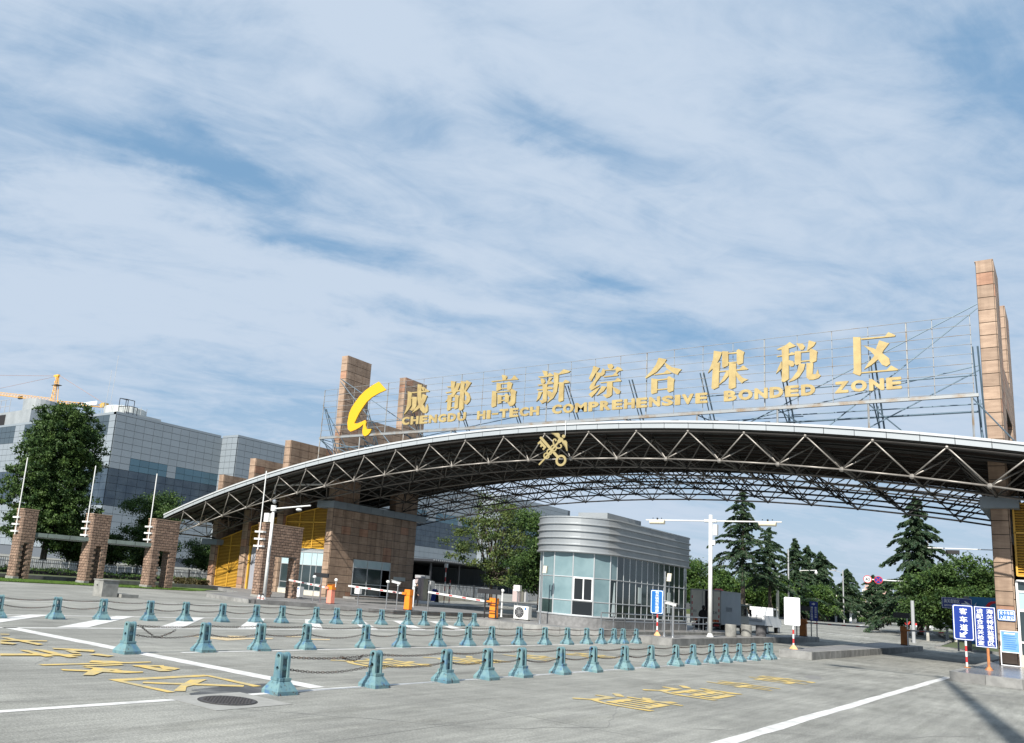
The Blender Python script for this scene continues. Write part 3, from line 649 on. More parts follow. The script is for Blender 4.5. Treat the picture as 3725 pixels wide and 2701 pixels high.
# bearing struts on the four caps
mb = MB()
for xs, zc_, ys in ((-42.85, 7.17, (44.4, 53.8)), (-2.6, 7.38, (44.4, 53.8)), (-56, 3.97, (44.4, 53.8))):
    for y in ys:
        b = Vector((xs, y, zc_)); mb.box(xs-.18, xs+.18, y-.18, y+.18, zc_, zc_+.1)
        for (i, k), p in lo.items():
            if abs(p.x-xs) < 2.2 and abs(p.y-y) < 4.3: mb.tube(b+Vector((0, 0, .1)), p, .06, 6)
mb.build('bearing_struts', M_steel_shade, cp)['kind'] = 'stuff'
# grey gutter pipes below the roof
tag(MB().path([(-46.5, 41.6, 7.4), (-46.5, 41.6, 8.1), (-42.8, 43.4, 8.35)], .09, 8).build('rainwater_pipe', M_frame), 'short grey rainwater pipe under the roof left of the lamp', 'pipe')

# ------------------------------------------------------------------ roof sign
M_sfr = mat('sign_frame_paint', (.30, .315, .32), rough=.5, metal=.3, c2=(.25, .19, .13), scale=1.3, detail=6, ramp=(.48, .66))
M_brace = mat('brace_blue_grey', (.13, .19, .24), rough=.5, metal=.3)
M_gold = mat('gold_letter', (.43, .335, .145), rough=.5, metal=.15, c2=(.34, .25, .105), scale=2.2)
M_yel = mat('logo_yellow', (.66, .38, .012), rough=.45)
sg = thing('roof_sign', 'long rooftop sign of gold Chinese and English lettering on a pipe grid', 'sign', (XC, 41.5, 11.4))
YS = 41.5
vx = [-42.15, -40.85, -39.2, -37.65]+[-36.05+1.535*i for i in range(5)]+[-28.26+1.52*i for i in range(16)]+[-4.47+.0, -3.07]
vx = sorted(set(round(v_, 2) for v_ in vx))
for i in range(9):
    z = 15.0-.432*i; MB().tube((-42.15, YS, z), (-3.05, YS, z), .014, 5).build('rail', M_sfr, sg)
for i, x in enumerate(vx): MB().tube((x, YS+.04, 11.4), (x, YS+.04, 15.0), .017 if i % 4 else .034, 5).build('upright', M_sfr, sg)
MB().box(-42.2, -2.9, YS-.07, YS+.07, 11.36, 11.5).build('bottom_beam', M_sfr, sg)
mb = MB()
for x in [-42.15+3.9*i for i in range(11)]:
    zr = ztop(x)
    MB().tube((x, YS, zr-.1), (x, YS, 11.4), .045, 6).build('leg', M_sfr, sg)
    mb.tube((x+.3, YS+.05, 13.6), (x+.3, YS+2.4, ztop(x)), .04, 5); mb.tube((x+.12, YS+.05, 13.6), (x+.12, YS+2.4, ztop(x)), .03, 5)
    mb.tube((x+.2, YS+2.4, ztop(x)-.1), (x+.2, YS, 11.4), .03, 5); mb.tube((x, YS, 11.35), (x+1.8, YS+1.3, ztop(x+1.8)), .03, 5)
    mb.tube((x+.2, YS+1.2, zr), (x+.2, YS+1.2, 11.5), .025, 5)
mb.tube((-42, YS+1.0, 12.55), (-3, YS+1.0, 12.55), .03, 5)
mb.tube((-42, YS+1.6, 11.0), (-3, YS+1.6, 11.05), .05, 5); mb.tube((-30, YS+.9, 11.15), (-10, YS+.9, 11.15), .025, 5)
for (a, b) in (((-2.95, 44, 16.3), (-12.5, 42.4, 11.0)), ((-2.95, 44, 16.1), (-9.0, 42.6, 10.6)), ((-2.95, 44, 13.4), (-14.5, 42.5, 10.8)), ((-2.95, 44, 13.2), (-7.2, 42.3, 10.4)), ((-2.9, 44, 11.6), (-10.5, 42.2, 11.2)),
               ((-43.1, 44, 16.6), (-33.0, 42.6, 11.1)), ((-43.1, 44, 16.4), (-36.0, 42.6, 10.6)), ((-42.2, YS, 13.9), (-41.0, 43.9, 10.3)), ((-42.2, YS, 11.4), (-43.0, 44, 10.9)), ((-42.2, 41.5, 11.4), (-38.5, 43.5, 10.5)), ((-34, 43, 11.4), (-26, 43, 12.4)), ((-42.1, 41.5, 11.3), (-39, 43, 9.9))):
    mb.tube(a, b, .03, 5)
mb.build('back_braces', M_brace, sg)
MB().prism([(-36.817, 15.136), (-36.44, 14.798), (-36.082, 14.483), (-36.69, 14.318), (-37.333, 14.068), (-37.79, 13.752), (-38.118, 13.367), (-38.388, 13.004), (-38.595, 12.636), (-38.77, 12.313), (-38.489, 12.277), (-38.125, 12.369), (-37.765, 12.479), (-37.67, 12.294), (-37.695, 12.089), (-37.567, 11.837), (-37.1, 11.811), (-37.23, 11.566), (-37.396, 11.416), (-37.655, 11.327), (-37.866, 11.44), (-37.933, 11.697), (-37.917, 11.979), (-37.88, 12.194), (-38.205, 11.995), (-38.563, 11.854), (-39.053, 11.729), (-39.331, 11.915), (-39.43, 12.4), (-39.346, 13.069), (-39.142, 13.489), (-38.811, 13.898), (-38.451, 14.274), (-38.013, 14.603), (-37.428, 14.906)], (0, YS-.16, 0), (1, 0, 0), (0, 0, 1), (0, .10, 0)).build('logo', M_yel, sg)
for ch in [[[(-34.121, 14.221), (-33.753, 14.099), (-33.768, 13.67), (-33.751, 13.218), (-33.923, 12.96), (-34.127, 12.749), (-34.311, 12.603), (-34.15, 12.976), (-34.077, 13.378), (-34.082, 13.831)], [(-33.783, 14.115), (-33.252, 14.115), (-32.645, 14.126), (-32.302, 14.074), (-32.335, 14.019), (-33.244, 14.033), (-33.776, 14.046)], [(-33.004, 14.427), (-32.825, 14.402), (-32.674, 14.321), (-32.753, 14.104), (-32.902, 14.229)], [(-32.672, 14.299), (-32.302, 14.074), (-32.67, 14.097)], [(-33.798, 13.695), (-33.668, 13.798), (-33.3, 13.745), (-33.28, 13.542), (-33.297, 13.139), (-33.416, 12.924), (-33.629, 12.827), (-33.838, 12.954), (-33.729, 12.991), (-33.634, 13.164), (-33.68, 13.641)], [(-33.299, 14.616), (-32.932, 14.546), (-32.971, 14.37), (-32.969, 14.055), (-32.899, 13.601), (-32.723, 13.186), (-32.533, 12.906), (-32.397, 13.206), (-32.326, 13.024), (-32.298, 12.712), (-32.45, 12.59), (-32.671, 12.627), (-32.91, 12.844), (-33.111, 13.215), (-33.233, 13.628), (-33.3, 14.218)], [(-32.82, 13.93), (-32.437, 13.765), (-32.578, 13.398), (-32.825, 13.105), (-33.188, 12.863), (-33.615, 12.678), (-33.364, 12.965), (-33.008, 13.297), (-32.875, 13.644)]], [[(-30.599, 14.598), (-30.228, 14.52), (-30.282, 14.219), (-30.25, 13.825), (-30.483, 13.823), (-30.566, 14.201)], [(-30.911, 14.253), (-30.282, 14.219), (-30.276, 14.153), (-30.826, 14.18)], [(-30.984, 13.865), (-29.821, 13.94), (-29.789, 13.85), (-30.899, 13.792)], [(-30.117, 14.422), (-29.83, 14.374), (-29.978, 13.975), (-30.306, 13.569), (-30.553, 13.415), (-30.954, 13.207), (-30.718, 13.515), (-30.331, 13.875)], [(-30.782, 13.651), (-30.469, 13.647), (-30.445, 13.363), (-30.468, 12.693), (-30.696, 12.623), (-30.763, 12.671), (-30.767, 13.345)], [(-30.211, 13.669), (-29.869, 13.576), (-29.904, 13.363), (-29.907, 12.761), (-30.132, 12.691), (-30.187, 12.738), (-30.188, 13.386)], [(-30.488, 13.562), (-30.204, 13.582), (-30.199, 13.521), (-30.482, 13.501)], [(-30.461, 13.234), (-30.203, 13.249), (-30.198, 13.188), (-30.456, 13.173)], [(-30.454, 12.844), (-30.197, 12.86), (-30.191, 12.79), (-30.449, 12.774)], [(-29.814, 14.503), (-29.478, 14.45), (-29.506, 14.15), (-29.468, 12.687), (-29.637, 12.571), (-29.83, 12.627), (-29.819, 13.27)], [(-29.521, 14.345), (-29.356, 14.516), (-28.989, 14.339), (-29.149, 14.118), (-29.378, 13.815), (-29.138, 13.645), (-28.989, 13.333), (-29.023, 13.123), (-29.234, 12.926), (-29.39, 12.98), (-29.48, 13.158), (-29.308, 13.23), (-29.274, 13.442), (-29.414, 13.625), (-29.506, 13.826), (-29.4, 14.097), (-29.364, 14.288)]], [[(-26.769, 14.624), (-26.456, 14.55), (-26.385, 14.435), (-26.464, 14.292), (-26.683, 14.291), (-26.715, 14.402)], [(-27.536, 14.298), (-26.683, 14.291), (-26.075, 14.277), (-25.872, 14.501), (-25.583, 14.23), (-25.614, 14.203), (-26.607, 14.241), (-27.446, 14.224)], [(-27.103, 14.158), (-26.793, 14.086), (-26.768, 13.696), (-27.057, 13.605), (-27.1, 13.66)], [(-26.332, 14.129), (-26.187, 14.137), (-25.962, 14.01), (-26.023, 13.823), (-26.036, 13.654), (-26.177, 13.594), (-26.335, 13.637)], [(-26.794, 14.108), (-26.329, 14.086), (-26.324, 14.013), (-26.789, 14.021)], [(-26.773, 13.783), (-26.343, 13.775), (-26.34, 13.715), (-26.77, 13.727)], [(-27.397, 13.651), (-27.097, 13.608), (-27.051, 13.14), (-27.054, 12.668), (-27.311, 12.602), (-27.39, 12.672)], [(-27.094, 13.574), (-26.08, 13.573), (-26.076, 13.508), (-27.09, 13.509)], [(-26.08, 13.573), (-25.989, 13.671), (-25.653, 13.494), (-25.703, 13.286), (-25.696, 12.779), (-25.83, 12.621), (-26.067, 12.588), (-26.277, 12.866), (-26.037, 12.89), (-26.04, 13.314)], [(-26.979, 13.392), (-26.695, 13.325), (-26.674, 12.854), (-26.93, 12.796), (-26.948, 12.853)], [(-26.454, 13.37), (-26.359, 13.404), (-26.097, 13.234), (-26.147, 13.11), (-26.158, 12.899), (-26.372, 12.843), (-26.447, 12.879)], [(-26.703, 13.305), (-26.45, 13.305), (-26.446, 13.241), (-26.699, 13.24)], [(-26.685, 13.025), (-26.456, 13.029), (-26.452, 12.956), (-26.68, 12.952)]], [[(-23.964, 14.61), (-23.656, 14.545), (-23.58, 14.392), (-23.618, 14.25), (-23.801, 14.268), (-23.877, 14.421)], [(-24.226, 14.268), (-23.641, 14.252), (-23.446, 14.428), (-23.18, 14.228), (-23.232, 14.192), (-24.139, 14.176)], [(-24.047, 14.167), (-23.79, 14.059), (-23.722, 13.887), (-23.844, 13.774), (-23.983, 13.828)], [(-23.455, 14.151), (-23.25, 14.09), (-23.442, 13.881), (-23.615, 13.732), (-23.535, 13.952)], [(-24.246, 13.769), (-23.617, 13.774), (-23.353, 13.914), (-23.177, 13.795), (-23.21, 13.728), (-24.159, 13.69)], [(-24.263, 13.479), (-23.829, 13.482), (-23.427, 13.591), (-23.199, 13.509), (-23.195, 13.415), (-24.19, 13.402)], [(-23.887, 13.736), (-23.569, 13.728), (-23.565, 13.192), (-23.563, 12.699), (-23.873, 12.579), (-24.068, 12.82), (-23.838, 12.782), (-23.838, 13.214)], [(-24.141, 13.344), (-23.874, 13.3), (-24.029, 12.941), (-24.255, 12.732), (-24.173, 13.077)], [(-23.573, 13.357), (-23.368, 13.298), (-23.213, 13.142), (-23.262, 12.962), (-23.394, 12.911), (-23.514, 13.064)], [(-23.176, 14.422), (-22.859, 14.32), (-22.852, 13.704), (-22.918, 13.219), (-23.124, 12.869), (-23.535, 12.594), (-23.307, 12.965), (-23.166, 13.281), (-23.145, 13.771)], [(-22.871, 14.288), (-22.537, 14.533), (-22.092, 14.386), (-22.228, 14.297), (-22.868, 14.23)], [(-22.855, 13.753), (-22.546, 13.757), (-22.399, 13.906), (-22.153, 13.781), (-22.128, 13.706), (-22.279, 13.684), (-22.851, 13.687)], [(-22.803, 13.781), (-22.479, 13.751), (-22.485, 13.101), (-22.474, 12.655), (-22.712, 12.593), (-22.795, 12.66), (-22.785, 13.208)]], [[(-20.667, 14.54), (-20.286, 14.383), (-20.551, 14.037), (-20.782, 13.649), (-20.927, 13.84), (-20.753, 14.197)], [(-20.457, 14.144), (-20.164, 14.091), (-20.136, 13.973), (-20.486, 13.565), (-20.575, 13.341), (-20.262, 13.406), (-20.26, 13.359), (-20.763, 13.116), (-20.877, 13.298), (-20.8, 13.478), (-20.541, 13.756)], [(-20.912, 12.906), (-20.472, 13.193), (-20.232, 13.241), (-20.464, 12.961), (-20.723, 12.705)], [(-19.818, 14.543), (-19.554, 14.538), (-19.455, 14.388), (-19.522, 14.257), (-19.64, 14.233), (-19.763, 14.328)], [(-20.076, 14.338), (-19.951, 14.209), (-19.968, 14.002), (-20.133, 13.88), (-20.217, 13.934), (-20.166, 14.161)], [(-19.952, 14.232), (-19.355, 14.231), (-19.217, 14.354), (-19.026, 14.251), (-18.904, 14.102), (-19.115, 14.077), (-19.252, 13.954), (-19.312, 14.075), (-19.306, 14.166), (-19.95, 14.181)], [(-20.084, 13.875), (-19.487, 13.885), (-19.325, 14.03), (-19.156, 13.876), (-19.178, 13.818), (-20.01, 13.807)], [(-20.242, 13.543), (-19.358, 13.552), (-19.174, 13.708), (-18.968, 13.538), (-18.98, 13.48), (-20.192, 13.482)], [(-19.809, 13.525), (-19.475, 13.494), (-19.499, 12.743), (-19.638, 12.641), (-19.827, 12.601), (-20.049, 12.812), (-19.81, 12.815)], [(-20.114, 13.323), (-19.824, 13.251), (-19.983, 13.013), (-20.409, 12.772), (-20.226, 13.079)], [(-19.491, 13.244), (-19.179, 13.08), (-18.988, 12.927), (-19.054, 12.775), (-19.217, 12.775), (-19.389, 13.007)]], [[(-16.87, 14.596), (-16.428, 14.444), (-16.621, 14.177), (-16.966, 13.814), (-17.561, 13.508), (-17.608, 13.566), (-17.235, 13.931), (-17.018, 14.22)], [(-16.558, 14.326), (-16.139, 13.994), (-15.614, 13.817), (-15.749, 13.691), (-15.832, 13.534), (-16.135, 13.708), (-16.443, 13.982)], [(-17.141, 13.699), (-16.569, 13.73), (-16.397, 13.88), (-16.156, 13.689), (-16.22, 13.651), (-17.096, 13.65)], [(-17.248, 13.487), (-16.914, 13.411), (-16.922, 12.663), (-17.208, 12.608), (-17.254, 12.691)], [(-16.369, 13.468), (-16.261, 13.511), (-15.979, 13.322), (-16.019, 13.151), (-16.034, 12.696), (-16.269, 12.617), (-16.357, 12.702)], [(-16.936, 13.391), (-16.368, 13.403), (-16.367, 13.332), (-16.935, 13.324)], [(-16.926, 12.861), (-16.359, 12.864), (-16.358, 12.798), (-16.925, 12.795)]], [[(-13.947, 14.638), (-13.53, 14.525), (-13.642, 14.198), (-13.882, 13.799), (-14.245, 13.475), (-14.105, 13.823), (-13.985, 14.194)], [(-13.984, 13.938), (-13.641, 13.986), (-13.679, 13.355), (-13.696, 12.684), (-13.957, 12.581), (-14.058, 12.653), (-14.021, 13.304)], [(-13.523, 14.567), (-13.223, 14.51), (-13.222, 13.772), (-13.46, 13.679), (-13.528, 13.741)], [(-12.809, 14.524), (-12.711, 14.576), (-12.427, 14.395), (-12.477, 14.234), (-12.498, 13.819), (-12.731, 13.753), (-12.801, 13.831)], [(-13.223, 14.438), (-12.809, 14.44), (-12.809, 14.365), (-13.223, 14.375)], [(-13.222, 13.94), (-12.809, 13.937), (-12.809, 13.882), (-13.222, 13.877)], [(-13.68, 13.524), (-12.673, 13.526), (-12.498, 13.715), (-12.248, 13.482), (-12.305, 13.459), (-13.679, 13.465)], [(-13.183, 13.893), (-12.828, 13.834), (-12.848, 13.19), (-12.848, 12.588), (-13.102, 12.519), (-13.201, 12.578), (-13.182, 13.222)], [(-13.321, 13.467), (-13.182, 13.453), (-13.201, 13.224), (-13.399, 12.992), (-13.697, 12.789), (-13.518, 13.087)], [(-12.848, 13.481), (-12.731, 13.303), (-12.499, 13.052), (-12.249, 12.946), (-12.461, 12.863), (-12.557, 12.768), (-12.732, 12.971), (-12.829, 13.188)]], [[(-10.911, 14.346), (-10.492, 14.512), (-10.304, 14.651), (-10.02, 14.408), (-10.329, 14.331), (-10.828, 14.308)], [(-10.915, 14.008), (-10.332, 14.056), (-10.208, 14.133), (-10.086, 14.05), (-10.107, 13.984), (-10.873, 13.957)], [(-10.681, 14.364), (-10.349, 14.334), (-10.368, 12.782), (-10.575, 12.656), (-10.698, 12.699), (-10.646, 13.724)], [(-10.687, 13.728), (-10.671, 13.359), (-10.944, 13.112), (-10.836, 13.422)], [(-10.356, 13.738), (-10.172, 13.672), (-10.093, 13.526), (-10.155, 13.406), (-10.278, 13.4), (-10.359, 13.509)], [(-10.018, 14.546), (-9.713, 14.485), (-9.623, 14.337), (-9.698, 14.187), (-9.819, 14.178), (-9.918, 14.373)], [(-9.449, 14.625), (-9.132, 14.48), (-9.234, 14.312), (-9.517, 14.12), (-9.537, 14.122), (-9.48, 14.411)], [(-10.084, 14.141), (-9.84, 14.135), (-9.8, 14.085), (-9.817, 13.497), (-10.033, 13.443), (-10.093, 13.526)], [(-9.416, 14.153), (-9.336, 14.202), (-9.072, 14.022), (-9.103, 13.868), (-9.128, 13.557), (-9.348, 13.468), (-9.426, 13.544)], [(-9.82, 14.11), (-9.417, 14.108), (-9.418, 14.045), (-9.821, 14.047)], [(-9.815, 13.632), (-9.405, 13.641), (-9.406, 13.583), (-9.816, 13.578)], [(-9.89, 13.504), (-9.616, 13.475), (-9.693, 13.167), (-9.899, 12.85), (-10.103, 12.712), (-10.369, 12.637), (-10.183, 12.855), (-9.976, 13.151)], [(-9.567, 13.515), (-9.269, 13.46), (-9.305, 12.926), (-9.171, 12.913), (-9.076, 13.149), (-9.041, 12.922), (-8.945, 12.824), (-9.065, 12.702), (-9.263, 12.654), (-9.461, 12.664), (-9.578, 12.796)]], [[(-7.553, 14.547), (-7.243, 14.485), (-7.263, 12.745), (-7.328, 12.656), (-7.512, 12.748), (-7.611, 12.823), (-7.563, 12.949)], [(-7.244, 14.441), (-6.252, 14.421), (-6.12, 14.59), (-5.839, 14.41), (-5.877, 14.351), (-7.208, 14.371)], [(-7.25, 12.821), (-6.23, 12.833), (-6.063, 13.015), (-5.786, 12.809), (-5.823, 12.762), (-7.251, 12.765)], [(-6.493, 14.249), (-6.101, 14.057), (-6.326, 13.763), (-6.518, 13.398), (-6.818, 13.13), (-7.135, 12.939), (-6.962, 13.232), (-6.734, 13.509), (-6.612, 13.926)], [(-7.123, 14.076), (-6.722, 13.896), (-6.402, 13.643), (-6.124, 13.354), (-6.096, 13.095), (-6.243, 12.983), (-6.419, 13.087), (-6.591, 13.406), (-6.872, 13.784)]]]:
    mb = MB()
    for k, poly in enumerate(ch):
        mb.prism(poly, (0, YS-.20-.0015*k, 0), (1, 0, 0), (0, 0, 1), (0, .12, 0))
    mb.build('character', M_gold, sg)
for word, xa, xb in (('CHENGDU', -34.4, -29.27), ('HI-TECH', -28.38, -24.06), ('COMPREHENSIVE', -23.16, -14.28), ('BONDED', -13.41, -9.23), ('ZONE', -8.36, -5.70)):
    ww = {'I': .42, '-': .75, 'M': 1.22, 'O': 1.1}; tot = sum(ww.get(c, 1.0) for c in word); gap = .24
    unit = (xb-xa)/(tot+gap*(len(word)-1)); x = xa
    for c in word:
        w = ww.get(c, 1.0)*unit
        hz_ = (.52, 11.92) if c != '-' else (.10, 12.14)
        text('letter', c, (x, YS-.13, hz_[1]), (w, 0, 0), (0, 0, hz_[0]), (0, -1, 0), M_gold, sg, bold=.03, thick=.08, fat=(.05 if c != '-' else .12))
        x += w+gap*unit
# emblem hanging from the canopy edge
em = MB()
def eo(x, y): return (0.001739*x+0.000076*y+-23.7881, -0.000066*x+-0.001572*y+10.7700)
ek = [0]
def epoly(pts):
    em.prism([eo(*p) for p in pts], (0, 39.2-.0015*ek[0], 0), (1, 0, 0), (0, 0, 1), (0, .06, 0)); ek[0] += 1
def estroke(pts, w, closed=False):
    n = len(pts); Lp = []; Rp = []
    for i, p in enumerate(pts):
        a = pts[(i-1) % n] if (closed or i) else p; b = pts[(i+1) % n] if (closed or i < n-1) else p
        dx, dy = b[0]-a[0], b[1]-a[1]; k = math.hypot(dx, dy); nx_, ny_ = -dy/k*w/2, dx/k*w/2
        Lp.append((p[0]+nx_, p[1]+ny_)); Rp.append((p[0]-nx_, p[1]-ny_))
    y0 = 39.2-.0015*ek[0]; ek[0] += 1; m_ = n if closed else n-1
    for i in range(m_):
        j = (i+1) % n; em.prism([eo(*Lp[i]), eo(*Lp[j]), eo(*Rp[j]), eo(*Rp[i])], (0, y0, 0), (1, 0, 0), (0, 0, 1), (0, .06, 0))
def ering(cx, cy, rx, ry, rot, w, n=26): estroke([(cx+rx*math.cos(t)*math.cos(rot)-ry*math.sin(t)*math.sin(rot), cy+rx*math.cos(t)*math.sin(rot)+ry*math.sin(t)*math.cos(rot)) for t in [2*math.pi*i/n for i in range(n)]], w, True)
estroke([(655, 400), (1255, 1085)], 92); ering(658, 402, 24, 24, 0, 46, 14)
ering(1358, 1198, 145, 165, .45, 75)
epoly([(640, 490), (850, 730), (750, 845), (705, 800), (755, 745), (710, 690), (660, 740), (620, 690), (660, 650), (620, 590), (580, 640), (530, 590)])
estroke([(588, 1358), (800, 1130)], 50); estroke([(800, 1130), (1290, 540)], 62); epoly([(1230, 520), (1340, 390), (1450, 440), (1430, 520), (1300, 600)])
ering(1456, 355, 28, 30, 0, 58, 14)
epoly([(1000, 235), (1280, 235), (1325, 290), (1330, 390), (1400, 400), (1300, 480), (1250, 440), (1310, 428), (1215, 405), (1275, 388), (1160, 362), (1235, 348), (1110, 318), (1190, 312), (1055, 278), (1160, 272)])
epoly([(1430, 500), (1530, 500), (1575, 560), (1588, 870), (1560, 870), (1545, 700), (1535, 830), (1505, 640), (1498, 740), (1470, 600), (1460, 690), (1435, 560), (1420, 640), (1400, 520)])
ering(1110, 765, 95, 100, 0, 42); ering(962, 905, 82, 92, 0, 42); ering(858, 1040, 88, 96, 0, 42)
estroke([(1130, 660), (1100, 590), (1092, 520), (1115, 465), (1160, 448), (1195, 475), (1200, 510), (1165, 505)], 44)
estroke([(1195, 730), (1250, 770), (1310, 775), (1365, 745), (1385, 700), (1365, 655), (1335, 665)], 44)
ob = em.build('customs_emblem', mat('emblem_gold', (.40, .32, .15), rough=.4, metal=.3)); tag(ob, 'gold customs emblem of crossed key and winged staff hanging from the canopy edge', 'emblem')
tag(MB().tube((-21.16, 39.25, 10.1), (-21.16, 39.25, 11.0), .012, 5).build('hanging_cord', mat('white_frame', (.7,.7,.7))), 'thin white cord holding the customs emblem', 'cord')

# floodlights along the canopy edge
M_black = mat('black_metal', (.02, .02, .022), rough=.45)
fl0 = None
for i, x in enumerate([-38.6, -36.2, -33.9, -31.6, -29.3, -26.8, -24.4, -22.6, -20.4, -17.9, -15.6, -13.6, -11.2]):
    o = MB(); z = ztop(x)
    if fl0 is None:
        o.obox((0, 0, .13), (.46, 0, 0), (0, .30, .10), (0, -.03, .09)); o.box(-.20, -.17, -.02, .02, 0, .12); o.box(.17, .20, -.02, .02, 0, .12)
        for q in range(7): o.obox((-.18+q*.06, .02, .20), (.012, 0, 0), (0, .24, .08), (0, -.015, .05))
        fl0 = o.mesh('floodlight'); fl0.materials.append(M_black)
    f = bpy.data.objects.new('floodlight', fl0); COL.objects.link(f); f.location = (x, 40.3, z)
    nm_ = ['below the gold logo', 'right of the gold logo', 'below CHENGDU', 'at the end of CHENGDU', 'below the space before HI-TECH', 'below HI-TECH', 'at the end of HI-TECH', 'above the customs emblem', 'below the word COMPREHENSIVE start', 'below the middle of COMPREHENSIVE', 'at the end of COMPREHENSIVE', 'below the letter B of BONDED', 'below the middle of BONDED'][i]
    tag(f, 'black floodlight on the canopy edge '+nm_, 'floodlight', 'floodlights along the canopy edge')

# ------------------------------------------------------------------ bollards and chains
def mk_bpaint(m, t, n, l, b, mp):
    g = n.new('ShaderNodeNewGeometry'); oi = n.new('ShaderNodeObjectInfo')
    nz = n.new('ShaderNodeTexNoise'); nz.inputs['Scale'].default_value = 5; nz.inputs['Detail'].default_value = 6; l(g.outputs['Position'], nz.inputs['Vector'])
    r1 = n.new('ShaderNodeValToRGB'); e = r1.color_ramp.elements; e[0].position = .42; e[0].color = (.135, .235, .245, 1); e[1].position = .66; e[1].color = (.08, .17, .22, 1); l(nz.outputs[0], r1.inputs[0])
    nb = n.new('ShaderNodeTexNoise'); nb.inputs['Scale'].default_value = 6; nb.inputs['Detail'].default_value = 3; mpx = n.new('ShaderNodeMapping'); mpx.inputs['Location'].default_value = (9, 2, 4)
    l(g.outputs['Position'], mpx.inputs[0]); l(mpx.outputs[0], nb.inputs['Vector'])
    r2 = n.new('ShaderNodeValToRGB'); r2.color_ramp.elements[0].position = .60; r2.color_ramp.elements[1].position = .70; l(nb.outputs[0], r2.inputs[0])
    mx = n.new('ShaderNodeMix'); mx.data_type = 'RGBA'; l(r2.outputs[0], mx.inputs[0]); l(r1.outputs[0], mx.inputs[6]); mx.inputs[7].default_value = (.06, .14, .25, 1)
    # rust near the foot and fine chips
    tcn = n.new('ShaderNodeTexCoord'); sp = n.new('ShaderNodeSeparateXYZ'); l(tcn.outputs['Object'], sp.inputs[0])
    nr = n.new('ShaderNodeTexNoise'); nr.inputs['Scale'].default_value = 16; nr.inputs['Detail'].default_value = 8; l(g.outputs['Position'], nr.inputs['Vector'])
    ma = n.new('ShaderNodeMath'); ma.operation = 'MULTIPLY_ADD'; ma.inputs[1].default_value = -.42; l(sp.outputs[2], ma.inputs[0]); l(nr.outputs[0], ma.inputs[2])
    r3 = n.new('ShaderNodeValToRGB'); r3.color_ramp.elements[0].position = .585; r3.color_ramp.elements[1].position = .66; l(ma.outputs[0], r3.inputs[0])
    m2 = n.new('ShaderNodeMix'); m2.data_type = 'RGBA'; l(r3.outputs[0], m2.inputs[0]); l(mx.outputs[2], m2.inputs[6]); m2.inputs[7].default_value = (.085, .06, .05, 1)
    # dark drips on the flanks
    mq = n.new('ShaderNodeMapping'); mq.inputs['Scale'].default_value = (26, 26, 1.2); l(g.outputs['Position'], mq.inputs[0])
    nd = n.new('ShaderNodeTexNoise'); nd.inputs['Scale'].default_value = 1; nd.inputs['Detail'].default_value = 3; l(mq.outputs[0], nd.inputs['Vector'])
    r4 = n.new('ShaderNodeValToRGB'); r4.color_ramp.elements[0].position = .60; r4.color_ramp.elements[1].position = .68; r4.color_ramp.elements[0].color = (1, 1, 1, 1); r4.color_ramp.elements[1].color = (.36, .46, .50, 1); l(nd.outputs[0], r4.inputs[0])
    m3 = n.new('ShaderNodeMix'); m3.data_type = 'RGBA'; m3.blend_type = 'MULTIPLY'; m3.inputs[0].default_value = 1; l(m2.outputs[2], m3.inputs[6]); l(r4.outputs[0], m3.inputs[7])
    l(m3.outputs[2], b.inputs['Base Color'])
M_bol = mat('bollard_blue_paint', (.2, .4, .45), rough=.5, bump=.25, bscale=25, extra=mk_bpaint)
M_hole = mat('hole_dark', (.012, .012, .014), rough=.95)
def holed_plate(y0, y1):
    """rounded plate with two real round holes, in local XZ, between y0 and y1"""
    bm = bmesh.new(); w = .066; zt = .594-w
    outl = [(-w-.008, .232), (w+.008, .232), (w, zt)]+[(w*math.cos(t), zt+w*math.sin(t)) for t in [math.pi*k/10 for k in range(1, 10)]]+[(-w, zt)]
    loops = [outl]+[[(.031*math.cos(t), c+.031*math.sin(t)) for t in [2*math.pi*k/12 for k in range(12)]] for c in (.535, .362)]
    edges = []; 
    for lp in loops:
        vs = [bm.verts.new((x, y0, z)) for x, z in lp]
        edges += [bm.edges.new((vs[i], vs[(i+1) % len(vs)])) for i in range(len(vs))]
    r = bmesh.ops.triangle_fill(bm, use_beauty=True, edges=edges, normal=(0, -1, 0))
    fs = [f for f in bm.faces]
    ex = bmesh.ops.extrude_face_region(bm, geom=fs)
    for v in [g_ for g_ in ex['geom'] if isinstance(g_, bmesh.types.BMVert)]: v.co.y = y1
    bmesh.ops.recalc_face_normals(bm, faces=bm.faces)
    me = bpy.data.meshes.new('plate'); bm.to_mesh(me); bm.free(); me.materials.append(M_bol); return me
def make_bollard():
    t = thing('bollard', 'x', 'bollard')
    h = .1875
    vs = []
    for hx, z in ((h, 0), (h, .055), (.10, .19), (.10, .215)): vs += [(-hx, -hx, z), (hx, -hx, z), (hx, hx, z), (-hx, hx, z)]
    fs = [(3, 2, 1, 0), (12, 13, 14, 15)]
    for k in range(3):
        for i in range(4): a, b = k*4+i, k*4+(i+1) % 4; fs.append((a, b, b+4, a+4))
    MB().add(vs, fs).build('base', M_bol, t)
    MB().box(-.108, .108, -.108, .108, .192, .232).build('collar', M_bol, t)
    for y0, y1 in ((-.092, -.052), (.052, .092)):
        o = bpy.data.objects.new('side_plate', holed_plate(y0, y1)); COL.objects.link(o); o.parent = t
    for z, r in ((.535, .050), (.362, .044)):
        q = MB().tube((0, -.054, z), (0, .054, z), r, 12, cap=False); q.build('drum', M_bol, t, smooth=True)
        MB().tube((0, -.05, z), (0, .05, z), r-.006, 10).build('dark_bore', M_hole, t)
    return t
B0 = make_bollard()
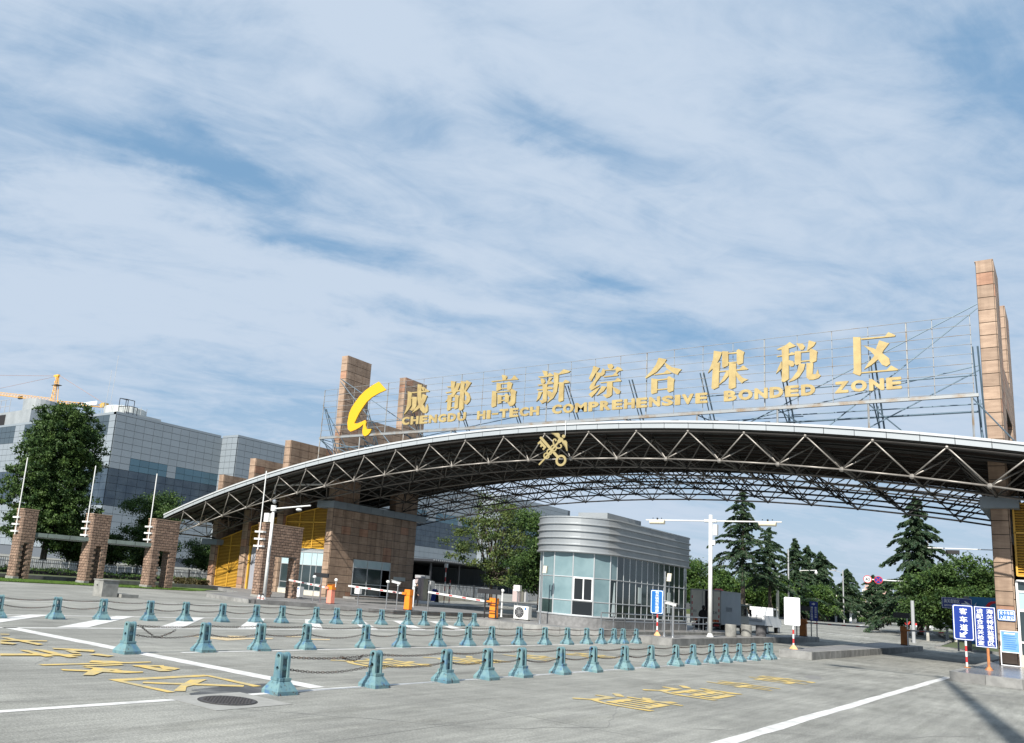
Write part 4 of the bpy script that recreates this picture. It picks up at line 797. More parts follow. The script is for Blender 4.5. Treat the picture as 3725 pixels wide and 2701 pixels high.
YR3 = [8.75, 10.87, 12.88, 14.27, 15.57, 17.28, 18.9, 20.69, 22.38, 24.18, 25.56, 27.17, 28.53, 29.93, 31.54, 33.09, 33.61]
YR2 = [9.38, 11.22, 12.8, 14.3, 16.5, 18.06, 19.81, 21.42, 22.73, 24.4, 26.12, 27.76, 29.29, 30.52, 31.67, 32.52, 33.81]
YR1 = [10.45, 12.05, 13.45, 15.02, 16.32, 17.78, 19.23, 20.42, 22.11, 23.2, 24.46, 25.82, 27.51, 28.63, 29.96, 31.28, 32.41]
X2 = [-14.14, -14.2, -14.26, -14.32, -14.38, -14.44, -14.5]+[-14.55]*10
rows = [('front', [(-9.2, y) for y in YR3]), ('middle', list(zip(X2, YR2))), ('far', [(-21.75, y) for y in YR1])]
LINK = None
M_chain = mat('chain_steel', (.06, .05, .045), rough=.55, metal=.5, c2=(.16, .08, .04), scale=9, ramp=(.5, .7))
def link_verts(c, d, side, Lk=.068, Wk=.032, r=.0050):
    """one oval link centred c along d, flat side along side"""
    d = d.normalized(); s = (side-d*side.dot(d)).normalized(); nn = d.cross(s); pts = []
    for k in range(8):
        t = 2*math.pi*k/8; pts.append(c+d*(math.cos(t)*Lk*.5+(.009 if math.cos(t) > .1 else -.009 if math.cos(t) < -.1 else 0))+s*math.sin(t)*Wk*.5)
    vs = []; fs = []
    for k, p in enumerate(pts):
        tg = (pts[(k+1) % 8]-pts[k-1]).normalized(); o1 = tg.cross(nn)
        for q in range(4): a = math.pi/2*q+.785; vs.append(p+o1*math.cos(a)*r+nn*math.sin(a)*r)
    for k in range(8):
        for q in range(4): a, b = k*4+q, k*4+(q+1) % 4; a2, b2 = ((k+1) % 8)*4+q, ((k+1) % 8)*4+(q+1) % 4; fs.append((a, b, b2, a2))
    return vs, fs
q = MB(); v_, f_ = link_verts(Vector((0, 0, 0)), Vector((0, 1, 0)), Vector((1, 0, 0))); q.add(v_, f_); LINKM = q.mesh('link'); LINKM.materials.append(M_chain)
ends = {'front': 'nearest the camera', 'middle': 'nearest the camera', 'far': 'cut by the left edge'}
for rn, pts in rows:
    for i, (x, y) in enumerate(pts):
        b = B0 if (rn == 'front' and i == 0) else copy_tree(B0)
        b.location = (x, y, 0); b.rotation_euler = (0, 0, R(random.uniform(-4, 4))); b['_o'] = (x, y, 0)
        if rn == 'front' and i == 0: lab = 'nearest bollard, blue patched and rusty footed, at the left end of the front row'
        elif rn == 'middle' and i == 2: lab = 'third bollard of the middle row, its rusty foot crushed and stained blue'
        elif i == 0: lab = f'pale blue bollard at the left end of the {rn} row'
        elif i == 16: lab = f'pale blue bollard at the right end of the {rn} row'
        else: lab = f'pale blue cast bollard, {ORD[i]} from the left in the {rn} row'
        tag(b, lab, 'bollard', 'pale blue chained bollards')
    for i in range(16):
        if i == 15 and rn == 'front': continue
        (xa, ya), (xb, yb) = pts[i], pts[i+1]
        for lvl, z0 in (('upper', .535), ('lower', .362)):
            a = Vector((xa, ya+.07, z0-.012)); b = Vector((xb, yb-.07, z0-.012)); sp = (b-a).length
            sag = (.035 if lvl == 'upper' else .065)*sp/1.8*random.uniform(.8, 1.3)
            if rn == 'far': sag *= 1.2
            n = max(4, int(round(sp*1.01/.056)))
            P = [a.lerp(b, k/n)+Vector((random.uniform(-.002, .002), 0, -4*sag*(k/n)*(1-k/n))) for k in range(n+1)]
            lab = f'{lvl} rusty chain between the {ORD[i]} and {ORD[i+1]} bollards of the {rn} row'
            indiv = (rn == 'front' and i < 3) or (rn == 'middle' and i < 2)
            if indiv:
                t = thing('chain', lab, 'chain', tuple((a+b)/2), 'rusty chains between the bollards')
                for k in range(n):
                    c = (P[k]+P[k+1])/2; d = (P[k+1]-P[k]).normalized(); s = Vector((1, 0, .25)) if k % 2 else Vector((-.25, 0, 1))
                    s = (s-d*s.dot(d)).normalized(); m_ = Matrix((s, d, s.cross(d))).transposed()
                    link_piece('link', LINKM, c, t, m_.to_euler())
            else:
                mb = MB()
                for k in range(n):
                    v_, f_ = link_verts((P[k]+P[k+1])/2, P[k+1]-P[k], Vector((1, 0, .25)) if k % 2 else Vector((-.25, 0, 1))); mb.add(v_, f_)
                o = mb.build('chain', M_chain); tag(o, lab, 'chain', 'rusty chains between the bollards')
# knotted spare chain: front row first span, middle row first span
for nm, ps in (('loose rusty chain loop knotted onto the first chain of the front row', [(-9.2, 10.0, .50), (-9.19, 10.15, .455), (-9.19, 10.3, .44), (-9.18, 10.42, .47), (-9.18, 10.5, .52)]),
               ('slack chain tied between the two chains of the first middle span', [(-14.15, 9.62, .50), (-14.15, 9.75, .42), (-14.16, 9.95, .31), (-14.17, 10.1, .30), (-14.18, 10.35, .38), (-14.18, 10.45, .43)])):
    mb = MB(); cnt = 0
    for a, b in zip(ps[:-1], ps[1:]):
        a, b = Vector(a), Vector(b); n = max(2, int((b-a).length/.05))
        for k in range(n): v_, f_ = link_verts(a.lerp(b, (k+.5)/n), b-a, Vector((1, 0, .2)) if cnt % 2 else Vector((0, .3, 1))); mb.add(v_, f_); cnt += 1
    tag(mb.build('loose_chain', M_chain), nm, 'chain')

# ------------------------------------------------------------------ street furniture
M_wp = mat('white_paint', (.70, .71, .70), rough=.4, c2=(.62, .62, .60), scale=3)
M_red = mat('red_paint', (.50, .03, .03), rough=.45)
M_orange = mat('orange_paint', (.85, .25, .02), rough=.4, c2=(.72, .20, .02), scale=3)
M_pink = mat('salmon_paint', (.80, .27, .19), rough=.45)
M_rusto = mat('old_orange', (.30, .10, .02), rough=.55, c2=(.42, .14, .02), scale=4)
M_inox = mat('stainless', (.42, .43, .44), rough=.3, metal=.8)
M_blue = mat('sign_blue', (.008, .034, .235), rough=.35)
M_lblue = mat('sign_light_blue', (.014, .13, .40), rough=.35)
M_sky = mat('poster_blue', (.12, .29, .56), rough=.4, c2=(.19, .36, .60), scale=2)
M_wtext = mat('sign_white', (.78, .80, .82), rough=.4)
M_conc = mat('concrete_raw', (.28, .28, .26), rough=.9, c2=(.18, .18, .17), scale=3.5, detail=8, bump=.3)
M_grey = mat('grey_plastic', (.35, .36, .37), rough=.5)
M_lens = mat('lens_black', (.01, .01, .012), rough=.15)
def flange(t, x, y, z, r, m): MB().lathe((x, y, z), [(r*1.6, 0), (r*1.6, .02), (r*1.1, .03), (r, .14)], 12).build('base_flange', m, t)
# tall white lamp post on the middle island
t = thing('lamp_post', 'tall white twin-arm post carrying camera floodlights on the middle island', 'lamp post', (-14.12, 41.48, .3))
MB().lathe((-14.12, 41.48, .3), [(.17, 0), (.17, .03), (.135, .06), (.11, .16)], 16).build('base_flange', M_wp, t, smooth=False)
MB().tube((-14.12, 41.48, .4), (-14.12, 41.48, 6.2), .105, 16, r2=.085).build('pole', M_wp, t, smooth=True)
for s, xe in ((-1, -17.45), (1, -10.8)):
    MB().tube((-14.12, 41.48, 5.9), (xe, 41.48, 5.9), .035, 8).build('arm', M_wp, t)
    MB().tube((-14.12+s*.08, 41.48, 5.9), (-14.12+s*.3, 41.48, 5.9), .075, 10).build('arm_collar', M_wp, t)
    xa = xe-s*.62; la = MB(); la.tube((xa-.38, 41.43, 5.80), (xa+.38, 41.43, 5.80), .12, 10)
    la.build('lamp_housing', mat('cream_paint', (.62, .58, .46), rough=.5), t); MB().box(xa-.03, xa+.03, 41.4, 41.48, 5.88, 6.02).build('clamp', M_black, t)
    MB().ball((xa-.25, 41.48, 6.0), .03, 6, 4).ball((xa+.2, 41.48, 6.0), .03, 6, 4).build('bolt', M_black, t)
MB().box(-13.98, -13.78, 41.4, 41.6, 5.2, 5.72).build('control_box', M_wp, t); MB().box(-14.0, -13.86, 41.35, 41.45, 4.72, 4.95).build('junction_box', M_wp, t)
# left lamp post
t = thing('lamp_post', 'white camera post with a ball top and one arm by the brick pier', 'lamp post', (-34.4, 30.84, .2))
flange(t, -34.4, 30.84, .2, .1, M_wp)
MB().tube((-34.4, 30.84, .2), (-34.4, 30.84, 5.3), .10, 14, r2=.08).build('pole', M_wp, t, smooth=True)
MB().tube((-34.4, 30.84, 5.0), (-34.4, 30.84, 5.3), .16, 12).build('arm_collar', M_wp, t)
MB().tube((-34.4, 30.84, 5.12), (-31.3, 30.6, 5.28), .04, 8).build('arm', M_wp, t)
MB().ball((-34.4, 30.84, 5.52), .12, 12, 8).build('ball_top', M_inox, t)
MB().box(-34.85, -34.5, 30.6, 30.95, 4.38, 4.86).build('camera_box', M_wp, t)
MB().ball((-32.2, 30.66, 5.06), .17, 10, 6, .45).build('lamp_housing', M_wp, t)
MB().tube((-34.25, 30.75, 2.2), (-34.25, 30.75, 3.1), .03, 6).build('conduit', M_inox, t)
# floodlight stands by the booth
for x, y, lab in ((-20.1, 35.55, 'thin floodlight stand in front of the booth window'), (-14.26, 36.1, 'thin floodlight stand beside the light blue lane sign')):
    t = thing('floodlight_stand', lab, 'floodlight stand', (x, y, .3)); flange(t, x, y, .3, .05, M_inox)
    MB().tube((x, y, .3), (x, y, 3.1), .04, 8).build('pole', M_inox, t)
    MB().obox((x+.22, y-.08, 2.85), (.16, .05, .0), (-.06, .24, .0), (.04, 0, .34)).build('lamp_housing', mat('cream_paint', (.6, .6, .5)), t)
    MB().tube((x, y, 2.82), (x+.18, y-.05, 2.82), .02, 6).build('bracket', M_inox, t)
def post(lab, x, y, z, h, r, m, head=None, name='camera_post', cat='camera post'):
    t = thing(name, lab, cat, (x, y, z)); flange(t, x, y, z, r, m); MB().tube((x, y, z), (x, y, h), r, 8).build('pole', m, t)
    if head == 'dome': MB().lathe((x, y, h), [(.06, 0), (.10, .03), (.10, .11), (.04, .15)], 10).build('camera_head', M_wp, t)
    if head == 'bullet':
        MB().obox((x-.08, y-.1, h+.12), (.30, .35, -.08), (-.10, .09, 0), (.01, .02, .11)).build('camera_body', M_wp, t)
        MB().obox((x-.08, y-.1, h+.185), (.36, .42, -.10), (-.13, .11, 0), (.002, .004, .015)).build('sun_shield', M_wp, t); MB().tube((x, y, h-.05), (x, y, h+.08), .05, 8).build('camera_bracket', M_wp, t)
    if head == 'box': MB().box(x-.22, x+.16, y-.12, y+.1, h-.02, h+.3).build('reader_box', M_wp, t)
    if head == 'ball': MB().ball((x, y, h+.08), .10, 10, 6).build('camera_head', M_wp, t)
    return t
post('steel post with a white dome head beside the first barrier arm', -32.61, 32.75, .2, 1.55, .022, M_inox, 'dome')
post('white ball camera on a short bracket above the pink barrier box', -32.15, 34.0, 1.15, 1.45, .02, M_wp, 'ball')
post('short post with a white card reader box under the second barrier arm', -33.0, 36.9, .2, .85, .035, M_inox, 'box', 'card_reader', 'card reader')
post('steel post with a white lantern head left of the orange barrier box', -29.52, 35.35, .22, 1.6, .032, M_inox, 'dome')
post('steel post holding a white bullet camera by the orange barrier box', -29.08, 35.7, .22, 1.55, .032, M_inox, 'bullet')
post('white post with a camera head standing before the walking person', -29.31, 37.46, .22, 1.5, .035, M_wp, 'ball')
post('plain dark steel post right of the walking person', -28.6, 37.9, .22, 1.75, .04, M_inox, None)
post('white post with a ball camera right of the dark framed barrier', -24.35, 38.88, .3, 1.6, .045, M_wp, 'ball')
post('steel post with a grey box head left of the booth', -24.0, 39.9, .3, 1.75, .04, M_inox, 'box')
post('thick steel post with a white bullet camera right of the light blue sign', -13.88, 36.1, .3, 1.6, .055, M_inox, 'bullet')
def barrier(lab, x, y, z, w, h, m, mtop, arm, arm_m=None, seg=9):
    t = thing('barrier_gate', lab, 'barrier', (x, y, z))
    MB().box(x-w/2-.02, x+w/2+.02, y-.17, y+.17, z, z+.05).build('foot', M_black, t)
    mb = MB(); vs = []
    for (hw, hy, zz) in ((w/2, .15, z+.05), (w/2*.92, .14, z+h*.72)): vs += [(x-hw, y-hy, zz), (x+hw, y-hy, zz), (x+hw, y+hy, zz), (x-hw, y+hy, zz)]
    mb.add(vs, [(3, 2, 1, 0), (4, 5, 6, 7)]+[(i, (i+1) % 4, 4+(i+1) % 4, 4+i) for i in range(4)]); mb.build('cabinet', m, t)
    MB().box(x-w/2-.01, x+w/2+.01, y-.16, y+.16, z+h*.72, z+h).build('cabinet_head', mtop, t)
    a = Vector((x-w/2*(1 if arm[0] < x else -1), y-.19, z+h*.80)); b = Vector(arm)
    MB().obox(a, (.26, 0, 0), (0, .10, 0), (0, 0, .12)).build('arm_hub', m, t)
    armw = MB(); d = (b-a); L_ = d.length; u = d.normalized(); upv = Vector((0, 0, 1))
    ar = MB().obox(a+d*.5, d, (0, .05, 0), (0, 0, .10)).build('arm', arm_m or M_wp, t)
    ar['_o'] = tuple(t['_o'])
    for k in range(seg):
        if k % 2: 
            c = a+d*((k+.5)/seg); MB().obox(c, d/seg*.55, (0, .056, 0), (0, 0, .06)).build('red_band', M_red, ar)
    return t
barrier('salmon pink barrier box with orange head and a raised-tip arm', -32.45, 34.0, .2, .34, 1.1, M_pink, M_orange, (-37.2, 35.2, 1.30))
barrier('bright orange barrier box in front of the dark gatehouse flank', -28.75, 36.3, .22, .36, 1.12, M_orange, M_orange, (-33.2, 36.2, 1.25))
b3 = barrier('orange barrier box inside a dark frame with a black display', -22.75, 35.6, .3, .34, 1.0, M_orange, M_orange, (-27.5, 36.4, 1.30))
barrier('old rusty orange barrier box at the far end of the lamp post island', -14.35, 59.9, .3, .40, 1.12, M_rusto, M_rusto, (-10.6, 60.2, 1.25), M_grey)
barrier('old orange barrier box at the far end of the long low island', -8.95, 62.2, .3, .42, 1.18, M_rusto, M_rusto, (-4.2, 62.5, 1.35), M_grey)
def led(lab, x0, x1, y, z0, z1, zb, legs):
    t = thing('display_board', lab, 'display board', ((x0+x1)/2, y, zb)); MB().box(x0, x1, y-.05, y+.05, z0, z1).build('panel', M_black, t)
    for x in legs: MB().box(x-.03, x+.03, y-.02, y+.03, zb, z0).build('leg', M_black if len(legs) > 1 else M_inox, t)
    if len(legs) > 1:
        for z in (zb+.35, z0-.45): MB().box(legs[0], legs[1], y-.015, y+.015, z, z+.05).build('crossbar', M_black, t)
    return t
led('black display board on a thin post beside the pink barrier box', -33.3, -32.2, 33.4, 1.62, 1.85, .2, (-32.7,))
led('wide black display board framing the third barrier box', -23.55, -22.2, 35.3, 1.48, 1.72, .3, (-23.1, -22.45))
led('black display board above the barrier behind the blank white board', -14.75, -13.75, 59.3, 1.95, 2.25, .3, (-14.6,))
led('black display board over the far old orange barrier', -9.5, -8.6, 62.0, 1.98, 2.32, .3, (-8.75,))
# signs on posts
def striped(t, x, y, z0, z1, r=.035, n=5, first=0):
    for k in range(n):
        a = z0+(z1-z0)*k/n; b = z0+(z1-z0)*(k+1)/n; MB().tube((x, y, a), (x, y, b), r, 8).build('post_band', M_red if (k+first) % 2 else M_wp, t)
def board(t, x0, x1, z0, z1, y, m, edge=M_wtext, tilt=0):
    def rp(a, b, c, d, rr=.05):
        out = []
        for cx_, cz_, s in ((b-rr, c+rr, -90), (b-rr, d-rr, 0), (a+rr, d-rr, 90), (a+rr, c+rr, 180)):
            for k in range(4): ang = R(s+30*k); out.append((cx_+rr*math.cos(ang), cz_+rr*math.sin(ang)))
        return out
    MB().prism(rp(x0, x1, z0, z1), (0, y, 0), (1, 0, 0), (0, 0, 1), (0, .02, 0)).build('sign_panel', m, t)
    MB().prism(rp(x0+.02, x1-.02, z0+.02, z1-.02), (0, y-.004, 0), (1, 0, 0), (0, 0, 1), (0, .003, 0)).build('sign_border', edge, t)
    MB().prism(rp(x0+.045, x1-.045, z0+.045, z1-.045), (0, y-.008, 0), (1, 0, 0), (0, 0, 1), (0, .003, 0)).build('sign_face', m, t)
def vtext(t, s, x0, x1, ztop_, size, pitch, y, m=M_wtext, fat=.024):
    for k, c in enumerate(s): text('character', c, (x0, y-.012, ztop_-size-k*pitch), (x1-x0, 0, 0), (0, 0, size), (0, -1, 0), m, t, fat=fat)
def arrow(t, pts, y, m=M_wtext): MB().prism(pts, (0, y-.012, 0), (1, 0, 0), (0, 0, 1), (0, .003, 0)).build('arrow', m, t)
# passenger lane sign
t = thing('lane_sign', 'dark blue passenger lane sign on a red and white striped post', 'road sign', (-3.48, 37.3, .3))
board(t, -3.80, -3.16, 1.27, 2.54, 37.25, M_blue)
vtext(t, '客车道', -3.58, -3.35, 2.42, .22, .29, 37.25)
arrow(t, [(-3.60, 1.37), (-3.60, 1.55), (-3.54, 1.50), (-3.42, 1.60), (-3.36, 1.54), (-3.48, 1.44), (-3.42, 1.38)], 37.25)
striped(t, -3.44, 37.30, .30, 1.27, .035, 5); MB().lathe((-3.44, 37.3, .3), [(.11, 0), (.11, .015), (.05, .04)], 8).build('base_plate', M_rusto, t)
# customs supervision sign
t = thing('notice_sign', 'tall square cornered blue customs notice sign on a rusty orange post', 'sign', (-2.82, 37.2, .3))
MB().box(-3.13, -2.50, 37.18, 37.20, 1.08, 2.52).build('sign_panel', M_blue, t); mb = MB().frame(-3.12, -2.51, 1.09, 2.51, 37.174, .02, .006); mb.build('sign_border', M_wtext, t)
vtext(t, '海关特殊监管区', -2.76, -2.57, 2.44, .165, .187, 37.18); vtext(t, '请配合海关检查', -3.06, -2.87, 2.44, .165, .187, 37.18)
MB().tube((-2.78, 37.24, .34), (-2.78, 37.24, 1.1), .045, 8).build('post', mat('rusty_post', (.55, .20, .06), rough=.7, c2=(.28, .13, .07), scale=7), t)
MB().lathe((-2.78, 37.24, .3), [(.13, 0), (.12, .02), (.05, .12)], 6).build('base_plate', MATS['rusty_post'], t)
# customs inspection direction sign, further back
t = thing('direction_sign', 'wide blue direction sign with a white right arrow behind the passenger lane sign', 'road sign', (-6.05, 61.0, .3))
board(t, -6.75, -5.20, 2.77, 3.44, 60.95, M_blue)
text('lettering', '海关查验区', (-6.62, 60.938, 3.10), (.80, 0, 0), (0, 0, .24), (0, -1, 0), M_wtext, t); text('lettering', '查验车辆通道', (-6.62, 60.938, 2.90), (.62, 0, 0), (0, 0, .12), (0, -1, 0), M_wtext, t, fat=.018)
arrow(t, [(-5.74, 3.0), (-5.52, 3.0), (-5.52, 2.9), (-5.28, 3.08), (-5.52, 3.26), (-5.60, 3.26), (-5.50, 3.14), (-5.74, 3.14)], 60.95)
MB().tube((-6.0, 61.05, .3), (-6.0, 61.05, 3.4), .05, 8).build('post', M_inox, t)
# big billboard half behind the pylon
t = thing('billboard', 'teal billboard with a red swoosh standing behind the right pylon', 'billboard', (-4.0, 63, .2))
MB().box(-5.5, -.6, 62.9, 63.15, .75, 3.62).build('board', mat('board_teal', (.02, .17, .33), rough=.4), t); MB().box(-4.95, -.65, 62.88, 62.9, 1.15, 2.75).build('map_sheet', M_wtext, t)
MB().box(-5.8, -5.5, 62.95, 63.15, .3, 3.62).build('post', M_conc, t)
MB().prism([(x*.28-4.7, z*.28+2.92) for x, z in [(0, 0), (.1, .7), (.5, 1.3), (1.1, 1.7), (1.9, 1.8), (2.0, 1.4), (1.3, 1.25), (.8, .8), (.6, .2), (.9, 0), (.5, -.15)]], (0, 62.87, 0), (1, 0, 0), (0, 0, 1), (0, .01, 0)).build('swoosh_mark', mat('board_red', (.75, .03, .04)), t)
arrow(t, [(-5.3, 2.85), (-5.15, 3.1), (-5.2, 3.1), (-5.12, 3.3), (-5.28, 3.08), (-5.2, 3.06)], 62.9)
text('lettering', '成都', (-4.0, 62.87, 3.05), (.55, 0, 0), (0, 0, .32), (0, -1, 0), M_wtext, t)
# light blue truck lane sign
t = thing('lane_sign', 'narrow light blue vertical lane sign on a striped post before the booth', 'road sign', (-14.65, 36.3, .3))
board(t, -14.95, -14.38, 1.24, 2.27, 36.22, M_lblue); vtext(t, '有关锁货车通道', -14.74, -14.57, 2.22, .118, .128, 36.22, fat=.018)
arrow(t, [(-14.72, 1.27), (-14.72, 1.33), (-14.64, 1.31), (-14.57, 1.36), (-14.56, 1.34)], 36.22)
striped(t, -14.65, 36.27, .36, 1.24, .035, 5, 1); MB().lathe((-14.65, 36.27, .3), [(.15, 0), (.14, .03), (.04, .18)], 4).build('base_plate', mat('orange_foot', (.75, .42, .2)), t)
# blank white board
t = thing('blank_sign', 'blank white board on a red and white striped post', 'sign', (-9.33, 37.44, .3))
board(t, -9.68, -9.07, 1.25, 2.38, 37.38, M_wtext); striped(t, -9.35, 37.44, .36, 1.26, .035, 5); MB().lathe((-9.35, 37.44, .3), [(.16, 0), (.15, .03), (.04, .17)], 4).build('base_plate', mat('orange_foot', (.75, .42, .2)), t)
# blue sign behind the barrier, on two posts
t = thing('direction_sign', 'small dark blue sign with a white arrow on twin posts beside the rear barrier', 'road sign', (-14.1, 62, .3))
MB().box(-14.42, -13.92, 61.95, 61.98, 1.32, 2.62).build('sign_panel', M_blue, t); arrow(t, [(-14.28, 2.42), (-14.18, 2.42), (-14.18, 2.36), (-14.06, 2.45), (-14.18, 2.54), (-14.18, 2.48), (-14.28, 2.48)], 61.95)
vtext(t, '通关检查通道', -14.36, -14.22, 2.28, .13, .15, 61.95, fat=.018); vtext(t, '查验货车道', -14.12, -13.98, 2.28, .13, .15, 61.95, fat=.018)
for x in (-14.35, -14.0): MB().tube((x, 62, .3), (x, 62, 1.4), .035, 6).build('post', M_inox, t)
# plate and poster on the right pylon
t = thing('wall_sign', 'small blue two line registration sign on the right pylon', 'sign', (-2.55, 43.96, 2.1))
board(t, -2.88, -2.26, 2.14, 2.60, 43.93, M_lblue); text('lettering', '无卡车辆', (-2.80, 43.918, 2.385), (.47, 0, 0), (0, 0, .15), (0, -1, 0), M_wtext, t); text('lettering', '入区登记', (-2.80, 43.918, 2.195), (.47, 0, 0), (0, 0, .15), (0, -1, 0), M_wtext, t)
t = thing('notice_stand', 'light blue poster in a white standing frame at the pylon foot', 'notice stand', (-2.47, 43.5, .3))
MB().box(-2.76, -2.18, 43.42, 43.45, .88, 1.70).build('poster', M_sky, t); MB().frame(-2.79, -2.15, .85, 1.73, 43.40, .03, .06).build('frame', M_wtext, t)
for x in (-2.80, -2.17): MB().box(x-.015, x+.015, 43.42, 43.46, .32, 1.1).build('leg', M_wtext, t)
MB().box(-2.79, -2.15, 43.41, 43.46, .32, .35).build('crossbar', M_wtext, t)
mb = MB()
for k in range(7): mb.box(-2.70, -2.30+.03*(k % 3), 43.412, 43.416, 1.0+k*.085, 1.02+k*.085)
stuff(mb.build('printed_lines', M_lblue, t)); MB().box(-2.66, -2.30, 43.412, 43.416, 1.60, 1.645).build('printed_title', M_wtext, t)
# arm with a lamp in front of the trees, right
t = thing('lamp_post', 'thin white lamp arm with a dark lamp reaching left from behind the right pylon', 'lamp post', (-1.2, 62, .3))
MB().tube((-1.0, 61.5, .3), (-1.0, 61.5, 6.6), .09, 8).build('pole', M_wp, t); MB().tube((-1.0, 61.5, 6.42), (-7.4, 61.5, 6.44), .035, 6).build('arm', M_wp, t)
MB().box(-6.45, -5.75, 61.4, 61.6, 6.10, 6.34).build('lamp_housing', M_black, t)
# low things on the islands
for i, (x, y, m_, lab) in enumerate(((-14.23, 44.91, M_conc, 'ribbed concrete drum nearest the white lamp post'), (-14.41, 48.1, M_conc, 'ribbed concrete drum between the first drum and the dark bin'), (-14.42, 50.8, mat('bin_grey', (.09, .09, .095), rough=.6), 'dark grey ribbed litter bin right of the concrete drums'))):
    mb = MB(); n = 24; vs = []
    for z, k in ((.3, .97), (.34, 1), (.88, 1), (.92, .95)):
        for a in range(n*2): t_ = math.pi*a/n; r_ = .27*k*(1-.025*(a % 2)); vs.append((x+r_*math.cos(t_), y+r_*math.sin(t_), z))
    w = n*2; mb.add(vs, [(j*w+a, j*w+(a+1) % w, (j+1)*w+(a+1) % w, (j+1)*w+a) for j in range(3) for a in range(w)]+[tuple(range(3*w, 4*w)), tuple(range(w-1, -1, -1))])
    tag(mb.build('concrete_drum' if i < 2 else 'litter_bin', m_), lab, 'drum' if i < 2 else 'litter bin')
M_cone = mat('cone_faded_pink', (.62, .30, .27), rough=.7)
for i, (x, y, lab) in enumerate(((-34.2, 30.3, 'faded striped traffic cone at the foot of the left lamp post'), (-33.62, 30.05, 'faded striped traffic cone right of the other cone'))):
    z0 = 0; t = thing('traffic_cone', lab, 'traffic cone', (x, y, z0)); MB().box(x-.17, x+.17, y-.17, y+.17, z0, z0+.04).build('cone_base', M_black, t)
    for k in range(5):
        a, b = k/5, (k+1)/5; MB().tube((x, y, z0+.04+.5*a), (x, y, z0+.04+.5*b), .13-.09*a, 12, r2=.13-.09*b).build('cone_band', (M_cone, M_wp)[k % 2] if k < 4 else M_black, t)
def ac(lab, x0, x1, y0, y1, z, face):
    t = thing('air_conditioner', lab, 'air conditioner', ((x0+x1)/2, (y0+y1)/2, z)); MB().box(x0, x1, y0, y1, z+.05, z+.70).build('casing', M_wp, t)
    for x in (x0+.1, x1-.1): MB().box(x-.03, x+.03, y0, y1, z, z+.05).build('foot', M_black, t)
    cxx = x0+(x1-x0)*.38; 
    MB().tube((cxx, y0-.012, z+.38), (cxx, y0+.005, z+.38), .27, 24).build('fan_grille', M_black, t)
    mb = MB()
    for k in range(10): a = math.pi*2*k/10; mb.obox((cxx+.14*math.cos(a), y0-.016, z+.38+.14*math.sin(a)), (.24*math.cos(a), 0, .24*math.sin(a)), (0, .006, 0), (-.012*math.sin(a), 0, .012*math.cos(a)))
    for r_ in (.1, .18, .25):
        for k in range(16): a, b = math.pi*2*k/16, math.pi*2*(k+1)/16; mb.tube((cxx+r_*math.cos(a), y0-.016, z+.38+r_*math.sin(a)), (cxx+r_*math.cos(b), y0-.016, z+.38+r_*math.sin(b)), .005, 3, cap=False)
    stuff(mb.build('grille_wires', M_grey, t)); MB().box(x1-.22, x1-.12, y0-.006, y0, z+.52, z+.62).build('badge', M_lblue, t)
ac('white air conditioner unit standing at the left of the booth', -22.75, -21.9, 37.5, 37.85, .3, 'Y')
ac('cream air conditioner unit by the window of the left gatehouse', -39.75, -38.85, 37.8, 38.15, .2, 'Y')
t = thing('concrete_block', 'square weathered concrete box on the open pavement', 'concrete box', (-34.8, 21.5, 0))
MB().box(-35.15, -34.4, 21.1, 21.9, 0, .72).build('body', M_conc, t); MB().box(-35.18, -34.37, 21.07, 21.93, .72, .76).build('lid', M_conc, t); MB().tube((-34.85, 21.07, .5), (-34.85, 21.11, .5), .03, 8).build('drain_hole', M_hole, t)
tag(MB().box(-35.0, -34.2, 22.0, 22.9, 0, .16).build('concrete_slab', M_conc), 'low concrete slab behind the concrete box', 'slab')
# railings
def railing(lab, pts, z, h, step=1.1):
    t = thing('railing', lab, 'railing', (*pts[0], z))
    for a, b in zip(pts[:-1], pts[1:]):
        a, b = Vector((*a, 0)), Vector((*b, 0))
        for f in (1.0, .55): MB().tube(a+Vector((0, 0, z+h*f)), b+Vector((0, 0, z+h*f)), .028, 6).build('rail', M_inox, t)
        n = max(1, round((b-a).length/step))
        for k in range(n+1): c = a.lerp(b, k/n); MB().tube(c+Vector((0, 0, z)), c+Vector((0, 0, z+h)), .026, 6).build('post', M_inox, t)
    return t
railing('grey pipe railing along the curved side of the booth', [(-17.0, 35.6), (-16.7, 37.5), (-16.7, 46.5), (-17.1, 50.5)], .3, .78)
railing('grey pipe railing left of the booth air conditioner', [(-24.0, 37.9), (-23.4, 40.3), (-22.6, 42.3)], .3, .8)

# ------------------------------------------------------------------ glass booth
bt = thing('control_booth', 'silver and glass control booth with a rounded front', 'booth', (-19.6, 43, .3))
def capsule(r, off=0, n=28, yf=38.5, yb=47.4, xc=-19.6):
    P = [(xc+r*math.cos(t), yb+r*math.sin(t)) for t in [math.pi*k/n for k in range(n+1)]]
    P += [(xc+r*math.cos(t), yf+r*math.sin(t)) for t in [math.pi+math.pi*k/n for k in range(n+1)]]
    return P   # starts at right rear going counter-clockwise
M_alum = mat('silver_cladding', (.34, .36, .375), rough=.45, metal=.5, c2=(.30, .32, .33), scale=.8)
M_alum2 = mat('silver_rib', (.40, .42, .43), rough=.38, metal=.5)
def ring(r0, r1, z0, z1, name, m, parent, n=28):
    P = capsule(r0, n=n); Q = capsule(r1, n=n); k = len(P); mb = MB()
    vs = [(x, y, z0) for x, y in P]+[(x, y, z1) for x, y in Q]
    mb.add(vs, [(i, (i+1) % k, k+(i+1) % k, k+i) for i in range(k)]+[tuple(range(k-1, -1, -1)), tuple(range(k, 2*k))])
    return mb.build(name, m, parent)
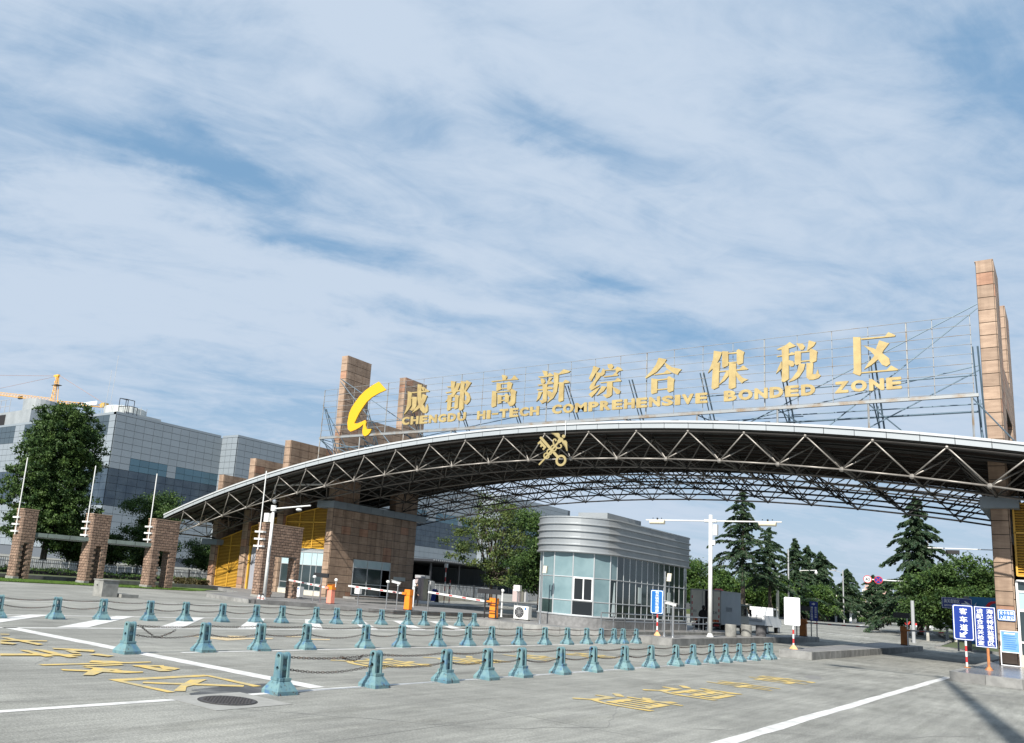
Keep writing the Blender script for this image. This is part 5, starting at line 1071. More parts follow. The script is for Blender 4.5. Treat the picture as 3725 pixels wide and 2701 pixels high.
ring(2.05, 2.05, .30, .78, 'plinth', mat('booth_granite', (.22, .22, .22), rough=.5, c2=(.15, .15, .15), scale=5), bt)
ring(2.08, 2.08, .78, .83, 'sill', M_frame, bt)
ring(1.86, 1.86, .83, 3.82, 'inner_core', mat('booth_inside', (.05, .07, .075), rough=.8), bt)
z = 3.80; hh = .335
for k in range(5):
    P = capsule(2.13); n_ = len(P); za = z+.07+(k*hh); zb_ = z+hh*(k+1)
    # cladding panels, one per pair of plan segments
    seg = []
    i = 0
    stops = [0, 6, 12, 18, 24, 28]
    for a, b in zip(stops[:-1]+[29+s for s in stops[:-1]], stops[1:]+[29+s for s in stops[1:]]):
        pp = P[a:b+1]; vs = [(x, y, za) for x, y in pp]+[(x, y, zb_) for x, y in pp]; m_ = len(pp)
        MB().add(vs, [(q_, q_+1, m_+q_+1, m_+q_) for q_ in range(m_-1)]).build('cladding_panel', M_alum, bt, smooth=True)
    for (p, q_) in ((P[57], P[0]), (P[28], P[29])):
        nn_ = 7
        for s_ in range(nn_):
            a = (p[0]+(q_[0]-p[0])*s_/nn_, p[1]+(q_[1]-p[1])*s_/nn_); b = (p[0]+(q_[0]-p[0])*(s_+1)/nn_, p[1]+(q_[1]-p[1])*(s_+1)/nn_)
            MB().add([(a[0], a[1]+.006, za), (b[0], b[1]-.006, za), (b[0], b[1]-.006, zb_), (a[0], a[1]+.006, zb_)], [(0, 1, 2, 3)]).build('cladding_panel', M_alum, bt)
    ring(2.21, 2.21, z+k*hh, z+.055+k*hh, 'rib', M_alum2, bt, 28); ring(2.20, 2.14, z+.055+k*hh, z+.075+k*hh, 'rib', M_alum2, bt, 28)
ring(2.12, 2.12, 3.79, 5.49, 'fascia_core', M_alum, bt); ring(2.17, 2.17, 5.47, 5.53, 'coping', M_alum2, bt)
# glazing
PANES = {'frost': mat('film_pale', (.19, .275, .295), rough=.25, c2=(.13, .205, .225), scale=.9, spec=.6), 'glass': mat('booth_glass', (.012, .022, .022), rough=.08, spec=.3),
         'dark': mat('open_dark', (.012, .015, .018), rough=.3), 'green': mat('booth_glass_green', (.035, .060, .058), rough=.1, c2=(.02, .035, .035), scale=.8, spec=.3)}
def path_pts():
    P = []
    r = 1.98; xc = -19.6; yf = 38.5
    angs = [R(a) for a in (180, 205, 230, 258, 287, 316, 343, 360)]
    P = [(xc-r, 41.9), (xc-r, 40.9), (xc-r, 39.9), (xc-r, 38.9)]+[(xc+r*math.cos(a), yf+r*math.sin(a)) for a in angs]
    P += [(xc+r, yf+.74*(k+1)) for k in range(12)]; P += [(xc+r*math.cos(a), 47.4+r*math.sin(a)) for a in (R(25), R(50), R(80))]
    return P
PP = path_pts(); ROWZ = [.83, 1.50, 2.62, 3.80]
grid = MB(); rnd = random.Random(5)
for i, (x, y) in enumerate(PP):
    wf = grid if not (7 <= i <= 9) else grid
    grid.tube((x, y, .83), (x, y, 3.8), .035 if 4 <= i <= 10 else .025, 6)
for a, b in zip(PP[:-1], PP[1:]):
    for z_ in ROWZ: grid.tube((a[0], a[1], z_), (b[0], b[1], z_), .028, 6)
fr_ = grid.build('mullions', M_frame, bt)
for i, (a, b) in enumerate(zip(PP[:-1], PP[1:])):
    for j in range(3):
        z0, z1 = ROWZ[j]+.02, ROWZ[j+1]-.02
        if i < 11: kind = 'frost' if j == 2 else ('frost' if i in (4, 5, 9) else 'frost' if (i+j) % 3 else 'green')
        else: kind = 'green' if rnd.random() < .55 else 'glass'
        if i == 10 and j == 2: kind = 'frost'
        if i == 8 and j < 2: kind = 'dark'
        if i == 10 and j < 2: kind = 'glass'
        if i > 11 and j == 2: kind = 'green'
        ia = Vector((a[0]+19.7, 0, 0)); 
        MB().add([(a[0], a[1], z0), (b[0], b[1], z0), (b[0], b[1], z1), (a[0], a[1], z1)], [(0, 1, 2, 3)]).build('pane', PANES[kind], bt)
# white sliding window frame in bay 8 and things seen inside
a, b = Vector((*PP[8], 0)), Vector((*PP[9], 0)); d = b-a; nn = Vector((d.y, -d.x, 0)).normalized()*.03; fr2 = MB()
for f in (.06, .52, .94): c = a.lerp(b, f)+nn; fr2.tube(c+Vector((0, 0, 1.52)), c+Vector((0, 0, 2.6)), .035, 6)
for zz in (1.54, 2.58): fr2.tube(a.lerp(b, .06)+nn+Vector((0, 0, zz)), a.lerp(b, .94)+nn+Vector((0, 0, zz)), .035, 6)
fr2.build('sliding_window_frame', M_wframe, bt)
cm = mat('booth_curtain', (.50, .58, .58), rough=.8)
for i, (f0, f1, z0, z1) in enumerate(((.25, .8, .9, 2.5),)):
    a, b = Vector((*PP[10], 0)), Vector((*PP[11], 0)); n2 = Vector(((b-a).y, -(b-a).x, 0)).normalized()*.012
    p, q_ = a.lerp(b, f0)+n2, a.lerp(b, f1)+n2; MB().add([(*p.xy, z0), (*q_.xy, z0), (*a.lerp(b, .75).xy, z1), (*a.lerp(b, .6).xy, z1)], [(0, 1, 2, 3)]).build('curtain', cm, bt)
for (yy, z0, z1, m_) in ((41.0, 1.6, 2.4, cm), (43.4, 1.7, 2.2, M_frost), (44.9, 1.2, 2.3, cm), (43.9, 1.8, 2.15, mat('yellow_notice', (.5, .48, .2)))):
    MB().box(-17.60, -17.59, yy, yy+.42, z0, z1).build('notice', m_, bt)
MB().box(-21.1, -19.4, 41.0, 45.4, 5.5, 6.2).build('roof_plant_box', M_alum, bt); MB().lathe((-19.2, 42.6, 5.5), [(.12, 0), (.16, .1), (.05, .25)], 8).build('red_siren', M_red, bt)

# ------------------------------------------------------------------ brick piers
M_brick = mat('sandstone_block', (.30, .205, .15), rough=.9, c2=(.19, .125, .092), scale=3.5, detail=8, rand=.2, bump=.7, bscale=18)
M_mort = mat('pier_mortar', (.20, .16, .13), rough=.95)
BRK = {}
def bricks(t, face, u0, u1, z0, z1, fixed, bl, bh, holes, nrm):
    nz = round((z1-z0)/bh); bh = (z1-z0)/nz
    for j in range(nz):
        off = (j % 2)*.5; L_ = u1-u0; n = max(2, round(L_/bl)); w = L_/n
        cuts = [u0]+[u0+w*(k+off*1.0) for k in range(0 if off else 1, n)]+[u1]
        cuts = sorted(set(round(c, 4) for c in cuts))
        for a, b in zip(cuts[:-1], cuts[1:]):
            zc_ = z0+(j+.5)*bh; uc = (a+b)/2
            if any(h[0]-.02 < uc < h[1]+.02 and h[2]-.02 < zc_ < h[3]+.02 for h in holes): continue
            key = (face, round(b-a, 2), round(bh, 3), nrm, random.randint(0, 2))
            if key not in BRK:
                q = MB(); ww = key[1]-.02; h_ = bh-.02; dd = .035+.012*random.random()
                s0, s1 = (-.01, dd) if nrm > 0 else (-dd, .01)
                def V3(u, d, z): return (u, d, z) if face == 'Y' else (d, u, z)
                e = .012; outer = s1 if nrm > 0 else s0; inner = s0 if nrm > 0 else s1
                vs = [V3(-ww/2, inner, -h_/2), V3(ww/2, inner, -h_/2), V3(ww/2, inner, h_/2), V3(-ww/2, inner, h_/2),
                      V3(-ww/2+e, outer, -h_/2+e), V3(ww/2-e, outer*.9, -h_/2+e), V3(ww/2-e, outer, h_/2-e), V3(-ww/2+e, outer*.85, h_/2-e)]
                q.add(vs, [(0, 1, 2, 3), (7, 6, 5, 4), (0, 4, 5, 1), (1, 5, 6, 2), (2, 6, 7, 3), (3, 7, 4, 0)])
                me = q.mesh('brick'); me.materials.append(M_brick)
                bm = bmesh.new(); bm.from_mesh(me); bmesh.ops.recalc_face_normals(bm, faces=bm.faces); bm.to_mesh(me); bm.free(); BRK[key] = me
            c = (uc, fixed, zc_) if face == 'Y' else (fixed, uc, zc_); link_piece('brick', BRK[key], c, t)
def pier(lab, x0, x1, y0, y1, zt, hole, pole_top, plates=True, zb=.1):
    t = thing('brick_pier', lab, 'pier', ((x0+x1)/2, (y0+y1)/2, zb), 'rough brick piers left of the gate')
    hy0, hy1, hz = hole; mb = MB()
    mb.box(x0, x1, y0, hy0, zb, zt); mb.box(x0, x1, hy1, y1, zb, hz); mb.box(x0, x1, hy0, y1, hz, zt); mb.build('core', M_mort, t)
    bricks(t, 'Y', x0, x1, zb, zt-.06, y0, .30, .165, (), -1)
    bricks(t, 'X', y0, y1, zb, zt-.06, x1, .30, .165, ((hy0, hy1, zb, hz),), 1)
    if y1-hy1 > .1: bricks(t, 'Y', x0, x1, zb, hz, hy1, .30, .165, (), -1)
    MB().box(x0-.03, x1+.05, y0-.05, y1+.03, zt-.06, zt).build('coping', mat('pier_coping', (.30, .21, .15), rough=.9), t)
    MB().box(x0-.05, x1+.05, y0-.06, y0+.3, zb-.1, zb+.12).build('foot', M_conc, t)
    xp = x0+.45*(x1-x0)
    MB().tube((xp, y0-.12, zt-1.6), (xp, y0-.12, pole_top), .035, 8).build('flagpole', M_wp, t)
    for k in range(3): MB().box(x0-.14, x0+.60, y0-.17, y0+.06, zt-.60-k*.42, zt-.50-k*.42).build('ledge_plate', M_wp, t)
    return t
pier('left brick pier under the tall dark tree', -50.27, -49.42, 24.33, 25.25, 4.28, (24.58, 24.92, 2.2), 7.4)
pier('middle brick pier with a white flagpole and ledges', -48.93, -48.05, 28.15, 29.4, 4.42, (28.5, 29.02, 2.45), 7.45)
pier('third brick pier beside the low end of the canopy', -47.4, -46.62, 31.75, 33.65, 4.5, (32.32, 33.15, 2.5), 7.45)
pier('wide brick pier with a window opening in front of the gatehouse', -37.84, -37.3, 32.93, 36.05, 4.52, (33.96, 35.6, 2.6), 7.6, zb=.2)
M_slatg = mat('beam_green_grey', (.10, .13, .12), rough=.6, c2=(.07, .09, .085), scale=2)
for a, b, lab in (((-50.0, 24.9), (-48.4, 28.4), 'grey green canopy beam joining the first and second brick piers'), ((-48.6, 28.9), (-46.9, 32.0), 'grey green canopy beam joining the second and third brick piers')):
    t = thing('pier_beam', lab, 'beam', (*a, 2.5)); d = Vector((b[0]-a[0], b[1]-a[1], 0)); nrm_ = Vector((d.y, -d.x, 0)).normalized()
    for k in range(3): MB().obox(Vector((*a, 2.78))+d*((k+.5)/3), d*.325, nrm_*.6, (0, 0, .24)).build('beam_panel', M_slatg, t)
    MB().obox(Vector((*a, 2.62))+d*.5, d, nrm_*.08, (0, 0, .07)).build('steel_rail', M_grey, t)

# ------------------------------------------------------------------ people
M_cloth = mat('black_cloth', (.012, .012, .014), rough=.9); M_cloth2 = mat('black_cloth_b', (.018, .018, .02), rough=.9)
M_skin = mat('skin', (.42, .26, .19), rough=.6); M_hair = mat('hair_black', (.012, .010, .010), rough=.6); M_shoe = mat('white_shoe', (.65, .65, .65), rough=.6)
def skin_mesh(name, verts, edges, radii, m, parent, root=0, sub=2):
    me = bpy.data.meshes.new(name); me.from_pydata(verts, edges, []); o = bpy.data.objects.new(name, me); COL.objects.link(o)
    md = o.modifiers.new('s', 'SKIN'); me.skin_vertices[0].data[root].use_root = True
    for i, r_ in enumerate(radii):
        rr = r_ if isinstance(r_, tuple) else (r_, r_); me.skin_vertices[0].data[i].radius = rr
    o.modifiers.new('u', 'SUBSURF').levels = sub; o.modifiers['u'].render_levels = sub
    dg = bpy.context.evaluated_depsgraph_get(); dg.update(); me2 = bpy.data.meshes.new_from_object(o.evaluated_get(dg)); bpy.data.objects.remove(o)
    me2.name = name; me2.materials.clear(); me2.materials.append(m); me2.polygons.foreach_set('use_smooth', [True]*len(me2.polygons))
    o = bpy.data.objects.new(name, me2); COL.objects.link(o); o.parent = parent; return o
def person(lab, loc, rz, s, pose, hood=False, shoes=M_shoe):
    t = thing('person', lab, 'person', (0, 0, 0))
    # joints: body is one skin; x right, -y forward
    J = {'pel': (0, 0, .93), 'wst': (0, .01, 1.08), 'chs': (0, .02, 1.28), 'sho': (0, .02, 1.43), 'nek': (0, .01, 1.50), 'hd0': (0, -.01, 1.57), 'hd1': (0, -.02, 1.66), 'hd2': (0, -.01, 1.72)}
    J.update(pose); names = list(J); idx = {k: i for i, k in enumerate(names)}
    E_ = [('pel', 'wst'), ('wst', 'chs'), ('chs', 'sho'), ('sho', 'nek'), ('nek', 'hd0'), ('hd0', 'hd1'), ('hd1', 'hd2')]
    for s_ in 'LR': E_ += [('pel', 'hip'+s_), ('hip'+s_, 'kne'+s_), ('kne'+s_, 'ank'+s_), ('ank'+s_, 'toe'+s_), ('sho', 'shl'+s_), ('shl'+s_, 'elb'+s_), ('elb'+s_, 'wri'+s_)]
    rad = {'pel': (.15, .11), 'wst': (.135, .10), 'chs': (.165, .115), 'sho': (.12, .09), 'nek': .055, 'hd0': .075, 'hd1': .095, 'hd2': .07}
    for s_ in 'LR': rad.update({'hip'+s_: .095, 'kne'+s_: .062, 'ank'+s_: .042, 'toe'+s_: .035, 'shl'+s_: .065, 'elb'+s_: .048, 'wri'+s_: .034})
    skin_mesh('body', [J[k] for k in names], [(idx[a], idx[b]) for a, b in E_], [rad[k] for k in names], M_cloth, t, idx['pel'])
    hc = Vector(J['hd1'])
    MB().ball(hc+Vector((0, -.035, -.01)), .082, 14, 10, 1.25).build('face', M_skin, t, smooth=True)
    f = MB().ball(hc+Vector((0, -.118, -.02)), .014, 6, 5, 1.6); f.build('nose', M_skin, t)
    for sx in (-.03, .03): MB().ball(hc+Vector((sx, -.108, .015)), .011, 6, 4, .7).build('eye', M_hair, t)
    MB().ball(hc+Vector((0, -.108, -.062)), .018, 6, 4, .35).build('mouth', mat('lip', (.3, .12, .1)), t)
    MB().ball(hc+Vector((0, .022, .025)), .108, 14, 10, 1.15).build('hair', M_hair, t, smooth=True)
    if hood: skin_mesh('coat', [(0, .02, 1.46), (0, .02, 1.3), (0, .03, 1.05), (0, .03, .62)], [(0, 1), (1, 2), (2, 3)], [(.17, .12), (.20, .145), (.19, .15), (.21, .16)], M_cloth2, t)
    for s_ in 'LR':
        w_ = Vector(J['wri'+s_]); e_ = Vector(J['elb'+s_]); d = (w_-e_).normalized(); sd = 1 if s_ == 'R' else -1
        side = d.cross(Vector((0, 1, 0))).normalized() if abs(d.y) < .9 else Vector((1, 0, 0)); fw_ = d.cross(side)
        vs = [w_, w_+d*.05, w_+d*.09]; ed = [(0, 1), (1, 2)]; rd = [.024, (.034, .018), (.036, .016)]
        for k in range(4):
            b_ = w_+d*.09+fw_*(-.027+.018*k); ln = (.062, .074, .070, .054)[k]; i0 = len(vs)
            vs += [b_, b_+d*ln*.55+side*.004*sd, b_+d*ln*.95+side*.018*sd]; rd += [.0095, .0085, .007]; ed += [(2, i0), (i0, i0+1), (i0+1, i0+2)]
        i0 = len(vs); vs += [w_+d*.035-fw_*.032, w_+d*.075-fw_*.050]; rd += [.011, .009]; ed += [(1, i0), (i0, i0+1)]
        skin_mesh('hand', [tuple(v) for v in vs], ed, rd, M_skin, t, 0, 1)
        a_ = Vector(J['ank'+s_]); to = Vector(J['toe'+s_]); d2 = (to-a_); d2.z = 0; d2 = d2.normalized()
        skin_mesh('shoe', [tuple(a_+Vector((0, 0, -.03))-d2*.03), tuple(a_+d2*.07+Vector((0, 0, -.045))), tuple(to+d2*.03+Vector((0, 0, -.01)))], [(0, 1), (1, 2)], [.045, .045, .034], shoes, t, 0, 1)
    t.location = loc; t.rotation_euler = (0, 0, rz); t.scale = (s, s, s); return t
walk = {'hipL': (.10, 0, .90), 'kneL': (.10, -.16, .50), 'ankL': (.10, -.10, .085), 'toeL': (.10, -.26, .05), 'hipR': (-.10, 0, .90), 'kneR': (-.10, .04, .49), 'ankR': (-.10, .28, .13), 'toeR': (-.10, .17, .045),
        'shlL': (.20, .02, 1.41), 'elbL': (.25, .14, 1.15), 'wriL': (.24, .08, .92), 'shlR': (-.20, .02, 1.41), 'elbR': (-.25, -.10, 1.16), 'wriR': (-.23, -.28, 1.0)}
stand = {'hipL': (.10, 0, .90), 'kneL': (.11, -.03, .50), 'ankL': (.12, .02, .085), 'toeL': (.15, -.14, .045), 'hipR': (-.10, 0, .90), 'kneR': (-.11, -.01, .50), 'ankR': (-.12, .03, .085), 'toeR': (-.15, -.13, .045),
         'shlL': (.20, .02, 1.41), 'elbL': (.27, .05, 1.15), 'wriL': (.19, -.14, 1.05), 'shlR': (-.20, .02, 1.41), 'elbR': (-.27, .05, 1.15), 'wriR': (-.19, -.14, 1.05),
         'hd0': (0, -.04, 1.56), 'hd1': (0, -.06, 1.64), 'hd2': (0, -.05, 1.70)}
person('person in black walking to the right behind the left barriers', (-36.3, 46.6, .02), R(100), .94, walk)
person('person in a long black coat and white shoes standing behind the truck', (-18.05, 51.8, 0), R(160), 1.0, stand, hood=True)

# ------------------------------------------------------------------ truck
M_boxside = mat('truck_box_side', (.36, .39, .41), rough=.6, c2=(.32, .35, .37), scale=1.5); M_door = mat('truck_door', (.78, .76, .66), rough=.6, c2=(.62, .61, .54), scale=1.2, detail=7)
M_tyre = mat('tyre', (.015, .015, .015), rough=.9); M_cab = mat('cab_grey', (.22, .24, .25), rough=.3, metal=.3); M_cabw = mat('cab_white', (.65, .66, .67), rough=.3)
def wheel(t, x, y, r, w=.24):
    wh = MB().tube((x-w/2, y, r), (x+w/2, y, r), r, 20).build('wheel', M_tyre, t); wh['_o'] = tuple(t['_o'])
    MB().tube((x+w/2, y, r), (x+w/2+.01, y, r), r*.55, 12).build('rim', M_grey, wh); return wh
tx0, tx1, ty0, ty1 = -20.2, -18.2, 55.5, 59.6
tk = thing('box_truck', 'grey box truck seen from behind, waiting between the kerb islands', 'truck', (-19.2, 58, 0))
MB().box(tx0, tx1-.02, ty0+.04, ty1, .72, 2.78).build('cargo_box', M_boxside, tk)
for x in (tx0, tx1-.06): MB().box(x, x+.06, ty0, ty0+.06, .60, 2.80).build('corner_post', M_grey, tk)
MB().box(tx0, tx1, ty0, ty0+.06, 2.74, 2.82).build('top_rail', M_grey, tk); MB().box(tx1-.03, tx1, ty0, ty1, 2.70, 2.80).build('side_rail', M_grey, tk); MB().box(tx1-.03, tx1, ty0, ty1, .64, .74).build('side_rail', M_grey, tk)
MB().box(tx0+.07, -19.24, ty0, ty0+.035, .74, 2.73).build('rear_door', M_door, tk); MB().box(-18.86, tx1-.07, ty0, ty0+.035, .74, 2.73).build('rear_door', M_door, tk); MB().box(-19.22, -18.88, ty0+.01, ty0+.03, .74, 2.73).build('door_gap', M_hole, tk)
for x in (-19.4, -18.7): MB().tube((x, ty0-.02, .8), (x, ty0-.02, 2.7), .015, 5).build('lock_rod', M_grey, tk)
for x in (tx0+.13, tx1-.13):
    for k in range(4): MB().box(x-.03, x+.03, ty0-.008, ty0-.002, 1.05+k*.38, 1.23+k*.38).build('reflector', M_red, tk)
for (a, b) in ((tx0+.2, -19.7), (-18.85, tx1-.12)):
    for k in range(6): w = (b-a)/6; MB().box(a+w*k, a+w*(k+1)-.005, ty0-.012, ty0-.006, .78, .92).build('chevron_band', (M_orange, M_red)[k % 2], tk)
text('plate_lettering', '川', (-20.0, ty0-.01, 1.30), (.2, 0, 0), (0, 0, .17), (0, -1, 0), mat('dark_letter', (.08, .08, .09)), tk, fat=.02); text('plate_lettering', '52X', (-18.85, ty0-.01, 1.28), (.42, 0, 0), (0, 0, .17), (0, -1, 0), MATS['dark_letter'], tk, fat=.02)
text('side_lettering', '货运专用', (tx1+.004, 56.5, 1.5), (0, 1.2, 0), (0, 0, .28), (1, 0, 0), mat('faint_letter', (.15, .165, .18)), tk, fat=.02)
MB().box(tx0+.1, tx1-.1, ty0+.05, ty0+.2, .42, .60).build('bumper', M_black, tk)
for x in (tx0+.3, tx1-.3): MB().box(x-.16, x+.16, ty0+.02, ty0+.06, .52, .62).build('tail_light', M_red, tk)
MB().box(tx0+.3, tx1-.3, ty0+.3, 61.6, .45, .64).build('chassis', M_black, tk)
for y in (56.7, 60.6):
    for x in (tx0+.15, tx1-.18): wheel(tk, x, y, .38)
mb = MB().prism([(59.75, .45), (61.7, .45), (61.7, 1.15), (61.2, 2.05), (59.75, 2.1)], (tx0+.12, 0, 0), (0, 1, 0), (0, 0, 1), (1.78, 0, 0)); mb.build('cab', M_cab, tk)
MB().box(tx1-.10, tx1-.085, 60.0, 61.15, 1.25, 1.95).build('side_window', M_lens, tk); MB().box(tx1+.02, tx1+.16, 61.35, 61.42, 1.3, 1.75).build('wing_mirror', M_black, tk)
MB().lathe((-19.0, 57.5, 2.82), [(.30, 0), (.30, .05), (.2, .13)], 10).build('roof_marker', M_red, tk)
t2 = thing('pickup_truck', 'small white pickup seen past the front of the grey truck', 'pickup truck', (-19.5, 68, .1))
zz_ = .1
MB().box(-20.2, -18.5, 66.2, 68.3, .55+zz_, 1.3+zz_).build('load_bed', M_cabw, t2); MB().prism([(68.3, .45), (70.6, .45), (70.6, 1.0), (69.8, 1.15), (69.3, 1.85), (68.3, 1.9)], (-20.2, 0, zz_), (0, 1, 0), (0, 0, 1), (1.7, 0, 0)).build('cab', M_cabw, t2)
MB().box(-20.0, -18.7, 66.17, 66.2, .8+zz_, 1.15+zz_).build('tailgate_recess', M_grey, t2); MB().box(-18.5, -18.48, 68.5, 69.2, 1.25+zz_, 1.75+zz_).build('side_window', M_lens, t2)
for y in (66.9, 69.9):
    for x in (-20.0, -18.65): wheel(t2, x, y, .36)

# ------------------------------------------------------------------ office building behind on the left
M_panl = mat('light_panel', (.245, .28, .31), rough=.5, metal=.1, c2=(.225, .26, .288), scale=.15, rand=.035)
M_pand = mat('dark_glazed_panel', (.020, .036, .058), rough=.25, c2=(.05, .072, .095), scale=.35, detail=6, rand=.12, ramp=(.4, .68), spec=.7)
M_teal = mat('teal_window', (.05, .11, .15), rough=.15, rand=.08, spec=.8)
M_dwin = mat('dark_ribbon_window', (.05, .07, .085), rough=.12, rand=.15, spec=.7)
M_bcore = mat('building_joint', (.095, .11, .13), rough=.8)
bd = thing('office_building', 'large grey panelled office building with a dark glazed band behind the brick piers', 'building', (-165, 130, 0))
MB().box(-206, -151.1, 90.1, 260, 0, 30.7).build('core', M_bcore, bd)
MB().box(-151.2, -145.6, 117.6, 260, 0, 30.7).build('wing_core', M_bcore, bd)
MB().box(-151.2, -138.1, 216.2, 262, 0, 30.7).build('wing_core', M_bcore, bd)
MB().box(-206.1, -151, 90, 91.5, 30.7, 31.2).box(-152, -150.9, 90, 117, 30.7, 31.2).box(-150.85, -145.4, 117.4, 118.4, 30.7, 31.2).box(-146.4, -145.4, 118.42, 250, 30.7, 31.2).build('parapet', M_panl, bd)
PC = {}
def pan(face, u0, u1, z0, z1, fixed, m, name='panel', d=.10, g=.035):
    key = (face, round(u1-u0, 2), round(z1-z0, 2), m.name)
    if key not in PC:
        w, h_ = (u1-u0)/2-g, (z1-z0)/2-g
        q = MB().box(-w, w, -d, 0, -h_, h_) if face == 'Y' else MB().box(0, d, -w, w, -h_, h_)
        PC[key] = q.mesh(name); PC[key].materials.append(m)
    link_piece(name, PC[key], ((u0+u1)/2, fixed, (z0+z1)/2) if face == 'Y' else (fixed, (u0+u1)/2, (z0+z1)/2), bd)
# right flank of the main block: columns of 2.33 m
ZR = [12.0-1.53*k for k in range(6, 0, -1)]+[12.0+1.52*k for k in range(6)]+[20.85+1.4*k for k in range(8)]
cnt = [0]; farm = {}
def cell(face, u0, u1, z0, z1, fixed, m, individual):
    if individual: pan(face, u0, u1, z0, z1, fixed, m, 'window' if m in (M_teal, M_dwin) else 'panel'); return
    mb = farm.setdefault(m.name, MB()); g = .035
    if face == 'Y': mb.box(u0+g, u1-g, fixed-.1, fixed, z0+g, z1-g)
    else: mb.box(fixed, fixed+.1, u0+g, u1-g, z0+g, z1-g)
def flank(face, ua, ub, n, fixed, ind, dark=True, winr=()):
    w = (ub-ua)/n
    for i in range(n):
        for a, b in zip(ZR[:-1], ZR[1:]):
            u0, u1 = ua+w*i, ua+w*(i+1); uc = (u0+u1)/2; zc_ = (a+b)/2
            m = M_panl
            if dark and 12 < zc_ < 19.5: m = M_pand
            if dark and 19.6 < zc_ < 21.9 and any(p < uc < q for p, q in winr): m = M_teal
            cell(face, u0, u1, a, b, fixed, m, ind)
flank('X', 90.1, 117.4, 12, -151.0, True, True, ((95.1, 103.8), (106.1, 117.4)))
flank('Y', -151.0, -145.5, 3, 117.5, False, False)
flank('X', 117.6, 216.0, 44, -145.5, False, True, ((178, 190), (193, 204), (206.5, 216)))
flank('Y', -145.5, -138.0, 4, 216.1, False, False); flank('X', 216.1, 260, 18, -138.0, False, True, ((219, 240),))
# left face (towards the camera) with ribbon windows
n = 24; w = 54/n
for i in range(n):
    u0, u1 = -205+w*i, -205+w*(i+1); uc = (u0+u1)/2
    for a, b in zip(ZR[:-1], ZR[1:]):
        zc_ = (a+b)/2; ribbon = 26.6 < zc_ < 30.1 and uc < -152.5 and not (-193 < uc < -190)
        m = M_dwin if ribbon else (M_pand if 12 < zc_ < 19.5 and (uc < -190 or uc > -162) else M_panl)
        cell('Y', u0, u1, a, b, 90.0, m, False)
for nm, mb in farm.items(): stuff(mb.build('panel_field', MATS[nm], bd))
# low dark carport under the eaves, seen right of the gatehouse
cpk = thing('carport', 'dark open carport with a corrugated roof edge behind the perimeter fence', 'carport', (-100, 135, 0))
MB().box(-122, -90, 120, 178, 5.7, 6.1).build('roof', MATS['shed_dark'] if 'shed_dark' in MATS else mat('shed_dark', (.02, .022, .028), rough=.9), cpk); MB().box(-121, -119, 120, 178, .2, 5.7).build('back_wall', mat('shed_dark', (.02, .022, .028), rough=.9), cpk)
MB().box(-119, -92, 157, 157.4, .2, 5.7).build('sheet_wall', mat('corrugated_grey', (.20, .24, .27), rough=.6, c2=(.15, .18, .21), scale=1, stretch=(4, 4, .2)), cpk)
mb = MB()
for k in range(90): mb.tube((-89.9, 120+k*.65, 5.95), (-89.7, 120+k*.65, 5.95), .16, 6)
stuff(mb.build('roof_corrugation', mat('dull_roof_edge', (.12, .13, .14)), cpk))
for k in range(6): MB().box(-92.2, -92, 122+k*9, 122.3+k*9, .2, 5.7).build('post', M_black, cpk)
# roof plant
M_zinc = mat('zinc_plant', (.42, .44, .44), rough=.4, metal=.4, c2=(.34, .36, .36), scale=.4)
t = thing('cooling_unit', 'silver cylindrical cooling unit with a railing on the office roof left of the tall tree', 'roof plant', (-203, 100, 30.7))
MB().box(-222, -196, 94, 106, 31.2, 35.8).build('plant_housing', M_zinc, t); MB().box(-221, -209, 93.9, 94, 31.8, 35.2).build('louvre', M_hole, t); MB().lathe((-201.5, 99, 35.6), [(4.2, 0), (4.3, 3.4), (4.0, 3.5)], 24).build('fan_cowl', M_zinc, t)
for k in range(5): MB().tube((-218+k*2.6, 94, 35.8), (-218+k*2.6, 94, 39.2), .08, 5).build('railing_post', M_grey, t)
for z in (37.4, 39.1): MB().tube((-218, 94, z), (-207.6, 94, z), .08, 5).build('railing_bar', M_grey, t)
t = thing('cooling_unit', 'white round cooling drum with a caged ladder near the corner of the office roof', 'roof plant', (-164, 99, 30.7))
MB().box(-172, -156, 95, 104, 31.2, 32.6).build('plant_housing', M_zinc, t); MB().lathe((-163.5, 99.5, 32.4), [(4.4, 0), (4.6, 2.0), (4.3, 2.2)], 24).build('fan_cowl', mat('cowl_white', (.55, .57, .55), rough=.5), t)
for a in range(10): an = math.pi*(.9+a/9*1.3); MB().tube((-163.5+4.9*math.cos(an), 99.5+4.9*math.sin(an), 31.2), (-163.5+4.9*math.cos(an), 99.5+4.9*math.sin(an), 34.9), .06, 5).build('railing_post', M_grey, t)
cg = MB()
for (x, z) in ((-155.5, 35.0), (-153, 34.6), (-151.6, 33.0)): cg.tube((x, 93, 31.2), (x, 93, z), .08, 5); cg.tube((x, 95, 31.2), (x, 95, z), .08, 5); cg.tube((x, 93, z), (x, 95, z), .08, 5)
cg.tube((-155.5, 93, 35.0), (-153, 93, 34.6), .08, 5); cg.tube((-155.5, 93, 33.2), (-151.6, 93, 33.0), .08, 5); cg.build('ladder_cage', M_black, t)
for x, z in ((-160.0, 41.5), (-158.2, 44.5)): tag(MB().tube((x, 92.5, 31), (x+.4, 92.5, z), .05, 4).build('roof_antenna', M_grey), ('shorter' if z < 42 else 'taller')+' thin antenna rod above the office roof drum', 'antenna')
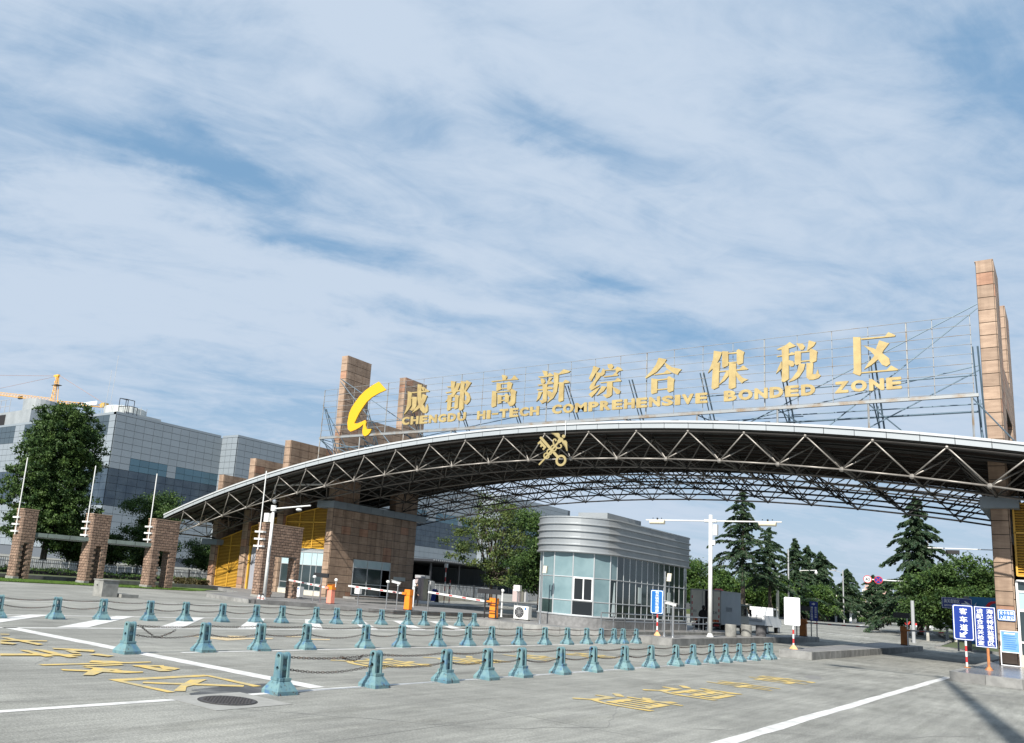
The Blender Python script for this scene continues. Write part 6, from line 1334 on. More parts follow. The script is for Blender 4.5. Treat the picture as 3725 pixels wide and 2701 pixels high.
# tower crane far behind
M_cry = mat('crane_yellow', (.80, .42, .05), rough=.5)
t = thing('tower_crane', 'orange yellow tower crane with a lattice jib behind the office building', 'crane', (-316, 160, 0))
top = Vector((-315.8, 160, 73)); 
def lattice(a, b, w, n, r, name):
    mb = MB(); a, b = Vector(a), Vector(b); d = (b-a).normalized(); s = d.cross(Vector((0, 0, 1))); s = s.normalized() if s.length > .1 else Vector((1, 0, 0)); u = s.cross(d).normalized()
    ch = [a-s*w/2, a+s*w/2, a+u*w*.9]
    for c in ch: mb.tube(c, c+(b-a), r*1.4, 4)
    for k in range(n):
        p = [c+(b-a)*(k/n) for c in ch]; q_ = [c+(b-a)*((k+.5)/n) for c in ch]; e = [c+(b-a)*((k+1)/n) for c in ch]
        mb.tube(p[0], q_[2], r, 3); mb.tube(q_[2], e[0], r, 3); mb.tube(p[1], q_[2], r, 3); mb.tube(q_[2], e[1], r, 3); mb.tube(p[0], e[1], r, 3)
    return mb.build(name, M_cry, t)
lattice((-315.7, 160, 0), (-315.7, 160, 61), 2.2, 26, .12, 'mast')
mb = MB()
for sx in (-1.2, 1.2):
    for sy in (-1, 1): mb.tube((-315.7+sx, 160+sy, 60.5), (-315.9+sx*.2, 160+sy*.2, 72.5), .16, 5)
for k in range(6): z = 61+k*1.9; f = 1-k*.14; mb.tube((-315.7-1.2*f, 159, z), (-315.7+1.2*f, 159, z+1.2), .1, 4); mb.tube((-315.7+1.2*f, 159, z), (-315.7-1.2*f, 159, z+1.2), .1, 4)
mb.box(-318.6, -315, 159.6, 160.4, 71.9, 72.6); mb.build('tower_head', M_cry, t)
MB().box(-317.6, -313.4, 158.8, 161, 68.0, 68.2).build('platform', M_black, t)
lattice((-317, 160, 61.5), (-420, 150, 74.5), 1.5, 44, .06, 'jib'); lattice((-314.5, 160, 60.6), (-283, 164, 57.4), 1.2, 12, .07, 'counter_jib')
MB().box(-285.5, -283, 163, 165, 57.6, 59.2).build('counterweight', mat('crane_counterweight', (.45, .3, .08), rough=.8), t)
MB().box(-299, -287, 162.2, 162.4, 58.6, 60.0).build('banner', M_wtext, t); text('banner_lettering', 'ZOOMLION', (-298, 162.1, 58.9), (9.0, .5, 0), (0, 0, .9), (0, -1, 0), M_blue, t, fat=.03)
MB().tube((-318, 160, 72.3), (-420, 150, 80.5), .07, 4).tube((-318.4, 160, 72.0), (-368, 155, 68.9), .07, 4).tube((-315, 160, 72.3), (-286, 164, 59.6), .07, 4).build('tie_rods', mat('tie_rod', (.35, .2, .14), rough=.6), t)
MB().box(-342, -339.6, 157.5, 158.5, 64.0, 65.2).build('trolley', M_black, t)

# ------------------------------------------------------------------ vegetation
def leafmat(name, a, b, scale=1.2, c=None):
    def ex(m, t, n, l, bb, mp):
        bb.inputs['Subsurface Weight'].default_value = 0.0
        tr = n.new('ShaderNodeBsdfTranslucent'); mx = n.new('ShaderNodeMixShader'); mx.inputs[0].default_value = .22
        src = bb.inputs['Base Color'].links[0].from_socket; l(src, tr.inputs[0])
        l(bb.outputs[0], mx.inputs[1]); l(tr.outputs[0], mx.inputs[2])
        o = [q for q in n if q.type == 'OUTPUT_MATERIAL'][0]; l(mx.outputs[0], o.inputs[0])
    return mat(name, a, rough=.55, c2=b, scale=scale, detail=5, ramp=(.38, .64), spec=.25, extra=ex)
M_lfA = leafmat('leaf_camphor', (.020, .050, .016), (.090, .150, .038))
M_lfB = leafmat('leaf_mid', (.026, .064, .018), (.090, .150, .030), 1.0)
M_lfC = leafmat('leaf_loose', (.045, .085, .028), (.13, .16, .045), 1.2)
M_cedar = leafmat('cedar_needles', (.020, .046, .026), (.055, .090, .040), 1.6)
M_bark = mat('bark', (.075, .06, .045), rough=.95, c2=(.045, .038, .03), scale=6, stretch=(1, 1, .3), bump=.5); M_barkw = mat('limewashed_bark', (.45, .44, .40), rough=.9, c2=(.30, .29, .26), scale=4)
rng = np.random.default_rng(11)
def leaf_cloud(pts, size, name, m, parent, flat_=0.0, droop=None, elong=1.6):
    """one small two-triangle leaf spray per point"""
    n = len(pts); P = np.asarray(pts, float)
    a = rng.normal(size=(n, 3)); a[:, 2] *= (1-flat_)
    if droop is not None: a = droop+a*.35
    a /= np.linalg.norm(a, axis=1)[:, None]
    b = rng.normal(size=(n, 3)); b -= a*(a*b).sum(1)[:, None]; b /= np.linalg.norm(b, axis=1)[:, None]
    s = size*rng.uniform(.55, 1.35, n)[:, None]; c = np.cross(a, b)*.25
    v = np.stack([P-a*s*elong*.5, P+b*s*.5+c*s, P+a*s*elong*.5, P-b*s*.5+c*s], 1).reshape(-1, 3)
    T = np.array(parent['_o']); v = (v-T).astype(np.float32)
    me = bpy.data.meshes.new(name); me.vertices.add(4*n); me.vertices.foreach_set('co', v.ravel())
    me.loops.add(4*n); me.loops.foreach_set('vertex_index', np.arange(4*n, dtype=np.int32)); me.polygons.add(n)
    me.polygons.foreach_set('loop_start', np.arange(0, 4*n, 4, dtype=np.int32)); me.update(); me.validate(); me.materials.append(m)
    o = bpy.data.objects.new(name, me); COL.objects.link(o); o.parent = parent; return o
def clump_points(lobes, n, shell=.55, cl=.35, per=40):
    """points gathered in leaf clumps on and inside a set of ellipsoid lobes"""
    W_ = np.array([l[3]*l[4]*l[5] for l in lobes])**(2/3); W_ = W_/W_.sum(); out = []
    for l, wgt in zip(lobes, W_):
        k = max(3, int(n*wgt/per)); d = rng.normal(size=(k, 3)); d /= np.linalg.norm(d, axis=1)[:, None]
        r_ = (shell+(1-shell)*rng.random(k)**.6)[:, None]*rng.uniform(.88, 1.1, (k, 1)); c = np.array(l[:3])+d*r_*np.array(l[3:6])
        q = np.repeat(c, per, 0)+rng.normal(size=(k*per, 3))*cl*np.array([1, 1, .62])*rng.uniform(.6, 1.3, (k*per, 1)); out.append(q)
    return np.concatenate(out)
def broadleaf(lab, base, trunk_h, r, lobes, n, size, m=M_lfA, group=None, cl=.4, limbs=6, bark=None, cat='tree', shell=.55, lime=0):
    t = thing('broadleaf_tree', lab, cat, base, group); x, y, z = base; mb = MB(); top = Vector((x, y, z+trunk_h))
    mb.tube(base, top, r, 8, r2=r*.7)
    mb2 = sorted(lobes, key=lambda l: -l[3])[:limbs]
    for l in mb2:
        c = Vector(l[:3]); mid = top.lerp(c, .5)+Vector((random.uniform(-.3, .3), random.uniform(-.3, .3), .2)); mb.tube(top-Vector((0, 0, .2)), mid, r*.5, 6, r2=r*.32); mb.tube(mid, c, r*.32, 5, r2=r*.12)
        for _ in range(3): e = c+Vector((random.uniform(-1, 1)*l[3]*.7, random.uniform(-1, 1)*l[4]*.7, random.uniform(-.2, .8)*l[5]*.7)); mb.tube(mid, e, r*.16, 4, r2=r*.05)
    mb.build('trunk', bark or M_bark, t)
    if lime: MB().tube(base, Vector(base)+Vector((0, 0, lime)), r*1.08, 8, r2=r*1.0).build('limewash_band', M_barkw, t)
    leaf_cloud(clump_points(lobes, n, shell, cl), size, 'crown', m, t); return t
# big camphor tree left
bx, by = -63.7, 33.5; lob = []
for k in range(64):
    f = (k+.5)/64; z = 2.6+10.6*f; R_ = 3.75*math.sin(math.pi*(.20+.72*f))**.55; a = k*2.4; q_ = random.uniform(.45, .85); s_ = random.uniform(.8, 1.35)
    lob.append((bx+q_*R_*math.cos(a), by+q_*R_*math.sin(a), z, s_, s_, s_*.8))
for k in range(6): lob.append((bx, by, 4+1.5*k, 2.2, 2.2, 1.4))
lob.append((bx, by, 13.1, 1.2, 1.2, .9))
for a in (.5, 2.0, 3.6, 5.0): lob.append((bx+1.9*math.cos(a), by+1.9*math.sin(a), 4.0, 1.5, 1.5, 1.1))
broadleaf('tallest dark green camphor tree standing behind the brick piers', (bx, by, 0), 3.2, .30, lob, 110000, .12, M_lfA, cl=.17, limbs=10, lime=1.2)
def blobs(cx, cy, z0, z1, rad, n, seed):
    rr = random.Random(seed); out = []
    for k in range(n):
        f = (k+.5)/n; a = rr.uniform(0, 6.28); rz = rad*math.sin(math.pi*(.2+.68*f))**.6; d = rr.uniform(.1, .6)*rad
        out.append((cx+d*math.cos(a), cy+d*math.sin(a), z0+(z1-z0)*f, rz*rr.uniform(.5, .75), rz*rr.uniform(.5, .75), (z1-z0)/n*rr.uniform(1.0, 1.8)))
    return out
broadleaf('medium tree between the second and third brick piers', (-64.3, 43.5, 0), 2.4, .16, blobs(-64.3, 43.5, 3.0, 7.6, 2.7, 13, 1), 20000, .11, M_lfA, cl=.3)
broadleaf('small round tree just right of the third brick pier', (-64.5, 50.0, 0), 1.4, .10, blobs(-64.5, 50, 1.5, 3.9, 2.6, 10, 2), 14000, .10, M_lfA, cl=.28)
broadleaf('low bushy tree at the far left edge behind the first pier', (-66.5, 27.0, 0), 1.2, .16, blobs(-66.5, 27.0, 1.3, 4.9, 2.8, 11, 3), 15000, .11, M_lfA, cl=.3)
broadleaf('dense low tree behind the gap between the first two piers', (-66, 36.8, 0), 1.2, .12, blobs(-66, 36.8, 1.6, 4.6, 2.5, 10, 4), 14000, .11, M_lfA, cl=.3)
broadleaf('shaded tree behind the third brick pier', (-66, 41.2, 0), 1.0, .12, blobs(-66, 40.8, 1.5, 3.6, 2.2, 9, 5), 10000, .11, M_lfA, cl=.3)
broadleaf('dark tree filling the space behind the second brick pier', (-68, 39.5, 0), 1.0, .14, blobs(-68, 39.5, 1.2, 4.4, 2.8, 10, 15), 14000, .12, M_lfA, cl=.3)
broadleaf('dark tree behind the hedge left of the gatehouse', (-69, 46.5, 0), 1.0, .14, blobs(-69, 46.5, 1.2, 3.7, 2.6, 10, 16), 12000, .12, M_lfA, cl=.3)
# loose tree between gatehouse and booth
tx, ty = -45.2, 70.0; lob = []
rr = random.Random(8)
for (dx, z, r_) in ((0, 10.6, .9), (-.6, 9.6, 1.3), (1.2, 9.5, 1.3), (2.9, 9.3, 1.1), (-2.2, 8.4, 1.3), (0, 8.3, 1.6), (2.3, 8.2, 1.5), (3.9, 7.9, 1.1), (-3.6, 7.2, 1.1), (-1.2, 7.0, 1.5), (1.6, 6.8, 1.7), (3.8, 6.5, 1.3), (-4.9, 6.2, .8), (-3.4, 5.6, 1.2), (-.8, 5.5, 1.2), (2.2, 5.3, 1.7), (4.2, 5.0, 1.3), (-3.9, 4.6, .9), (-2.2, 4.1, 1.0), (.9, 4.0, 1.3), (3.1, 3.8, 1.6), (4.6, 3.6, 1.2), (0.2, 2.7, 1.0), (2.4, 2.6, 1.3)):
    for s_ in (-1, 1): lob.append((tx+dx*1.02+rr.uniform(-.3, .3), ty+s_*rr.uniform(.3, 1.6), z, r_*.8, r_*.8, r_*.5))
broadleaf('loose light green tree between the gatehouse and the booth', (tx, ty, 0), 2.6, .20, lob, 15000, .15, M_lfC, cl=.30, limbs=26, shell=.3)
broadleaf('dark dense tree close behind the left side of the booth', (-37.5, 66, 0), 2.0, .2, blobs(-37.6, 66, 2.0, 8.6, 3.0, 14, 9), 22000, .13, M_lfA, cl=.35)
# conifers
def cedar(lab, x, y, zb, h, rad, seed, n_b=70, size=.2, z_first=.22, dens=1.0, lean=0):
    t = thing('cedar_tree', lab, 'tree', (x, y, zb), 'deodar cedars along the avenue'); rr = random.Random(seed); mb = MB()
    mb.tube((x, y, zb), (x+lean, y, zb+h*.98), .018*h+.04, 8, r2=.02); pts = []; dr = []
    for k in range(n_b):
        f = z_first+(1-z_first)*(k/n_b)**.92; z = zb+h*f; L_ = rad*(1-f)**.72*rr.uniform(.55, 1.12)+.12; a = k*2.39996+rr.uniform(-.9, .9)
        if rr.random() < .28: L_ *= rr.uniform(.25, .6)
        if rr.random() < .12: L_ *= 1.3
        p0 = Vector((x+lean*f, y, z)); rise = rr.uniform(-.02, .42); P = []
        for s_ in range(7):
            q_ = s_/6; P.append(p0+Vector((math.cos(a)*L_*q_, math.sin(a)*L_*q_, L_*(rise*q_-.42*q_*q_*q_))))
        mb.path(P[::2], .012+.006*L_, 3)
        m_ = int(44*dens*L_*(1.0 if L_ > .6 else 2.0))+8
        for _ in range(m_):
            q_ = rr.random()**.75; i0 = min(5, int(q_*6)); c = P[i0].lerp(P[i0+1], q_*6-i0)
            wd = .30*L_*(1-q_*.8)*rr.uniform(-1, 1)*.8
            pts.append((c.x-math.sin(a)*wd+rr.gauss(0, .05), c.y+math.cos(a)*wd+rr.gauss(0, .05), c.z-abs(rr.gauss(0, .10))-abs(wd)*.25)); dr.append((math.cos(a)*.8-math.sin(a)*wd*1.2, math.sin(a)*.8+math.cos(a)*wd*1.2, -.5+rr.uniform(-.3, .15)))
    for _ in range(int(60*dens)):
        f = rr.uniform(.93, 1.0); pts.append((x+lean+rr.gauss(0, .08), y+rr.gauss(0, .08), zb+h*f)); dr.append((rr.gauss(0, .3), rr.gauss(0, .3), 1))
    mb.build('trunk', M_bark, t); leaf_cloud(pts, size, 'crown', M_cedar, t, droop=np.array(dr), elong=2.3); return t
M_wpost = mat('pale_render', (.55, .52, .42), rough=.8)
CED = [(-28.8, 95, 13.9, 6.0, 'tallest cedar right of the white lamp post', 78), (-27.4, 100, 10.2, 4.8, 'second cedar in the avenue, right of the tallest', 66), (-28.4, 115, 10.2, 4.4, 'pointed cedar behind the camera pole', 105),
       (-29.2, 125, 10.1, 4.4, 'narrow cedar just right of the pointed one', 80), (-28.7, 130, 9.6, 5.6, 'broad spreading cedar right of the camera pole arm', 110), (-27.7, 142, 8.0, 4.4, 'bent topped cedar above the small white guardhouse', 70), (-25.6, 150, 7.6, 4.6, 'low broad cedar right of the guardhouse', 70), (-28.4, 182, 7.0, 4.0, 'distant cedar in front of the pink flats', 60), (-24.5, 190, 4.6, 3.0, 'small distant cedar left of the traffic bar', 50)]
for i, (x, y, h, rd, lab, nb) in enumerate(CED): cedar(lab, x, y, gh(y), h*1.0, rd, 20+i, nb, .15 if y < 120 else .19, .34 if i < 2 else .14, 1.5 if y < 120 else 1.1)
cedar('large cedar on the right rising above the dark green street trees', -11.7, 90, gh(90), 12.6, 4.9, 44, 170, .14, .10, 2.5)
# supports for the planted cedars and verge
t_i = 0
for (x, y, *_r) in CED[:5]:
    t_i += 1; mb = MB(); z = gh(y)
    for a in (.3, 2.4, 4.5): mb.tube((x+.9*math.cos(a), y+.9*math.sin(a), z), (x, y, z+1.9), .05, 5)
    tag(mb.build('tree_stake', mat('stake_wood', (.28, .20, .14), rough=.9)), f'wooden tripod stakes holding the {ORD[t_i-1]} cedar of the avenue from the left', 'tree stake')
# mass of street trees behind
mass = [(-46, 118, 6.6), (-41.5, 112, 6.9), (-39.6, 110, 7.2), (-38.0, 116, 5.9), (-36.3, 110, 6.1), (-34.3, 114, 5.6), (-32.6, 112, 5.4), (-31.0, 116, 5.3), (-29.6, 110, 5.5), (-27.5, 122, 5.0), (-33, 135, 6.2), (-30, 155, 6.4), (-27, 170, 5.2)]
names_ = ['half hidden by the booth', 'at the left end behind the booth corner', 'tallest beside the booth corner', 'behind the left edge of the truck box', 'above the truck box', 'behind the white lamp post', 'right of the white lamp post', 'left of the tallest cedar trunk', 'behind the tallest cedar trunk', 'right of the second cedar trunk', 'behind the pointed cedars', 'far behind the broad cedar', 'behind the bent cedar']
for i, (x, y, h) in enumerate(mass):
    broadleaf('round green street tree '+names_[i], (x, y, gh(y)), 1.2, .14, blobs(x, y, gh(y)+1.1, gh(y)+h-.6, 2.5, 10, 60+i), 7000, .17, M_lfB, 'street trees behind the gate', cl=.42, limbs=3)
for i, (x, y, h, rd, nm_) in enumerate(((-9.9, 80, 6.6, 2.0, 'left lobe of the dark trees by the right pylon'), (-8.0, 80, 7.2, 2.0, 'below the lamp arm near the right pylon'), (-6.3, 81, 7.9, 2.0, 'just left of the right pylon'), (-4.6, 82, 6.9, 2.2, 'partly hidden by the right pylon'), (-10.6, 86, 4.6, 1.9, 'low one left of the dark trees by the right pylon'))):
    broadleaf('dark green street tree, '+nm_, (x, y, gh(y)), 1.6, .11, blobs(x, y, gh(y)+1.6, gh(y)+h-1.3, rd, 11, 90+i), 13000, .13, M_lfA, cl=.30, limbs=5, lime=.8)
# grass, verges, hedges
M_grass = mat('grass', (.07, .13, .02), rough=.9, c2=(.11, .19, .03), scale=2, detail=6); M_soil = mat('verge_soil', (.07, .075, .035), rough=1, c2=(.05, .08, .025), scale=2)
def grass(lab_, x0, x1, y0, y1, z, n, hgt, name='grass', poly=None):
    X_ = rng.uniform(x0, x1, n); Y_ = rng.uniform(y0, y1, n)
    if poly is not None: k = poly(X_, Y_); X_, Y_ = X_[k], Y_[k]; n = len(X_)
    a = rng.uniform(0, 6.28, n); w = .012; h_ = hgt*rng.uniform(.5, 1.2, n); v = np.zeros((n, 3, 3), np.float32)
    v[:, 0] = np.stack([X_-w*np.cos(a), Y_-w*np.sin(a), np.full(n, z)], 1); v[:, 1] = np.stack([X_+w*np.cos(a), Y_+w*np.sin(a), np.full(n, z)], 1); v[:, 2] = np.stack([X_+rng.normal(size=n)*.03, Y_+rng.normal(size=n)*.03, z+h_], 1)
    me = bpy.data.meshes.new(name); me.vertices.add(3*n); me.vertices.foreach_set('co', v.ravel()); me.loops.add(3*n); me.loops.foreach_set('vertex_index', np.arange(3*n, dtype=np.int32)); me.polygons.add(n)
    me.polygons.foreach_set('loop_start', np.arange(0, 3*n, 3, dtype=np.int32)); me.update(); me.materials.append(M_grass); o = bpy.data.objects.new(name, me); COL.objects.link(o); stuff(o); return o
struct(MB().prism([(-90, -5), (-46.2, -5), (-45.9, 21), (-46.4, 26), (-46.2, 35), (-52, 42), (-60, 44), (-60, 60), (-90, 60)], (0, 0, .05), (1, 0, 0), (0, 1, 0), (0, 0, -.04)).build('lawn', M_grass))
struct(MB().prism([(-90, -5), (-49.5, -5), (-49.3, 22), (-51.6, 26), (-50.5, 36), (-53, 42.5), (-60.2, 44.2), (-60.2, 60), (-90, 60)], (0, 0, .12), (1, 0, 0), (0, 1, 0), (0, 0, -.06)).build('verge', M_soil))
grass('', -49.5, -46.0, 15, 36, .05, 60000, .06)
t = thing('low_wall', 'low dark kerb wall running behind the brick piers', 'wall', (-51, 30, 0))
for k in range(16): MB().box(-50.95, -50.7, 18+k*1.5, 19.48+k*1.5, .05, .30).build('kerb_stone', M_kerbd, t)
def hedge(lab, x0, x1, y0, y1, z, h, n, m=M_lfA, s=.09):
    o = thing('hedge', lab, 'hedge', ((x0+x1)/2, (y0+y1)/2, z)); P = np.stack([rng.uniform(x0, x1, n), rng.uniform(y0, y1, n), z+h*rng.uniform(0, 1, n)**.7], 1); P[:, 2] += .07*np.sin(P[:, 0]*2.3)+.06*np.sin(P[:, 1]*1.9)
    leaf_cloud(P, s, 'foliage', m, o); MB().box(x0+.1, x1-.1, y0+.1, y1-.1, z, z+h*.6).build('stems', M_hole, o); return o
hedge('low scruffy brown green hedge left of the gatehouse', -57.5, -54.4, 41.6, 42.8, .1, .5, 9000, leafmat('leaf_dry', (.06, .055, .025), (.10, .08, .03)))
hedge('long clipped hedge along the left side of the avenue', -31.5, -30.0, 98, 190, gh(110), 1.0, 22000, M_lfA, .16)
hedge('low ground planting under the left trees', -66, -60.5, 18, 52, .1, .45, 26000, M_lfA, .11)
struct(MB().box(-44, -29.6, 92, 200, gh(105)-.3, gh(105)+.16).build('left_verge', M_soil))
grass('', -44, -29.6, 92, 110, gh(105)+.16, 50000, .14)
# kerbs of the verges
t = thing('kerb', 'pale kerb line along the left edge of the avenue', 'kerb', (-29.4, 120, gh(105)))
for k in range(50): MB().box(-29.6, -29.35, 92+k*2, 93.96+k*2, gh(105)-.25, gh(105)+.18).build('kerb_stone', M_kerb, t)
t = thing('kerb', 'kerb line in front of the trees on the right side of the avenue', 'kerb', (-9, 80, gh(85)))
mb = MB(); ys_ = [70+k*4 for k in range(16)]; xl_ = lambda y: -8.1 if y < 82 else -8.1-(y-82)*.205
mb.add([p for y in ys_ for p in ((xl_(y), y, gh(y)+.13), (8, y, gh(y)+.13))], [(2*k, 2*k+1, 2*k+3, 2*k+2) for k in range(15)]); struct(mb.build('right_verge', M_soil))
pk = [(-15.7, 118), (-12, 100), (-8.5, 82), (-8.15, 70), (4, 69.8)]
for a, b in zip(pk[:-1], pk[1:]):
    a, b = Vector((*a, 0)), Vector((*b, 0)); n = max(1, int((b-a).length/2))
    for k in range(n): c = a.lerp(b, (k+.5)/n); MB().obox((c.x, c.y, gh(c.y)+.03), (b-a)/n*.98, Vector((.25, 0, 0)) if abs((b-a).y) > abs((b-a).x) else Vector((0, .25, 0)), (0, 0, .26)).build('kerb_stone', M_kerb, t)

# ------------------------------------------------------------------ fences and gateposts
M_fw = mat('fence_white', (.66, .68, .68), rough=.5); M_fd = mat('fence_dark', (.05, .055, .06), rough=.6); M_fwall = mat('fence_base', (.42, .40, .33), rough=.9, c2=(.30, .29, .24), scale=1.5); M_green = mat('fence_green', (.05, .22, .17), rough=.6)
def fence(lab, x, y0, y1, z0, zb, z1, back=True, col=M_fd, pitch=.14, bay=5.5):
    t = thing('fence', lab, 'fence', (x, (y0+y1)/2, z0)); MB().box(x-.12, x+.12, y0, y1, z0, zb).build('base_wall', M_fwall, t)
    n = int((y1-y0)/bay)+1
    for k in range(n+1): y = y0+(y1-y0)*k/n; MB().box(x-.06, x+.06, y-.06, y+.06, zb, z1+.05).build('post', col, t)
    for z in (zb+.06, z1-.28, z1-.03): MB().box(x-.025, x+.025, y0, y1, z-.025, z+.025).build('rail', col, t)
    mb = MB(); y = y0+.1
    while y < y1: mb.box(x-.012, x+.012, y-.012, y+.012, zb+.06, z1-.02); y += pitch
    stuff(mb.build('bars', col, t))
    if back: 
        mb = MB(); y = y0+.05
        while y < y1-.6: mb.box(x-.62, x-.6, y, y+.62, zb-.1, z1-.12); y += .72
        stuff(mb.build('white_sheets', M_fw, t))
    return t
fence('long dark barred fence over white sheets behind the third barrier', -51.2, 66.8, 80.5, 0, .62, 1.92)
fence('short piece of dark barred fence beside the left end of the booth', -51.2, 85.6, 104, 0, .64, 2.0)
fence('short piece of dark barred fence right of the gatehouse', -51.2, 52, 65, 0, .62, 1.88)
fence('green and white barred fence behind the brick piers', -61.5, 14, 62, 0, .35, 1.25, col=M_fd, pitch=.16)
M_gp = mat('gatepost_render', (.46, .42, .33), rough=.85, c2=(.36, .33, .26), scale=2); M_gp2 = mat('gatepost_pink', (.42, .34, .33), rough=.8)
for lab, y in (('pale gatepost with a grey lantern box behind the walking person', 65.6), ('pale gatepost pair left of the booth air conditioner', 84.0)):
    t = thing('gatepost', lab, 'gatepost', (-50.4, y, 0)); MB().box(-51.2, -50.2, y, y+.7, 0, 2.2).build('pier', M_gp, t); MB().box(-51.0, -50.15, y-.4, y-.08, 0, 2.25).build('pier', M_gp2, t); MB().box(-51.1, -50.0, y+.9, y+1.5, .0, 2.0).build('screen', M_grey, t)
    MB().box(-51.3, -50.1, y-.05, y+.75, 2.2, 2.5).build('lantern_box', M_grey, t)
for i, (y, h) in enumerate(((48.0, 3.2), (50.0, 2.2))):
    x = -42.1-.9*i; y += 10; t = thing('striped_pole', ('tall' if i == 0 else 'short')+' red and white striped pole behind the third barrier arm', 'pole', (x, y, .05)); n = 8
    for k in range(n): MB().tube((x, y, .05+(h-.05)*k/n), (x, y, .05+(h-.05)*(k+1)/n), .04, 6).build('pole_band', M_red if k % 2 else M_wp, t)
    if i == 0: MB().box(x-.12, x+.12, y-.1, y+.1, h, h+.35).build('lamp_housing', M_wp, t)
t = thing('folding_sign', 'dark blue folding board standing behind the third barrier arm', 'sign', (-46.2, 62, 0))
MB().obox((-46.2, 62, .75), (.5, 0, 0), (0, .03, 0), (0, .25, 1.1)).build('front_board', M_blue, t); MB().obox((-46.2, 62.4, .6), (.5, 0, 0), (0, .03, 0), (0, -.25, 1.2)).build('rear_leg', M_black, t)
t = thing('parked_car', 'pale car half hidden behind the fence by the carport', 'car', (-62, 84, 0))
MB().prism([(0, .35), (4.2, .35), (4.2, .85), (3.6, 1.0), (2.9, 1.5), (1.2, 1.5), (.4, 1.0), (0, .9)], (-62, 80, .6), (0, 1, 0), (0, 0, 1), (-1.7, 0, 0)).build('body', M_cabw, t); MB().prism([(1.0, 1.02), (3.2, 1.02), (2.8, 1.42), (1.3, 1.42)], (-61.98, 80, .6), (0, 1, 0), (0, 0, 1), (.01, 0, 0)).build('side_window', M_lens, t)
for y in (80.9, 83.4): MB().tube((-62.1, y, .92), (-61.95, y, .92), .33, 14).build('wheel', M_tyre, t)

# ------------------------------------------------------------------ avenue furniture and far buildings
t = thing('perimeter_wall', 'row of pale concrete wall piers with dark railings behind the avenue hedge', 'wall', (-31.8, 140, gh(110)))
z = gh(110)
for k in range(24):
    y = 100+k*3.9; MB().box(-32.4, -31.9, y, y+.55, z, z+1.25).build('wall_pier', M_wpost, t); MB().box(-32.5, -31.8, y-.5, y+.7, z+1.25, z+1.45).build('pier_cap', M_wpost, t)
MB().box(-32.25, -32.2, 98, 196, z+.2, z+1.1).build('railing_panel', M_fd, t)
tag(MB().box(-39, -34, 93.2, 93.3, gh(93), gh(93)+1.1).build('site_gate', M_fd), 'dark site gate seen between the booth and the truck', 'gate')
t = thing('guardhouse', 'small white flat roofed guardhouse under the cedars', 'building', (-27.6, 136, gh(135)))
z = gh(135); MB().box(-30.2, -25.6, 134.5, 139, z+1.5, z+1.8).build('roof', M_wpost, t); MB().box(-29.8, -26.0, 135, 138.8, z, z+1.45).build('wall', M_glass, t)
for x in (-29.7, -27.9, -26.0): MB().box(x-.12, x+.12, 134.7, 134.95, z, z+1.45).build('post', M_wtext, t)
t = thing('camera_pole', 'slim white curved arm camera pole in front of the cedars', 'camera pole', (-31, 115, gh(115)))
MB().tube((-31, 115, gh(115)), (-31, 115, 6.9), .09, 8).build('pole', M_wp, t); MB().path([(-31, 115, 6.0), (-29.2, 115, 6.75), (-27.5, 115, 7.15), (-25.9, 115, 7.25)], .05, 6).build('curved_arm', M_wp, t); MB().tube((-31, 115, 6.65), (-28.4, 115, 6.95), .03, 6).build('stay', M_wp, t)
MB().lathe((-25.95, 115, 6.75), [(.08, 0), (.18, .15), (.12, .4), (.05, .5)], 10).build('dome_camera', M_wp, t); MB().box(-31.3, -30.7, 114.7, 115, 3.1, 3.85).build('control_box', M_wp, t)
for lab, x, y, h, arm in (('dark thin lamp pole among the cedars', -25.4, 100, 8.7, 0), ('pale concrete pole behind the second cedar', -27.9, 105, 4.7, 0), ('street lamp with a drooping head above the broad cedar', -25.9, 130, 8.2, -1.3), ('street lamp behind the large right hand cedar', -13.2, 110, 10.9, -1.7), ('far street lamp above the distant cedar', -25.2, 170, 7.2, -1.5)):
    t = thing('street_lamp', lab, 'street lamp', (x, y, gh(y))); MB().tube((x, y, gh(y)), (x, y, h), .08 if 'concrete' not in lab else .16, 6).build('pole', M_wpost if 'concrete' in lab else M_grey, t)
    if arm: MB().tube((x, y, h-.4), (x+arm, y, h-.1), .04, 5).build('arm', M_grey, t); MB().obox((x+arm, y, h-.1), (.9, 0, .0), (0, .3, 0), (0, 0, .12)).build('lamp_head', M_grey, t)
# speed limit and no stopping signs on an arm
def disc(t, x, z, r, y, m, name): MB().tube((x, y, z), (x, y+.02, z), r, 24).build(name, m, t)
t = thing('traffic_sign', 'pole with an arm carrying a round 40 limit and a no stopping sign', 'traffic sign', (-10.2, 75, gh(75)))
MB().tube((-10.2, 75, gh(75)), (-10.2, 75, 3.4), .12, 8).build('pole', M_grey, t); t['_o'] = t['_o']; MB().tube((-9.0, 84, gh(84)), (-9.0, 84, 5.25), .10, 8).build('pole', M_grey, t); MB().tube((-9.0, 84, 5.17), (-14.8, 84, 5.21), .05, 6).build('arm', M_wp, t)
disc(t, -14.75, 5.21, .34, 83.90, M_red, 'sign_rim'); disc(t, -14.75, 5.21, .275, 83.88, M_wtext, 'sign_face'); text('number', '40', (-14.94, 83.87, 5.07), (.38, 0, 0), (0, 0, .28), (0, -1, 0), M_black, t, fat=.03)
disc(t, -13.91, 5.19, .34, 83.90, M_red, 'sign_rim'); disc(t, -13.91, 5.19, .28, 83.88, M_blue, 'sign_face')
for s_ in (-1, 1): MB().obox((-13.91, 83.865, 5.19), (.36, 0, .36*s_), (0, .01, 0), (-.04*s_, 0, .04)).build('red_bar', M_red, t)
t = thing('traffic_bar', 'low white gantry with two white round signs on the avenue', 'traffic sign', (-24, 150, gh(150)))
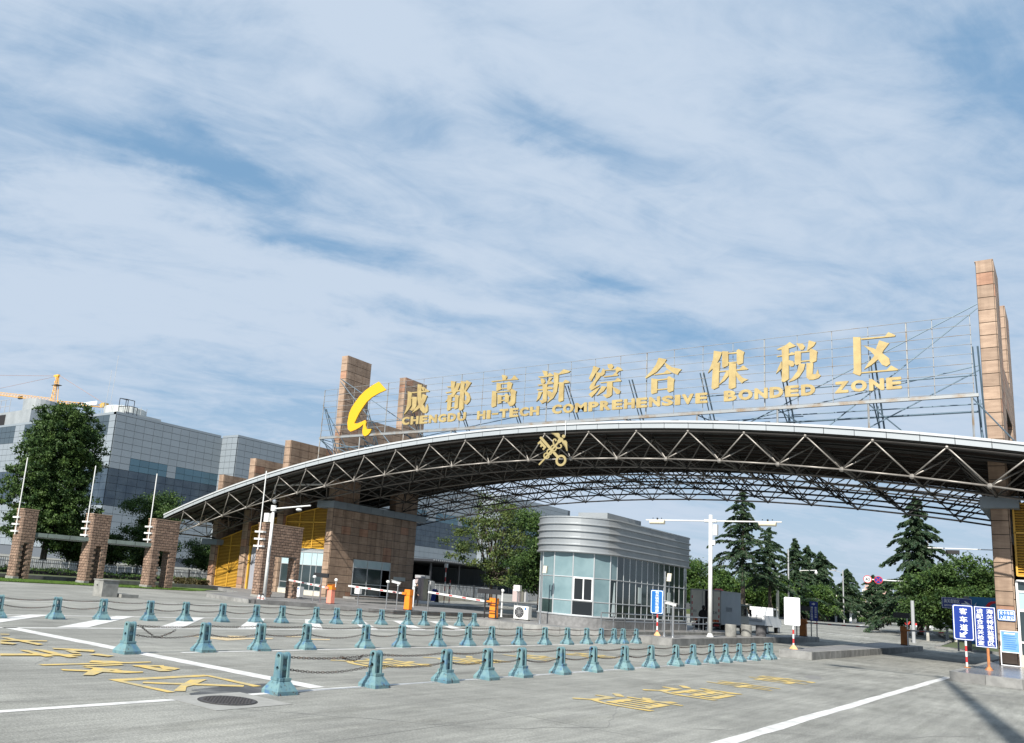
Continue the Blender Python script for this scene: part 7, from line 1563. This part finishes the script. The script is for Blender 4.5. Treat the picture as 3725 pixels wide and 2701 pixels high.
MB().tube((-24.1, 150, gh(150)), (-24.1, 150, 4.0), .12, 8).build('pole', M_wp, t); MB().tube((-24.1, 150, 3.8), (-17.8, 150, 3.7), .08, 6).build('arm', M_wp, t); MB().tube((-17.9, 150, gh(150)), (-17.9, 150, 4.6), .12, 8).build('pole', M_wp, t); MB().box(-17.6, -15.8, 149.9, 150, 3.0, 3.9).build('sign_panel', M_wp, t)
for x in (-21.9, -21.3): disc(t, x, 3.85, .42, 149.85, M_wp, 'round_sign')
tag(MB().prism([(-22.3, 4.9), (-21.2, 4.9), (-21.75, 5.8)], (0, 149.5, 0), (1, 0, 0), (0, 0, 1), (0, .05, 0)).build('warning_sign', M_yel), 'small yellow triangular warning sign below the pink flats', 'traffic sign')
for lab, x, y, c in (('dark red truck half hidden by the tree trunks on the right', -16.2, 120, M_red), ('white van seen between trunks on the right', -11.3, 122, M_cabw)):
    t = thing('far_truck', lab, 'truck', (x, y, gh(y))); z = gh(y); MB().box(x-1.0, x+1.0, y, y+5, z+.5, z+1.9).build('body', c, t); MB().box(x-.8, x+.8, y-.02, y, z+1.15, z+1.75).build('windscreen', M_lens, t)
    for s_ in (-.75, .75): MB().tube((x+s_-.12, y+.8, z+.4), (x+s_+.12, y+.8, z+.4), .4, 12).build('wheel', M_tyre, t)
for k, x in enumerate((-23.0, -22.2, -20.6, -19.6)): 
    y = 165+k*3; t = thing('roadside_post', ['first', 'second', 'third', 'fourth'][k]+' white roadside notice post from the left under the traffic bar', 'post', (x, y, gh(y))); MB().box(x-.25, x+.25, y, y+.05, gh(y)+.2, gh(y)+1.0).build('notice', M_wtext, t); MB().tube((x, y+.05, gh(y)), (x, y+.05, gh(y)+.5), .05, 5).build('post', M_wp, t)
# apartment blocks far off
M_pinkw = mat('flat_pink', (.52, .34, .28), rough=.8, c2=(.46, .30, .25), scale=.05); M_creamw = mat('flat_cream', (.60, .56, .50), rough=.8, c2=(.54, .50, .45), scale=.05); M_fwin = mat('flat_window', (.10, .12, .14), rough=.3)
for lab, x0, x1, y, h, m, m2 in (('pink apartment block behind the speed limit sign', -107, -95.8, 600, 23.8, M_pinkw, M_creamw), ('cream apartment block half hidden by the right cedar', -95.3, -84, 640, 21.5, M_creamw, M_pinkw), ('pale apartment block left of the pink one', -125, -108.5, 690, 23.0, M_creamw, M_pinkw), ('lower pale block left of the far flats', -150, -128, 720, 17.5, M_creamw, M_creamw)):
    t = thing('apartment_block', lab, 'building', ((x0+x1)/2, y, .9)); MB().box(x0, x1, y, y+14, .9, h).build('wall', m, t)
    MB().box(x0+(x1-x0)*.42, x0+(x1-x0)*.58, y-.5, y, .9, h+.6).build('stair_tower', m2, t); n = int((x1-x0)/1.7)
    for k in range(4): MB().box(x0+(x1-x0)*(.06+.25*k), x0+(x1-x0)*(.15+.25*k), y+1, y+4, h, h+1.1).build('roof_turret', m2, t)
    z = 8.0
    while z < h-1:
        for k in range(n):
            xa = x0+(x1-x0)*(k+.2)/n; MB().box(xa, xa+(x1-x0)/n*.6, y-.06, y, z, z+1.15).build('window', M_fwin, t)
            if k % 3 == 1: MB().box(xa-.2, xa+(x1-x0)/n*.8, y-.9, y, z-.45, z+.25).build('balcony', m2, t)
        z += 2.1
# pole outside the frame on the right whose shadow falls across the lane
t = thing('light_mast', 'tall white light mast just outside the right edge of the frame', 'light mast', (1.85, .8, 0))
MB().tube((1.85, .8, 0), (1.85, .8, 28.5), .28, 12, r2=.14).build('pole', M_wp, t)
for s_ in (-1, 1): MB().tube((1.85, .8, 28), (1.85+3.6*s_, .8+.3*s_, 28.0), .07, 6).build('arm', M_wp, t); MB().box(1.85+3.0*s_-.5, 1.85+3.0*s_+.5, .5, 1.1, 27.7, 28.0).build('lamp_housing', M_wp, t)
